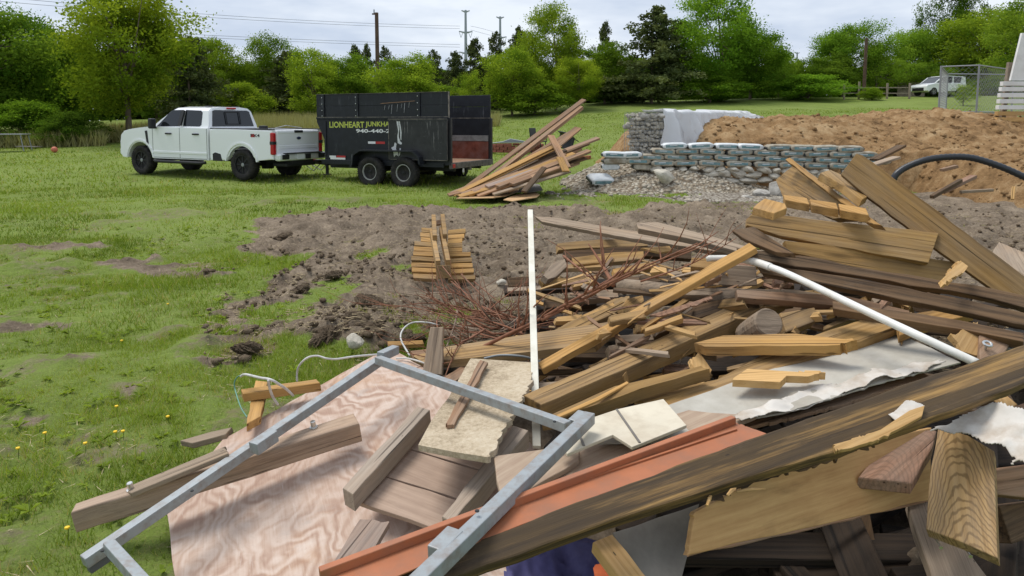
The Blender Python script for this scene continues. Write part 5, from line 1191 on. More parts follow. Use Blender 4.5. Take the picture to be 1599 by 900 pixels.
def kennel():
    y0 = 24.0; zg = g1(PY(1500, 160, y0).x, y0) - .1; A = PY(1467, 150, y0); base = Vector((A.x, y0, zg)); root = empty('chain_link_kennel', base, 0, 'empty chain link dog kennel of galvanised pipe on the right', 'kennel')
    def loc(u, y): return PY(u, 150, y).x - base.x
    c = [(0.0, 0), (loc(1526, 23.4), -.6), (loc(1581, 25.5), 1.5), (loc(1478, 27.5), 3.5), (loc(1610, 28), 4)]
    H = 1.95 + (PY(1500, 103, y0).z - zg - 1.95)
    for i, (x, y) in enumerate(c): m = MB(); m.tube([(x, y, 0), (x, y, H)], .03, 8); m.build('post', M['link'], root)
    for a, b in ((0, 1), (1, 2), (0, 3), (3, 4), (2, 4)):
        for z in (H - .03, H * .52, .12): m = MB(); m.tube([(*c[a], z), (*c[b], z)], .022, 8); m.build('rail', M['link'], root)
        A_, B_ = Vector((*c[a], .12)), Vector((*c[b], .12)); L = (B_ - A_).length; n = int(L / .17); m = MB(); hh = H - .15; x = (B_ - A_).normalized(); k = int(hh / .17)
        for i in range(-k, n + 1):
            for sg in (1, -1):
                pts = []
                for t in (0, 1):
                    s0 = i * .11; 
                p_ = Vector((i * .11, 0)) ; a0, z0 = i * .17, 0.0; a1, z1 = a0 + hh, hh
                if a0 < 0: z0 -= a0; a0 = 0
                if a1 > L: z1 -= a1 - L; a1 = L
                if a1 - a0 < .03: continue
                if sg < 0: a0, a1 = L - a0, L - a1
                m.tube([A_ + x * a0 + Vector((0, 0, z0)), A_ + x * a1 + Vector((0, 0, z1))], .003, 3, False)
        m.build('chain_link', M['link'], root)
kennel()
p = PY(1475, 150, 22.5)
def pole(name, u, vt, y, r0, r1, label, mat, arm=None):
    t = PY(u, vt, y); zb = g1(t.x, min(y, 60)) - .2; H = t.z - zb; root = empty(name, (t.x, y, zb), 0, label, 'pole'); m = MB(); m.tube([(0, 0, 0), (0, 0, H)], [r0, r1], 10); m.build('shaft', mat, root)
    if arm: arm(root, H)
    return root
def cap(root, H):
    m = MB(); m.box((-.1, 0, H - .1), (.45, .08, .10)); m.build('bracket', M['pole'], root); m = MB(); m.tube([(-.18, 0, H - .05), (-.18, 0, H + .22)], .045, 8); m.build('insulator', M['steelgrey'], root)
pole('power_pole', 588, 20, 52, .17, .13, 'tall bare brown wooden power pole above the trailer', M['pole'], cap)
pole('power_pole', 1353, 60, 60, .15, .12, 'shorter brown wooden pole in front of the trees on the right', M['pole'])
def pylon(u, vt, y, label, arms=3):
    t = PY(u, vt, y); zb = 3.0; H = t.z - zb; root = empty('transmission_pylon', (t.x, y, zb), R(6), label, 'pylon'); m = MB(); m.tube([(0, 0, 0), (0, 0, H)], [H * .022, H * .010], 10); m.build('mast', M['steelgrey'], root)
    for k in range(arms):
        z = H * (1 - .012 - .19 * k); w_ = H * (.062 if k else .038); m = MB(); m.tube([(-w_, 0, z + H * .008), (0, 0, z - H * .006), (w_, 0, z + H * .008)], [H * .005, H * .010, H * .005], 6); a = m.build('crossarm', M['steelgrey'], root)
        if k:
            for s in (-1, 1): m = MB(); m.tube([(s * w_, 0, z + H * .008), (s * w_ * .72, 0, z - H * .05)], H * .0022, 5); m.tube([(s * w_ * .40, 0, z), (s * w_ * .72, 0, z - H * .05)], H * .0022, 5); m.build('insulator', M['steelgrey'], a)
    return root
pylon(727, 16, 210, 'nearer and taller grey transmission pylon above the cedars'); pylon(781, 26, 270, 'smaller grey transmission pylon right of the taller one', 2)
pylon(1221, 72, 330, 'distant pylon with a wide crossarm in the gap of the trees', 2); pylon(1245, 82, 360, 'distant thin pylon low in the gap of the trees', 1)
def wire(pts, r, label):
    P = [PY(*p) for p in pts]; Q = []
    for i in range(25):
        t = i / 24; a, b, c = P; Q.append(a * ((1 - t) * (1 - 2 * t)) + b * (4 * t * (1 - t)) + c * (t * (2 * t - 1)))
    m = MB(); m.tube(Q, r, 4); o = m.build('power_line', M['wire']); tag(o, label, 'cable', 'power lines across the sky')
wl = [((-500, -60, 120), (260, 18, 160), (718, 41, 210)), ((-500, -48, 120), (260, 23, 160), (718, 45, 210)), ((-400, 8, 120), (280, 53, 160), (718, 70, 210)), ((-400, 14, 120), (280, 57, 160), (718, 74, 210)),
      ((735, 41, 210), (757, 46, 240), (776, 52, 270)), ((735, 47, 210), (757, 53, 240), (776, 58, 270))]
wn = ['uppermost power line sagging from the pylon to the upper left', 'power line just below the uppermost one', 'upper line of the lower pair crossing behind the pole', 'lowest power line crossing behind the wooden pole', 'upper short line between the two pylons', 'lower short line between the two pylons']
for a, b in zip(wl, wn): wire(a, .045, b)
# ---- black drain pipe arching out of the clay
pts = [(1394, 285, 9.6), (1400, 272, 9.6), (1418, 260, 9.6), (1446, 250, 9.55), (1480, 245.5, 9.5), (1515, 246.5, 9.4), (1550, 256, 9.3), (1585, 270, 9.2), (1625, 291, 9.1), (1680, 330, 9.0)]
P = [PY(*q) for q in pts]; Q = []
for i in range(len(P) - 1):
    for k in range(10): 
        t = k / 10; p0_, p1_, p2_, p3_ = P[max(i - 1, 0)], P[i], P[i + 1], P[min(i + 2, len(P) - 1)]
        Q.append(.5 * ((2 * p1_) + (p2_ - p0_) * t + (2 * p0_ - 5 * p1_ + 4 * p2_ - p3_) * t * t + (3 * p1_ - p0_ - 3 * p2_ + p3_) * t ** 3))
m = MB(); m.tube(Q, [.046 if i % 2 else .041 for i in range(len(Q))], 14); o = m.build('drain_pipe', M['pipe_black'], None, True); tag(o, 'black plastic drain pipe arching out of the clay', 'pipe')
# ---- stack of white slats at the right edge
y0 = 20.0; zb = float(mound_z(np.array([PY(1590, 190, y0).x]), np.array([y0]))[0])
def slat_stack():
    p = PY(1566, 190, y0); root = empty('slatted_stack', (p.x, y0, 0), 0, 'white painted slatted wooden stack cut by the right edge', 'slatted stack')
    for i, (v, u) in enumerate(((187, 1565), (177.5, 1566.5), (168, 1568), (158.5, 1569.5), (149, 1571), (139.5, 1573), (131, 1575))):
        q = PY(u, v, y0); m = MB(); m.box((1.1, 0, 0), (2.6, .14, .118), None, .006); o = m.build('slat', M['split'] if i < 2 else M['whitepaint'], root); o.location = (q.x - p.x, .0 , q.z)
    for x in (.12, 1.3): m = MB(); m.box((x, .14, 2.4), (.12, .10, 1.9), Matrix.Rotation(R(4), 3, 'Y')); m.build('upright', M['fencewood'], root)
    a = PY(1577, 126, y0); b = PY(1595, 52, y0); m = MB(); m.prism([(a.x - p.x, a.z), (b.x - p.x, b.z), (b.x - p.x + 1.6, b.z), (a.x - p.x + 1.6, a.z)], 'y', -.03, .05, .006); m.build('upper_panel', M['whitepaint'], root)
    m = MB(); m.box((.22, .1, 1.55), (.2, .2, .5), None, .01); m.build('foot_block', M['fencewood'], root)
slat_stack()
# ---- square of broken wood and roots on the right of the torn earth
for i, (a, b, w_, t_, mt, lb_) in enumerate([((1470, 300, 9.8), (1520, 276, 10.4), .10, .05, 'red', 'splintered reddish post end lying in the mulch'), ((1455, 308, 9.6), (1500, 282, 10), .06, .05, 'dark', 'dark root stick beside the splintered red post'), ((1500, 300, 9.9), (1550, 297, 10), .05, .04, 'grey', 'grey stick lying flat in the mulch on the right'), ((1581, 312, 9.4), (1583, 292, 9.5), .04, .03, 'split', 'short orange stake standing near the green tuft'),
                                              ((1365, 250, 15.2), (1408, 228, 15.6), .22, .05, 'dark', 'dark plank lying at the end of the bag wall'), ((1350, 262, 14.6), (1400, 246, 15), .2, .05, 'grey', 'grey plank under the dark one at the end of the bag wall'), ((1470, 266, 11.5), (1494, 260, 11.5), .1, .05, 'brown', 'short board end below the arching pipe')]):
    fboard('scrap_board', PY(*a), PY(*b), w_, t_, M[mt], lb_)
# flowers
fm = None
for i, (u, v) in enumerate([(182, 636), (70, 678), (28, 702), (180, 676), (192, 675), (133, 694), (105, 826), (262, 475), (190, 533), (262, 652)]):
    p = PZ(u, v, .05); root = empty('dandelion', (p.x, p.y, g1(p.x, p.y)), 0, 'yellow dandelion in the lawn at the lower left', 'flower', 'dandelions in the lawn')
    m = MB(); m.tube([(0, 0, 0), (.004, 0, .050)], .0014, 5); m.build('stem', M['grass'], root)
    m = MB(); m.lathe([(.002, .046), (.010, .053), (.009, .058), (0, .060)], 14); m.build('flower_head', M['petal'], root)
# ================================================================= THE LUMBER PILE IN FRONT
pr = random.Random(77)
DIM = []
def frame_of(poly, za, zb, roll, flip=False):
    A = PZ(*poly[0], za); B = PZ(*poly[1], zb); e = (B - A).normalized(); up = Vector((0, 0, 1)); n0 = (up - e * up.dot(e)).normalized()
    mid = (A + B) / 2; toc = (CAM - mid).normalized(); best = None
    for s in (1, -1):
        n = Quaternion(e, R(roll) * s) @ n0
        if best is None or n.dot(toc) > best.dot(toc): best = n
    if flip:
        best = min([Quaternion(e, R(roll) * s) @ n0 for s in (1, -1)], key=lambda n: n.dot(toc))
    n = best
    if n.dot(CAM - mid) < 0: n = -n
    return A, B, e, n
def slab(name, poly, za, zb, roll, t, mat, label, cat='board', group=None, jag=(), jam=.035, bev=.004, parent=None, flip=False, wob=.0035, off=0, grain=True, guard=False, plane=None):
    """flat-faced timber: poly = the outline of its visible broad face in photo pixels; the first edge gets heights za, zb;
    roll turns the face about that edge; t = thickness behind the face"""
    A, B, e, n = frame_of(poly, za, zb, roll, flip)
    if plane: A, e, n = plane[0], plane[1], plane[2]
    if off: A = A + n * off; B = B + n * off
    pts = [PP(u, v, A, n) for u, v in poly]; y = n.cross(e); c = sum(pts, Vector()) / len(pts)
    if guard and (abs(n.dot((CAM - c).normalized())) < .22 or max((p - c).length for p in pts) > .6): return None, None
    # the grain (local X) runs along the piece: principal axis of the outline
    q2 = []
    for i in range(len(pts)):
        for k in range(12): q = pts[i].lerp(pts[(i + 1) % len(pts)], k / 12) - c; w_ = (pts[i] - pts[(i + 1) % len(pts)]).length; q2.append((q.dot(e), q.dot(y), w_))
    q2 = np.array(q2); cv = (q2[:, :2] * q2[:, 2:]).T @ q2[:, :2]; ev, vec = np.linalg.eigh(cv); ax = vec[:, 1]
    if grain: e = (e * ax[0] + y * ax[1]).normalized(); y = n.cross(e)
    loc = [((p - c).dot(e), (p - c).dot(y)) for p in pts]
    out = []
    for i, p in enumerate(loc):
        q = loc[(i + 1) % len(loc)]; L = math.hypot(q[0] - p[0], q[1] - p[1]); out.append(p)
        dx, dy = (q[0] - p[0]) / max(L, 1e-6), (q[1] - p[1]) / max(L, 1e-6)
        if i in jag:
            k = max(3, int(L / .014)); js = sorted(pr.uniform(.03, .97) for _ in range(k))
            for j in js:
                a = pr.choice((-1, 1, 1)) * jam * pr.random() ** 1.8; out.append((p[0] + dx * L * j + dy * a, p[1] + dy * L * j - dx * a))
        elif L > .22:
            k = int(L / .075)
            for j in range(1, k): a = pr.uniform(-wob, wob); out.append((p[0] + dx * L * j / k + dy * a, p[1] + dy * L * j / k - dx * a))
    m = MB(); m.prism(out, 'z', -t, 0); bmesh.ops.remove_doubles(m.b, verts=m.b.verts[:], dist=.0005)
    if bev:
        cap = [f for f in m.b.faces if len(f.verts) > 4]
        es = {x for f in cap for x in f.edges} if cap else set(m.b.edges)
        bmesh.ops.bevel(m.b, geom=list(es), offset=min(bev, t * .3), segments=2, affect='EDGES', profile=.5, clamp_overlap=True)
    o = m.build(name, mat, parent)
    Mx = Matrix.Translation(c) @ Matrix((e, y, n)).transposed().to_4x4()
    if parent: o.matrix_local = parent.matrix_world.inverted() @ Mx
    else: o.matrix_world = Mx
    xs = [p[0] for p in loc]; ys_ = [p[1] for p in loc]
    DIM.append((label, round(max(xs) - min(xs), 2), round(max(ys_) - min(ys_), 3), round(min(p.z for p in pts), 2), round(max(p.z for p in pts), 2)))
    if not parent: tag(o, label, cat, group)
    o['_f'] = 0; del o['_f']
    return o, (A, e, n, y, c)
def bolt_on(parent, u, v, fr, r=.011, h=.03, name='bolt'):
    A, e, n, y, c = fr; p = PP(u, v, A, n); m = MB(); m.lathe([(r * 1.6, 0), (r * 1.6, .004), (r, .005), (r, h), (r * .8, h + .002), (0, h + .002)], 14); o = m.build(name, M['zinc'], parent)
    o.matrix_local = parent.matrix_world.inverted() @ (Matrix.Translation(p) @ n.to_track_quat('Z', 'Y').to_matrix().to_4x4()); return o
def curve(pts, n=10):
    P = [Vector(p) for p in pts]; Q = []
    for i in range(len(P) - 1):
        p0_, p1_, p2_, p3_ = P[max(i - 1, 0)], P[i], P[i + 1], P[min(i + 2, len(P) - 1)]
        for k in range(n):
            t = k / n; Q.append(.5 * ((2 * p1_) + (p2_ - p0_) * t + (2 * p0_ - 5 * p1_ + 4 * p2_ - p3_) * t * t + (3 * p1_ - p0_ - 3 * p2_ + p3_) * t ** 3))
    return Q + [P[-1]]

# ---- left front: plywood sheet with what lies on it
ply, plyf = slab('plywood_sheet', [(348, 686), (602, 545), (623, 551), (770, 640), (905, 760), (760, 960), (500, 1060), (285, 1010), (261, 803), (300, 745)], .14, .36, 0, .018, M['plywood'], 'big pinkish swirl grained plywood sheet under the grey metal frame', 'plywood sheet', bev=.002)
fr = [0]
post, pf = slab('square_post', [(118, 786), (552, 645), (561, 661), (110, 801)], .205, .37, 6, .092, M['post'], 'weathered square post with two bolts lying across the plywood at the lower left', 'post', bev=.006)
bolt_on(post, 205, 765, pf); bolt_on(post, 490, 668, pf)
slab('weathered_slat', [(188, 765), (350, 697), (356, 708), (205, 770)], .22, .35, 0, .02, M['grey'], 'thin grey weathered slat behind the square post', jag=(1,), jam=.01)
slab('broken_stick', [(281, 688), (330, 674), (362, 667), (352, 678), (300, 692)], .10, .14, 0, .03, M['grey'], 'short pointed broken stick on the grass left of the plywood')
slab('stud_piece', [(399, 594), (418, 596), (407, 650), (385, 662)], .26, .26, 0, .04, M['honey'], 'short striped yellow stud piece under the crossing batten beside the rope')
slab('batten', [(376, 608), (494, 592), (500, 598), (379, 615)], .30, .34, 0, .045, M['honey'], 'orange yellow batten with a wire lying over it left of the plywood')
pan = empty('door_panel', PZ(620, 720, .3), 0, 'grey pink panel of planks with two cross battens lying on the plywood', 'panel'); bpy.context.view_layer.update()
pe = [(552, 782), (672, 652), (775, 690), (690, 828)]
def lerp2(a, b, t): return (a[0] + (b[0] - a[0]) * t, a[1] + (b[1] - a[1]) * t)
E0, E1 = (552, 782), (660, 655); F0, F1 = (700, 832), (790, 690)
for i in range(3):
    a0, a1 = i / 3 + .006, (i + 1) / 3 - .006
    slab('plank', [lerp2(E0, E1, a0), lerp2(E0, E1, a1), lerp2(F0, F1, a1), lerp2(F0, F1, a0)], .255 + .075 * a0, .255 + .075 * a1, 0, .018, M['panel'], None, parent=pan, bev=.002)
slab('batten', [(535, 762), (652, 634), (671, 640), (551, 772)], .335, .43, 0, .075, M['batten'], None, parent=pan)
slab('batten', [(690, 806), (801, 664), (825, 672), (706, 816)], .36, .45, 0, .075, M['batten'], None, parent=pan)
fb, ff = slab('fibre_board', [(735, 560), (832, 566), (830, 598), (812, 632), (794, 659), (778, 690), (761, 714), (710, 706), (653, 695), (672, 660), (700, 622)], .47, .50, 0, .022, M['fibre'], 'crumbling tan fibre board with frayed right edge in front of the white strip', 'board', jag=(1, 2, 3, 4, 5), jam=.012, bev=.003)
slab('short_batten', [(750, 562), (762, 566), (709, 664), (696, 662)], .50, .50, 0, .016, M['brown'], 'short brown batten lying on the crumbling fibre board', jag=(2,), jam=.008, off=.018)
slab('board_end', [(562, 811), (608, 815), (566, 886), (508, 900)], .25, .25, 0, .022, M['pinkgrey'], 'broken plank end lying on the plywood at the bottom edge', jag=(0,), jam=.008, off=.02)
slab('stub_post', [(672, 511), (692, 511), (690, 586), (659, 584)], .56, .56, 62, .07, M['grey'], 'stubby weathered post end sticking up beyond the plywood corner', 'post')
# metal frame of square tube
mf = empty('metal_frame', PZ(590, 565, .4), 0, 'bent grey painted square tube frame lying over the plywood', 'metal frame'); bpy.context.view_layer.update()
def sqtube(name, a, b, s, parent, mat=None, ext=0):
    A = PZ(*a); B = PZ(*b); d = (B - A).normalized(); A = A - d * ext; m = MB(); m.bar(A - parent.location, B - parent.location, s, s, bev=.003); return m.build(name, mat or M['galv'], parent)
lt = sqtube('side_tube', (131, 878, .20), (604, 556, .52), .040, mf)
sqtube('top_tube', (590, 562, .53), (887, 667, .60), .036, mf)
sqtube('side_tube', (921, 652, .63), (640, 925, .60), .040, mf)
sqtube('cross_tube', (170, 852, .24), (236, 925, .24), .036, mf)
sqtube('tube_clip', (396, 701, .40), (428, 679, .415), .048, mf)
sqtube('tube_clip', (680, 870, .60), (712, 838, .605), .048, mf)
sqtube('tube_clip', (594, 557, .535), (618, 546, .53), .042, mf)
sqtube('open_channel', (138, 889, .165), (185, 858, .185), .03, mf, M['galv_dark'])
sqtube('tube_end', (893, 662, .595), (909, 647, .605), .03, mf)
for (u, v, z) in ((610, 567, .545), (700, 600, .57), (866, 660, .615), (300, 768, .345), (160, 862, .24), (745, 800, .64)):
    p = PZ(u, v, z); m = MB(); m.lathe([(.006, 0), (.006, .003), (0, .003)], 8); h_ = m.build('screw_hole', M['black'], mf); h_.location = p - mf.location + Vector((0, 0, .002))
# rope and wires
def cable(name, pts, r, mat, label, cat='rope', parent=None):
    m = MB(); m.tube(curve([PZ(*p) for p in pts], 8), r, 7); o = m.build(name, mat, parent, True)
    if not parent: tag(o, label, cat)
    return o
rp = cable('rope', [(376, 588, .36), (383, 585, .38), (405, 590, .40), (422, 593, .41), (435, 600, .38), (447, 608, .33), (458, 618, .28)], .0065, M['cable'], 'grey white rope looped over the yellow stud beside the plywood')
cable('rope_tail', [(419, 594, .41), (421, 606, .36), (426, 620, .30), (434, 632, .25)], .0065, M['cable'], 'second strand of grey rope hanging in front of the yellow stud')
cable('green_wire', [(386, 652, .20), (376, 636, .22), (368, 612, .24), (366, 598, .28), (372, 588, .32), (385, 586, .36), (402, 588, .39)], .0035, M['cable_green'], 'thin green wire curling left of the yellow stud', 'wire')
cable('white_cable', [(464, 596, .28), (464, 582, .33), (468, 570, .38), (480, 559, .42), (495, 556, .42), (510, 560, .41), (525, 561, .40), (545, 558, .40), (562, 556, .40), (600, 553, .38)], .0055, M['cable'], 'white cable arching above the orange batten to the plywood corner', 'cable')
cable('white_cable', [(619, 560, .36), (636, 560, .37), (656, 565, .38), (672, 572, .36)], .005, M['cable'], 'short white cable running from the plywood corner to the stub post', 'cable')
cable('white_cable', [(640, 556, .16), (626, 530, .22), (630, 514, .26), (645, 504, .28), (668, 504, .28), (684, 508, .26)], .006, M['cable'], 'pale cable hooked over the stub post', 'cable')
cable('grey_wire', [(756, 560, .45), (780, 555, .46), (810, 556, .46), (830, 560, .44), (845, 566, .42)], .006, M['link'], 'grey wire lying behind the fibre board', 'wire')

# ---- centre front
slab('plywood_scrap', [(771, 712), (865, 699), (905, 690), (905, 720), (800, 778), (783, 790)], .50, .50, 0, .02, M['ply_grey'], 'triangular plywood scrap under the right tube of the metal frame', 'plywood')
slab('plywood_sheet', [(800, 735), (900, 690), (1075, 640), (1180, 650), (1150, 662), (900, 790), (790, 850)], .46, .50, 0, .016, M['ply_grey'], 'pinkish brown plywood sheet beneath the cream siding piece', 'plywood sheet')
vs_, vf_ = slab('vinyl_sheet', [(930, 692), (1040, 634), (1200, 578), (1345, 532), (1393, 515), (1500, 566), (1440, 581), (1375, 598), (1311, 618), (1222, 645), (1136, 660), (1060, 690)], .52, .56, 0, .006, M['vinyl'], 'large dirty grey vinyl flooring sheet lying across the pile', 'vinyl sheet', jag=(6, 7, 8), jam=.006, bev=.001)
slab('plywood_strip', [(1160, 655), (1230, 640), (1311, 618), (1438, 580), (1452, 588), (1320, 630), (1238, 652), (1150, 672)], .53, .55, 0, .014, M['brown'], 'thin brown panel edge showing below the grey vinyl sheet', jag=(4, 5, 6), jam=.008)
VINYL_EDGE = [(1134, 664), (1160, 644), (1222, 620), (1268, 600), (1330, 590), (1425, 563), (1482, 558), (1444, 576), (1375, 592), (1311, 612), (1222, 640), (1170, 658)]
sd_, sf = slab('siding_piece', [(870, 690), (925, 652), (964, 639), (1036, 623), (1072, 664), (1000, 693), (987, 698), (957, 679), (911, 698), (886, 709)], .57, .585, 0, .012, M['siding'], 'cream grooved siding offcut lying in the middle foreground', 'siding', bev=.002)
for a, b in (((963, 640), (999, 692)), ((900, 669), (912, 697))):
    A, e, n, y, c = sf; m = MB(); p, q = PP(*a, A, n) + n * .001, PP(*b, A, n) + n * .001; m.bar(p, q, .008, .004, n); g_ = m.build('groove', M['felt'], sd_); g_.matrix_parent_inverse = sd_.matrix_world.inverted()
bpy.context.view_layer.update()
tm, tf_ = slab('metal_trim', [(500, 905), (900, 752), (1150, 660), (1197, 677), (900, 787), (767, 838), (590, 912)], .545, .60, 0, .004, M['orange'], 'long orange painted metal trim channel beside the blackened timber', 'metal trim', bev=.001, jag=(2,), jam=.006)
A, e, n, y, c = tf_
m = MB(); p, q = PP(500, 903, A, n), PP(1146, 661, A, n); sgn = y if y.y > 0 else -y
m.bar(p + n * .012, q + n * .012, .022, .026, n, .003); lp = m.build('lip', M['orange'], tm); lp.matrix_parent_inverse = tm.matrix_world.inverted()
m = MB(); p, q = PP(780, 795, A, n), PP(1150, 672, A, n); m.bar(p + n * .003, q + n * .003, .008, .006, n); lp = m.build('rib', M['orange'], tm); lp.matrix_parent_inverse = tm.matrix_world.inverted()
ct_, cf_ = slab('charred_timber', [(560, 915), (767, 836), (900, 783), (1197, 676), (1435, 592), (1660, 518), (1660, 576), (1492, 640), (1378, 682), (1250, 722), (1087, 772), (900, 833), (760, 882), (640, 930)], .53, .58, 24, .04, M['charred'], 'long blackened timber running across the whole right foreground', 'timber', bev=.006, wob=.004)
slab('split_edge', [(1055, 786), (1150, 752), (1250, 722), (1340, 693), (1420, 664), (1378, 690), (1260, 735), (1187, 752), (1120, 782)], .575, .60, 60, .012, M['dark'], 'splintered dark underside edge of the blackened timber', 'wood splinter', jag=(5, 6, 7), jam=.012)
for i, (a, b) in enumerate((((1086, 768), (1112, 776)), ((1104, 790), (1112, 770)), ((1150, 768), (1196, 764)), ((1165, 744), (1175, 752)), ((1225, 734), (1240, 728)), ((1136, 774), (1150, 762)))):
    A, B = PZ(*a, .585 + i * .006), PZ(*b, .59 + i * .006); m = MB(); m.tube([A, A.lerp(B, .5) + Vector((0, 0, .004)), B], [.004, .006, .001], 5); o = m.build('splinter', M['split']); tag(o, ['yellow splinter standing off the lower edge of the blackened timber', 'small hanging splinter under the blackened timber', 'longest yellow splinter poking out below the blackened timber', 'tiny chip on the lower edge of the blackened timber', 'small yellow chip at the splintered edge right of the middle', 'thin splinter just left of the longest yellow splinter'][i], 'splinter')
slab('plywood_board', [(1085, 800), (1187, 748), (1380, 682), (1455, 668), (1452, 781), (1300, 816), (1180, 842), (1073, 868)], .55, .57, 68, .02, M['ply_honey'], 'honey coloured plywood board on edge beneath the blackened timber', 'plywood', jag=(7,), jam=.008)
slab('plywood_lip', [(1078, 858), (1300, 808), (1452, 772), (1452, 783), (1300, 819), (1074, 870)], .29, .31, 60, .02, M['brown'], 'worn lower edge strip of the honey plywood board', 'edge strip')
slab('backing_sheet', [(957, 832), (1092, 787), (1078, 850), (1064, 905), (1000, 930), (980, 880)], .44, .45, 40, .006, M['felt'], 'dark grey backing sheet under the left of the blackened timber', 'sheet', bev=.001)
slab('stud', [(926, 846), (956, 834), (1030, 925), (985, 925)], .46, .46, 10, .038, M['split'], 'pale yellow stud poking down at the bottom edge beside the grey sheet', 'stud')
def cloth(name, pts, z, mat, label, amp=.04, seed=1, cat='cloth', n=26):
    P = [PZ(u, v, z) for u, v in pts]; xs = [p.x for p in P]; ys_ = [p.y for p in P]; r = np.random.default_rng(seed); gx, gy = np.meshgrid(np.linspace(min(xs), max(xs), n), np.linspace(min(ys_), max(ys_), n)); gz_ = z + amp * 2 * fbm(gx * 7 + seed, gy * 7, 4); ins = inpoly(gx, gy, [(p.x, p.y) for p in P])
    idx = np.arange(n * n).reshape(n, n); F = np.stack([idx[:-1, :-1], idx[:-1, 1:], idx[1:, 1:], idx[1:, :-1]], -1).reshape(-1, 4); F = F[ins.ravel()[F].sum(1) >= 3]
    me = fast_mesh(name, np.stack([gx, gy, gz_], -1).reshape(-1, 3), F, 4); o = link(name, me, mat, None, True); o.modifiers.new('thickness', 'SOLIDIFY').thickness = .006; return tag(o, label, cat)
cloth('cloth', [(770, 925), (800, 880), (900, 850), (950, 850), (1000, 905), (1000, 960), (760, 960)], .22, M['cloth_blue'], 'purple blue cloth bundle at the bottom under the blackened timber', .05, 3, n=60)
cloth('cloth', [(925, 898), (940, 880), (965, 895), (970, 925), (930, 930)], .30, M['cloth_orange'], 'small orange cloth patch on the purple cloth at the bottom', .02, 5, n=24)

# ---- right front
slab('timber_end', [(1395, 668), (1463, 672), (1456, 700), (1424, 754), (1340, 745)], .53, .53, 8, .045, M['red'], 'reddish square cut plank end poking out under the torn white vinyl', 'board', bev=.006)
bd, bf_ = slab('deck_board', [(1465, 665), (1512, 680), (1552, 704), (1555, 790), (1558, 872), (1500, 846), (1446, 826), (1450, 760)], .60, .60, 34, .045, M['deck'], 'broad swirl grained deck board end with two nails facing the camera', 'board', bev=.004)
for (a, b) in (((1462, 836), (1449, 852)), ((1507, 849), (1498, 864))):
    A = PZ(*a, .36); d = Vector((-.02, -.05, .004)).normalized(); m = MB(); m.tube([A + Vector((0, .03, 0)), A + Vector((-.012, -.045, -.012))], .0032, 6); m.tube([A + Vector((-.012, -.045, -.012)), A + Vector((-.0125, -.047, -.0125))], .006, 8); nl = m.build('nail', M['zinc'], bd); nl.matrix_parent_inverse = bd.matrix_world.inverted()
bpy.context.view_layer.update()
def torn(name, pts, roll, za, zb, mat, label, amp, seed, cat='vinyl sheet', plane=None, off=.02):
    A, B, e, n = frame_of(pts, za, zb, roll) if plane is None else (plane[0] + plane[2] * off, None, plane[1], plane[2]); P = [PP(u, v, A, n) for u, v in pts]; y = n.cross(e); c = A; L = [((p - c).dot(e), (p - c).dot(y)) for p in P]; xs = [l[0] for l in L]; ys_ = [l[1] for l in L]; N = 64
    gx, gy = np.meshgrid(np.linspace(min(xs) - .02, max(xs) + .02, N), np.linspace(min(ys_) - .02, max(ys_) + .02, N)); jx = .012 * fbm(gx * 30, gy * 30, 3); ins = inpoly(gx + jx, gy + jx, L); h = amp * fbm(gx * 6 + seed, gy * 6, 3) + .3 * amp * fbm(gx * 20, gy * 20 + seed, 2)
    V = np.array(c)[None] + gx.reshape(-1, 1) * np.array(e) + gy.reshape(-1, 1) * np.array(y) + h.reshape(-1, 1) * np.array(n); idx = np.arange(N * N).reshape(N, N); F = np.stack([idx[:-1, :-1], idx[:-1, 1:], idx[1:, 1:], idx[1:, :-1]], -1).reshape(-1, 4); F = F[ins.ravel()[F].all(1)]
    o = link(name, fast_mesh(name, V, F, 4), mat, None, True); o.modifiers.new('thickness', 'SOLIDIFY').thickness = .003; return tag(o, label, cat)
torn('vinyl_edge', VINYL_EDGE, 30, .555, .575, M['vinyl_back'], 'white curled and torn edge of the grey vinyl sheet', .040, 2, 'vinyl edge', vf_, .016)
torn('torn_vinyl', [(1430, 668), (1478, 655), (1515, 636), (1547, 625), (1640, 655), (1640, 735), (1590, 722), (1554, 742), (1585, 716), (1572, 705), (1530, 692), (1498, 672), (1462, 668)], 22, .62, .66, M['vinyl_back'], 'torn white vinyl sheet crumpled over the boards at the right edge', .05, 4)
torn('torn_vinyl', [(1386, 648), (1413, 627), (1444, 634), (1430, 655), (1400, 660)], 30, .62, .64, M['vinyl_back'], 'small torn white vinyl flap at the tip of the pale splinter', .03, 9, plane=cf_, off=.012)
slab('splinter_board', [(1301, 694), (1375, 671), (1420, 641), (1444, 633), (1440, 650), (1401, 671), (1363, 690), (1305, 704)], .63, .66, 30, .014, M['split'], 'long pale freshly split splinter board lying on the blackened timber', 'splinter', jag=(0, 5, 6, 7), jam=.006, plane=cf_, off=.034)
slab('dark_post', [(1307, 800), (1358, 798), (1367, 845), (1356, 888), (1310, 882)], .22, .22, 42, .08, M['dark'], 'dark weathered post end standing in the shade under the plywood', 'post')
slab('under_board', [(1416, 783), (1450, 780), (1545, 905), (1458, 912)], .30, .30, 8, .04, M['grey'], 'grey brown board sloping down to the grass under the deck board', 'board')
slab('side_beam', [(1550, 735), (1640, 722), (1640, 782), (1552, 772)], .47, .48, 60, .08, M['brown'], 'brown beam end at the right edge below the torn vinyl', 'beam')
slab('side_beam', [(1560, 790), (1640, 780), (1640, 830), (1580, 850)], .33, .34, 60, .08, M['dark'], 'dark beam at the right edge beneath the brown beam end', 'beam')
slab('side_board', [(1568, 640), (1660, 610), (1660, 660), (1600, 665)], .66, .69, 20, .04, M['brown'], 'brown board at the right edge above the torn vinyl', 'board')
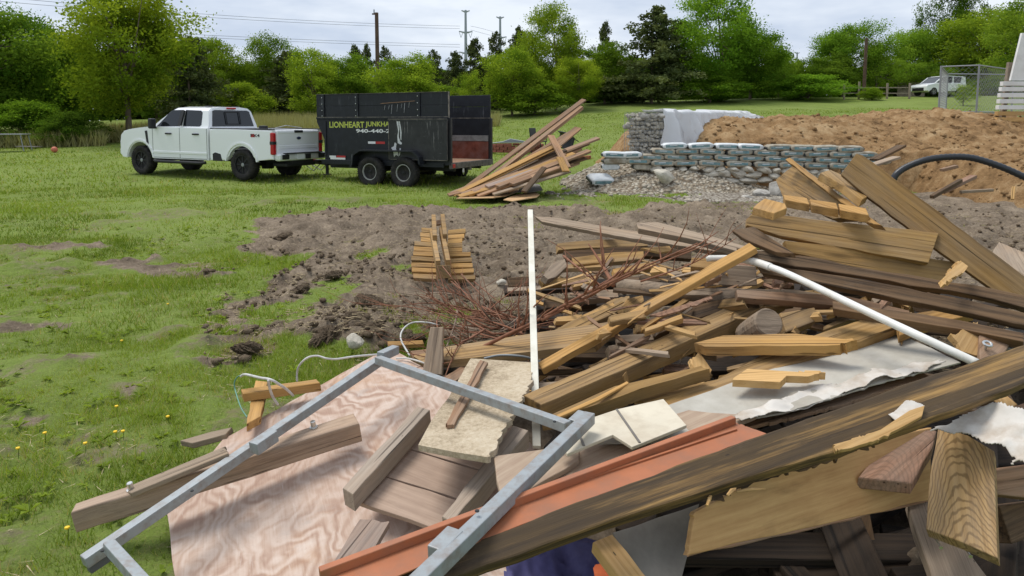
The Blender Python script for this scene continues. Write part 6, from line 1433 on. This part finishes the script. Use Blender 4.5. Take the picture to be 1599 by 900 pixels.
slab('side_board', [(1553, 618), (1566, 612), (1590, 632), (1577, 638)], .68, .68, 20, .02, M['split'], 'small yellow block between the timber and the torn vinyl', 'block')
slab('broken_plank', [(1484, 522), (1500, 516), (1527, 502), (1530, 557), (1502, 549), (1496, 535)], .80, .81, 35, .03, M['split'], 'upright broken yellow plank behind the blackened timber', 'board', jag=(0, 1), jam=.01)
eb, ef = slab('eye_bolt_board', [(1529, 523), (1585, 523), (1566, 558), (1530, 565)], .80, .80, 25, .04, M['brown'], 'short brown board carrying a metal eye bolt near the right edge', 'board')
A, e, n, y, c = ef; p = PP(1538, 546, A, n); m = MB()
for k in range(20):
    a, b = 2 * math.pi * k / 20, 2 * math.pi * (k + 1) / 20
m.tube([p + n * .03 + (e * math.cos(2 * math.pi * k / 20) + y * math.sin(2 * math.pi * k / 20)) * .014 for k in range(21)], .005, 8, False); m.tube([p, p + n * .016], .005, 8); ob = m.build('eye_bolt', M['zinc'], eb); ob.matrix_parent_inverse = eb.matrix_world.inverted()
slab('dark_tarp', [(1540, 522), (1660, 488), (1660, 525), (1560, 548)], .79, .82, 15, .01, M['felt'], 'dark grey tarp scrap at the right edge above the timber', 'tarp')
bpy.context.view_layer.update()

# ---- upright white strip and bent white pipe
A, B = PZ(838, 699, .33), PY(828, 329, 4.55); st = empty('white_strip', A, 0, 'tall cream painted strip standing upright in the middle of the pile', 'strip')
m = MB(); m.bar(Vector(), B - A, .034, .018, Vector((0, -1, .2)), .003); m.build('shaft', M['trimwhite'], st)
pp = [(1104, 404, .945), (1135, 403.5, .945), (1158, 404.5, .945), (1178, 409, .94), (1198, 415.5, .935), (1235, 430, .92), (1349, 484.5, .865), (1450, 532, .81), (1527, 568, .76)]
Q = [PZ(*q) for q in pp]; bp_ = empty('bent_pipe', Q[4], 0, 'long white plastic pipe with an elbow lying down across the pile', 'pipe')
m = MB(); m.tube([q - Q[4] for q in curve([Q[3], Q[4], Q[5], Q[6], Q[7], Q[8]], 6)], .0165, 14); m.build('long_arm', M['pvc'], bp_, True)
m = MB(); m.tube([q - Q[4] for q in curve([Q[0], Q[1], Q[2]], 4)], .0165, 14); m.build('short_arm', M['pvc'], bp_, True)
m = MB(); m.tube([q - Q[4] for q in curve([Q[1].lerp(Q[2], .4), Q[2], Q[3], Q[4], Q[4].lerp(Q[5], .15)], 5)], .0200, 14); m.build('elbow', M['pvc'], bp_, True)

# ---- middle of the pile
S = slab
S('thick_plank', [(645, 556), (700, 541), (949, 503), (957, 512), (928, 537), (833, 549), (660, 566)], .36, .40, 0, .045, M['beam'], 'wide flat plank with weathered top lying behind the fibre board', jag=(0,), jam=.01)
S('square_beam', [(818, 617), (1000, 541), (1198, 450), (1228, 463), (1120, 512), (990, 570), (845, 632)], .52, .62, 10, .085, M['beam'], 'long thick yellow beam with a knot crossing the middle of the pile', 'beam')
S('square_beam', [(845, 655), (960, 603), (1095, 571), (1108, 576), (1000, 607), (880, 650)], .50, .58, 8, .055, M['treated'], 'split yellow beam below the long knotted beam', 'beam', jag=(2,), jam=.012)
S('wood_splinter', [(868, 648), (930, 621), (979, 595), (982, 598), (934, 625), (872, 652)], .545, .57, 0, .01, M['honey'], 'thin long splinter lying on the split yellow beam', 'splinter')
S('long_plank', [(990, 622), (1120, 592), (1201, 547), (1342, 500), (1424, 487), (1428, 497), (1345, 533), (1200, 580), (1050, 634), (1020, 636)], .52, .58, 6, .045, M['treated'], 'long yellow plank bordering the far side of the grey vinyl sheet')
S('long_plank', [(1400, 500), (1430, 489), (1516, 476), (1522, 490), (1432, 513), (1405, 525)], .76, .78, 15, .04, M['honey'], 'orange brown plank beyond the white pipe pointing right')
S('splintered_board', [(1146, 590), (1167, 576), (1232, 580), (1288, 581), (1262, 588), (1228, 587), (1218, 597), (1144, 593)], .66, .67, 4, .03, M['split'], 'short splintered board lying on the grey vinyl sheet', jag=(2, 3), jam=.012)
S('broken_board', [(1084, 536), (1129, 524), (1242, 521), (1304, 528), (1338, 531), (1311, 539), (1287, 540), (1100, 541)], .66, .69, 4, .045, M['honey'], 'yellow board broken at its right end above the vinyl sheet', jag=(3, 4), jam=.014)
S('post_end', [(1218, 489), (1272, 480), (1278, 500), (1228, 519)], .76, .77, 45, .08, M['beam'], 'square beam end right of the round log end', 'beam')
LC = PZ(1198, 505, .74); m = MB(); ax_ = Vector((.10, -1, .62)).normalized(); q_ = [LC + ax_ * .02, LC + ax_ * .012, LC - ax_ * .1, LC - ax_ * .22]
m.tube([p - LC for p in q_], [.060, .067, .069, .066], 18); o = m.build('round_log', M['grey'], None); o.location = LC; tag(o, 'short grey log with its round sawn end facing the camera', 'log')
LA, LB = PZ(967, 446, .72), PZ(1120, 463, .74)
m = MB(); lm = (LA + LB) / 2; d = (LB - LA); m.tube([LA - lm, -d * .25, Vector(), d * .25, LB - lm + d * .3], [.040, .043, .043, .042, .040], 16); o = m.build('round_log', M['grey'], None, True); o.location = lm; tag(o, 'round grey fence log lying across the rear of the pile', 'log')
S('square_stick', [(840, 566), (1170, 379), (1181, 387), (846, 577)], .50, 1.03, 10, .035, M['honey'], 'straight orange yellow stick rising diagonally across the pile', 'stick')
S('upper_plank', [(835, 338), (859, 339), (973, 358), (1100, 377), (1230, 398), (1232, 408), (1100, 390), (960, 368), (846, 346)], .82, .83, 30, .04, M['grey'], 'long grey plank along the far top of the pile')
S('upper_plank', [(993, 348), (1027, 347), (1100, 366), (1170, 386), (1165, 396), (1100, 378), (1018, 361), (997, 357)], .96, .965, 25, .045, M['grey'], 'shorter grey plank with a blunt end above the long grey plank')
S('rear_board', [(871, 380), (909, 376), (1010, 370), (1012, 384), (909, 388), (872, 391)], .73, .73, 40, .05, M['beam'], 'yellow ended board below the long grey plank at the far left of the pile')
S('rear_board', [(880, 392), (1000, 384), (1080, 392), (1080, 405), (1000, 400), (884, 405)], .70, .72, 50, .05, M['dark'], 'dark board under the yellow ended board')
S('rear_board', [(893, 402), (960, 394), (1005, 392), (1006, 404), (960, 409), (896, 414)], .68, .70, 30, .04, M['treated'], 'thin yellow board in the dark gap at the rear')
S('rear_board', [(957, 420), (1023, 408), (1025, 417), (960, 428)], .72, .74, 30, .045, M['honey'], 'short yellow board end right of the thin yellow board')
S('rear_splinter', [(1001, 387), (1046, 384), (1050, 392), (1030, 394)], .80, .80, 30, .02, M['split'], 'orange wood splinter under the grey planks', 'splinter')
S('rear_board', [(841, 436), (920, 432), (921, 442), (848, 445)], .58, .59, 40, .05, M['treated'], 'yellow board end left of the round log')
S('rear_board', [(792, 434), (832, 431), (833, 446), (795, 448)], .42, .43, 60, .05, M['dark'], 'dark short board end beside the upright white strip')
S('rear_board', [(792, 449), (845, 446), (846, 452), (794, 455)], .40, .40, 20, .03, M['grey'], 'pale narrow slat under the dark board end beside the white strip')
S('rear_block', [(848, 430), (862, 412), (882, 404), (886, 416), (868, 433), (856, 436)], .62, .66, 30, .05, M['grey'], 'grey block leaning under the rear boards', 'block')
S('mid_board', [(860, 518), (960, 466), (983, 462), (984, 476), (900, 518), (876, 530)], .48, .56, 15, .05, M['beam'], 'worn beam pointing up to the right beside the upright strip', jag=(1,), jam=.01)
S('mid_board', [(968, 482), (980, 466), (1004, 461), (1006, 470), (984, 488), (974, 488)], .64, .66, 35, .03, M['split'], 'pale split chunk on the worn beam', 'chunk', jag=(4,), jam=.012)
S('mid_board', [(1010, 500), (1080, 478), (1180, 455), (1184, 470), (1080, 500), (1020, 525)], .62, .70, 25, .05, M['dark'], 'dark plank under the splinters behind the long knotted beam')
S('mid_board', [(962, 524), (1020, 520), (1022, 531), (964, 536)], .56, .57, 40, .05, M['grey'], 'grey short board end in the dark gap left of the long beam')
S('mid_board', [(995, 505), (1014, 504), (1015, 518), (996, 519)], .60, .60, 55, .08, M['treated'], 'small yellow beam end in the dark gap above the long beam', 'beam')
S('mid_board', [(950, 540), (968, 537), (975, 548), (956, 553)], .52, .52, 40, .06, M['grey'], 'small grey block under the short grey board end', 'block')
S('mid_board', [(840, 598), (905, 592), (918, 604), (918, 612), (845, 612)], .44, .44, 20, .03, M['grey'], 'grey board in the shadow below the long knotted beam')
S('mid_board', [(845, 636), (900, 628), (896, 638), (846, 644)], .44, .44, 20, .02, M['grey'], 'narrow pale slat left of the split yellow beam')
S('mid_board', [(960, 580), (995, 577), (1005, 592), (975, 600)], .52, .52, 30, .04, M['grey'], 'grey broken chip below the knot of the long beam', 'chip', jag=(2,), jam=.01)
S('mid_board', [(1078, 560), (1092, 549), (1112, 578), (1098, 600)], .62, .62, 30, .025, M['split'], 'upright broken chip at the right end of the split yellow beam', 'chip', jag=(0, 3), jam=.012)
S('left_board', [(640, 548), (800, 530), (900, 525), (905, 535), (800, 545), (645, 560)], .22, .26, 20, .05, M['brown'], 'brown board lying below the wide flat plank at the left')
S('left_board', [(605, 533), (660, 531), (662, 537), (606, 540)], .14, .15, 10, .03, M['honey'], 'yellow slat end left of the stub post')
S('left_board', [(690, 590), (740, 560), (752, 566), (705, 600)], .34, .38, 10, .03, M['brown'], 'brown slat tucked behind the fibre board')

# ---- big fresh boards on top right
S('big_plank', [(1346, 242), (1665, 480), (1665, 534), (1560, 459), (1453, 383), (1355, 308), (1313, 272), (1337, 240)], 1.46, .74, 58, .045, M['treated'], 'biggest thick plank slanting down to the right edge', 'plank', bev=.003)
S('wide_plank', [(1177, 332), (1466, 364), (1450, 411), (1223, 370), (1166, 352), (1166, 342)], 1.14, 1.05, 60, .045, M['treated'], 'wide fresh plank lying level across the top of the pile', 'plank', bev=.003)
S('wide_plank', [(1226, 376), (1310, 385), (1499, 410), (1472, 442), (1330, 416), (1230, 394)], 1.0, .97, 58, .045, M['treated'], 'second wide plank below the level one with a broken chip at its end', 'plank', bev=.003)
S('thin_stud', [(1233, 246), (1377, 352), (1358, 349), (1300, 306), (1226, 249)], 1.38, 1.12, 40, .04, M['honey'], 'narrow yellow stud pointing up to the left at the pile top', 'stud')
S('beam_block', [(1239, 258), (1345, 338), (1300, 342), (1222, 308), (1211, 281)], 1.31, 1.12, 60, .05, M['treated'], 'dark faced plank behind the narrow stud at the pile top', 'plank')
for i, (q, lb_) in enumerate((([(1223, 304), (1260, 309), (1264, 319), (1226, 312)], 'left of three stud blocks in a row on the level plank'), ([(1264, 311), (1306, 317), (1309, 327), (1267, 320)], 'middle of three stud blocks in a row on the level plank'), ([(1309, 318), (1352, 325), (1357, 336), (1312, 328)], 'right of three stud blocks in a row on the level plank'))):
    S('stud_block', q, 1.215 - .012 * i, 1.205 - .012 * i, 12, .05, M['honey'], lb_, 'block')
S('stud_block', [(1176, 324), (1194, 310), (1226, 318), (1229, 325), (1209, 333)], 1.21, 1.23, 8, .04, M['honey'], 'separate pentagon shaped block at the left end of the level plank', 'block')
S('stud_block', [(1281, 270), (1296, 265), (1328, 279), (1356, 306), (1346, 312), (1318, 290)], 1.34, 1.35, 20, .05, M['treated'], 'plank end wedged beside the biggest plank at the pile top', 'plank')
S('angled_board', [(1142, 359), (1177, 354), (1240, 396), (1212, 394), (1160, 372)], 1.06, 1.09, 30, .03, M['dark'], 'dark angled board end at the left below the level plank')
S('bark_plank', [(1150, 387), (1300, 408), (1450, 434), (1660, 472), (1660, 492), (1450, 450), (1300, 425), (1160, 400)], 1.0, .97, 45, .04, M['dark'], 'long dark bark edged plank under the fresh planks', jag=(), wob=.012)
S('dark_plank', [(1180, 412), (1350, 436), (1660, 500), (1660, 520), (1350, 456), (1190, 426)], .93, .92, 50, .05, M['dark'], 'dark rotten plank below the bark edged one')
S('dark_plank', [(1120, 412), (1180, 416), (1182, 446), (1122, 448)], .88, .88, 75, .06, M['grey'], 'grey upright block under the white pipe elbow', 'block')
S('dark_plank', [(1150, 452), (1320, 462), (1420, 485), (1424, 498), (1320, 478), (1152, 464)], .82, .80, 40, .05, M['brown'], 'brown plank in the dark hollow below the white pipe')
S('dark_plank', [(1050, 448), (1240, 452), (1325, 466), (1325, 478), (1240, 464), (1052, 460)], .78, .80, 45, .05, M['grey'], 'grey plank behind the round log end')
S('dark_plank', [(1080, 402), (1118, 404), (1116, 420), (1078, 416)], .93, .93, 35, .05, M['honey'], 'yellow board end at the open end of the white pipe')
S('dark_plank', [(1300, 470), (1500, 500), (1599, 520), (1599, 534), (1500, 514), (1300, 482)], .84, .84, 35, .05, M['dark'], 'dark plank behind the orange brown plank')
S('split_chip', [(1470, 437), (1500, 407), (1512, 416), (1505, 426), (1474, 444)], 1.0, 1.02, 35, .02, M['split'], 'pale split chip resting on the second wide plank end', 'chip', jag=(0, 3), jam=.01)
S('grey_board', [(1547, 398), (1560, 378), (1660, 420), (1660, 455), (1605, 432)], .72, .74, 20, .04, M['grey'], 'grey weathered board beyond the biggest plank at the right edge')
for i, (q, mt) in enumerate((([(1350, 452), (1420, 470), (1424, 478), (1350, 462)], 'treated'), ([(1180, 430), (1240, 436), (1240, 446), (1182, 442)], 'dark'), ([(1060, 470), (1110, 462), (1112, 470), (1064, 480)], 'brown'), ([(900, 455), (965, 452), (966, 464), (902, 468)], 'grey'), ([(850, 468), (930, 462), (932, 476), (852, 482)], 'dark'), ([(1000, 430), (1080, 422), (1082, 436), (1002, 442)], 'dark'))):
    S('filler_board', q, .74 - .06 * i, .74 - .06 * i, 30, .05, M[mt], ['yellow board glimpsed between the dark planks on the right', 'dark board right of the grey upright block', 'reddish board end under the splinters behind the beam', 'grey board between the round log and the twigs', 'dark board in the twigs beside the white strip', 'dark board above the round log'][i])
S('red_splinter', [(1015, 492), (1060, 478), (1110, 463), (1113, 466), (1060, 486), (1030, 494)], .76, .79, 20, .008, M['red'], 'reddish torn splinter strip lying behind the long beam', 'splinter', jag=(3,), jam=.008)

# ---- jumbled boards deep in the pile, most coloured near-black for the gap shade
base_px = [(720, 560), (880, 420), (1000, 392), (1180, 400), (1420, 430), (1600, 470), (1650, 640), (1400, 760), (1150, 800), (1000, 760), (860, 690)]
def rp_in():
    while True:
        u, v = pr.uniform(700, 1640), pr.uniform(390, 800)
        if inpoly(np.array([u]), np.array([v]), base_px)[0]: return u, v
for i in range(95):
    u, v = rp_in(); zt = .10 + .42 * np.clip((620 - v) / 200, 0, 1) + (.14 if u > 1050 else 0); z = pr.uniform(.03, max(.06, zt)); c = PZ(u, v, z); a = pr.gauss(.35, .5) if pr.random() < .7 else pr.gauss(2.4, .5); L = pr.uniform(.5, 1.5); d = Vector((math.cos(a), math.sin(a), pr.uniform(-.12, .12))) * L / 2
    fboard('shade_fill_board', c - d, c + d, pr.choice((.09, .14, .19)), .04, M['gloom' if v > 640 else pr.choice(('dark', 'gloom', 'gloom', 'gloom', 'dark'))], 'board coloured dark for gap shade, jumbled deep inside the lumber pile', 'boards jumbled deep inside the lumber pile', (pr.uniform(-.5, .5), pr.uniform(-.6, .2), 1))

for i in range(18):  # boards added at the bottom right, coloured black to stand in for shade
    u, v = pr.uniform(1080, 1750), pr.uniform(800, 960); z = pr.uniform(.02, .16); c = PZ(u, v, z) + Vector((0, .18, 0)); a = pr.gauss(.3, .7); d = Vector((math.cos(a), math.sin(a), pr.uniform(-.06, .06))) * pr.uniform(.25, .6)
    fboard('shade_fill_board', c - d, c + d, pr.choice((.09, .14)), .04, M['gloom'], 'added black board standing in for shade at the bottom right under the pile', 'added shade boards at the bottom right', (pr.uniform(-.3, .3), pr.uniform(-.3, .3), 1))
# ---- small splintered scraps on the pile
def pile_z(u, v): return float(np.interp(v, [380, 400, 450, 500, 560, 640], [.93, .90, .80, .70, .58, .45] if u > 950 else [.74, .70, .60, .48, .36, .30]))
SC_L = ['short splintered scrap lying among the planks of the pile', 'long thin splinter lying among the planks of the pile', 'narrow broken slat lying among the planks of the pile']
for i in range(180):
    u, v = pr.uniform(850, 1420), pr.uniform(400, 612)
    if inpoly(np.array([u]), np.array([v]), [(930, 692), (1040, 625), (1200, 565), (1393, 505), (1520, 566), (1375, 600), (1222, 650)])[0] and i % 5: continue
    z = pile_z(u, v) + pr.uniform(-.08, .015); a = pr.gauss(25, 30) if pr.random() < .75 else pr.gauss(150, 30); k = i % 3; L = (pr.uniform(25, 70), pr.uniform(40, 110), pr.uniform(50, 140))[k]; W = (pr.uniform(6, 14), pr.uniform(2, 4), pr.uniform(4, 8))[k]
    ca, sa = math.cos(R(a)), -math.sin(R(a)) * .55; x0, y0_, x1, y1_ = u - ca * L / 2, v - sa * L / 2, u + ca * L / 2, v + sa * L / 2
    S('wood_scrap', [(x0, y0_), (x1, y1_), (x1 + 2, y1_ + W), (x0 - 1, y0_ + W * pr.uniform(.6, 1))], z, z + pr.uniform(-.05, .07), pr.uniform(0, 40), (.03, .006, .015)[k], M[pr.choice(('brown', 'beam', 'honey', 'split', 'dark', 'grey', 'treated', 'red', 'brown', 'split'))], SC_L[k], 'wood scrap', ['short splintered scraps of the pile', 'thin splinters of the pile', 'narrow broken slats of the pile'][k], guard=True, jag=(1, 3), jam=(.012, .004, .008)[k], bev=.001)
# ---- broken deck section lying on the torn earth
dk = empty('deck_section', PZ(690, 425, .1), 0, 'broken yellow deck section of short planks on two joists lying on bare earth', 'deck section'); bpy.context.view_layer.update()
rows_ = [  # (left outer, right outer) for each plank, bottom to top: v, u0, u1
 (433, 645, 742), (423, 643, 740), (415, 642, 738), (406, 642, 737), (397.5, 645, 735), (390.5, 646, 722), (383, 647, 722), (376, 657, 722), (369, 656, 725), (361, 658, 727)]
for i, (v, u0, u1) in enumerate(rows_):
    z = .15 + .028 * i; zz = z + .015
    for (a, b) in ((u0, 681), (700, u1)):
        sk = -1.5 if a == u0 else 1.5
        j = pr.uniform(-1, 1); S('plank', [(a, v - 4 + sk + j), (b, v - 4), (b, v + 2.6), (a, v + 2.6 + sk + j)], zz, zz, 30 + pr.uniform(-6, 6), .045, M['honey'] if i % 3 else M['treated'], None, parent=dk, bev=.003)
def joist(a, b, za, zb):
    A, B = PZ(*a, za), PZ(*b, zb); m = MB(); m.bar(A - dk.location, B - dk.location, .045, .09, bev=.004); return m.build('joist', M['grey'] if False else M['beam'], dk)
joist((684, 414), (674, 362), .30, .48); joist((700, 413), (689, 361), .30, .48); joist((679, 374), (677, 341), .46, .60); joist((695, 372), (691, 340), .46, .60)
S('end_block', [(682, 415), (703, 414), (706, 434), (684, 436)], .30, .30, 80, .08, M['treated'], None, parent=dk); S('end_block', [(682, 344), (691, 343), (691, 350), (682, 351)], .56, .56, 60, .05, M['brown'], None, parent=dk)

# ---- twigs and branches
def branch(pts, r, label, group, forks=5, seed=1, mat='twig'):
    r_ = random.Random(seed); Q = curve(pts, 6); n = len(Q); m = MB(); m.tube(Q, [r * (1 - .8 * i / n) for i in range(n)], 6)
    for f in range(forks):
        i = r_.randrange(int(n * .25), n - 2); d = (Q[i + 1] - Q[i]).normalized(); s = Vector((r_.uniform(-1, 1), r_.uniform(-1, 1), r_.uniform(.0, 1))).normalized(); d = (d * .9 + s * .8).normalized(); L = r_.uniform(.10, .38); P = [Q[i]]
        for k in range(4): d = (d + Vector((r_.uniform(-.25, .25), r_.uniform(-.25, .25), r_.uniform(-.15, .25)))).normalized(); P.append(P[-1] + d * L / 4)
        m.tube(P, [r * .45, r * .38, r * .3, r * .2, r * .1], 5)
    o = m.build('branch', M[mat], None, True); return tag(o, label, 'branch', group)
branch([PZ(650, 590, .30), PZ(742, 548, .40), PZ(790, 524, .52), PZ(844, 498, .66), PZ(900, 466, .80), PZ(990, 424, .98), PZ(1090, 380, 1.12)], .014, 'longest reddish branch sweeping up across the whole pile to the right', None, 16, 1)
branch([PZ(846, 500, .66), PZ(905, 470, .78), PZ(985, 430, .95), PZ(1120, 376, 1.1)], .010, 'second long reddish branch running just under the longest one', None, 12, 2)
branch([PZ(958, 446, .80), PZ(944, 420, .86), PZ(930, 398, .92), PZ(919, 381, .97)], .013, 'stubby thick branch standing up between the rear boards', None, 2, 3)
branch([PZ(880, 400, .80), PZ(915, 428, .80), PZ(950, 455, .78)], .008, 'reddish branch crossing down over the rear boards', None, 5, 4)
branch([PZ(1000, 440, .85), PZ(1080, 412, .95), PZ(1150, 372, 1.1)], .006, 'thin reddish twig rising toward the level plank', None, 6, 5)
GT = 'tangled reddish twigs of the brush heap'
for i in range(46):
    a = pr.uniform(0, 6.28); u, v = pr.gauss(765, 32), pr.gauss(505, 20); z = pr.uniform(.12, .38); P0 = PZ(u, v, z); d = Vector((math.cos(a), math.sin(a) * .8, pr.uniform(-.12, .35))).normalized() if i % 3 else Vector((-.9, .3 + pr.uniform(-.4, .4), pr.uniform(0, .25))); L = pr.uniform(.35, .95); P = [P0]
    for k in range(4): d = (d + Vector((pr.uniform(-.3, .3), pr.uniform(-.3, .3), pr.uniform(-.25, .12)))).normalized(); q = P[-1] + d * L / 4; q.z = max(q.z, .05); P.append(q)
    branch(P, pr.uniform(.004, .009), 'reddish brown twig tangled in the brush heap left of the white strip', GT, 6, 100 + i, 'twig' if i % 4 else 'twig_grey')
for i, (p, q, s) in enumerate((((690, 415), (760, 500), .3), ((705, 440), (790, 510), .2), ((683, 448), (740, 470), .12), ((720, 428), (770, 480), .25), ((752, 478), (812, 508), .3), ((740, 440), (800, 490), .22))):
    branch([PZ(*p, .10 + s * .6), PZ((p[0] + q[0]) / 2, (p[1] + q[1]) / 2, .14 + s), PZ(*q, .25)], .0055, ['long thin twig reaching from the deck section into the brush heap', 'twig lying parallel right of the longest thin twig', 'low twig on the earth below the deck section', 'short bent twig in front of the deck section corner', 'pale twig across the middle of the brush heap', 'thin arching twig behind the brush heap'][i], None, 3, 300 + i)
# small stones and lumps of earth
def lump_mesh(seed):
    b = bmesh.new(); bmesh.ops.create_icosphere(b, subdivisions=5, radius=.5); me = bpy.data.meshes.new('earth_lump')
    for v in b.verts: p = v.co.normalized(); q = float(fbm(np.array([p.x * 2.6 + seed + p.z * 1.5]), np.array([p.y * 2.6 - p.z * 1.4]), 5, .68)[0]); v.co = p * (.45 + .22 * q)
    b.to_mesh(me); b.free(); me.materials.append(M['clod']); return me
CL = [lump_mesh(3), lump_mesh(11), lump_mesh(23), lump_mesh(31)]
for i, (u, v, s_, lb_) in enumerate(((545, 500, .30, 'dark earth lump beside the hole above the pale stone'), (470, 452, .2, 'small earth lump near the left edge of the torn earth'), (640, 535, .28, 'earth lump just above the plywood corner'), (385, 545, .22, 'earth lump at the lower left edge of the torn earth'), (520, 430, .22, 'earth lump in the middle of the torn earth left of the deck section'), (700, 372, .3, 'earth lump right behind the deck section'), (440, 372, .3, 'earth lump near the far left corner of the torn earth'), (575, 470, .26, 'earth lump left below the deck section'))):
    o = put(CL[i % 4], 'earth_lump', PZ(u, v, .05), (s_ * 1.0, s_ * .8, s_ * .42)); tag(o, lb_, 'earth lump')
o = put(ST[1], 'rock', PZ(555, 533, .10), (.16, .14, .12)); tag(o, 'pale grey stone at the lower edge of the torn earth', 'rock')
o = put(CL[0], 'earth_lump', PZ(508, 528, .04), (.34, .24, .15)); tag(o, 'big lump of torn earth left of the pale stone', 'earth lump')
o = put(CL[1], 'earth_lump', PZ(600, 522, .04), (.36, .26, .17)); tag(o, 'big lump of torn earth right of the pale stone', 'earth lump')
o = put(ST[3], 'rock', PZ(783, 441, .08), (.12, .1, .08)); tag(o, 'pale stone beside the dark board end at the brush heap', 'rock')
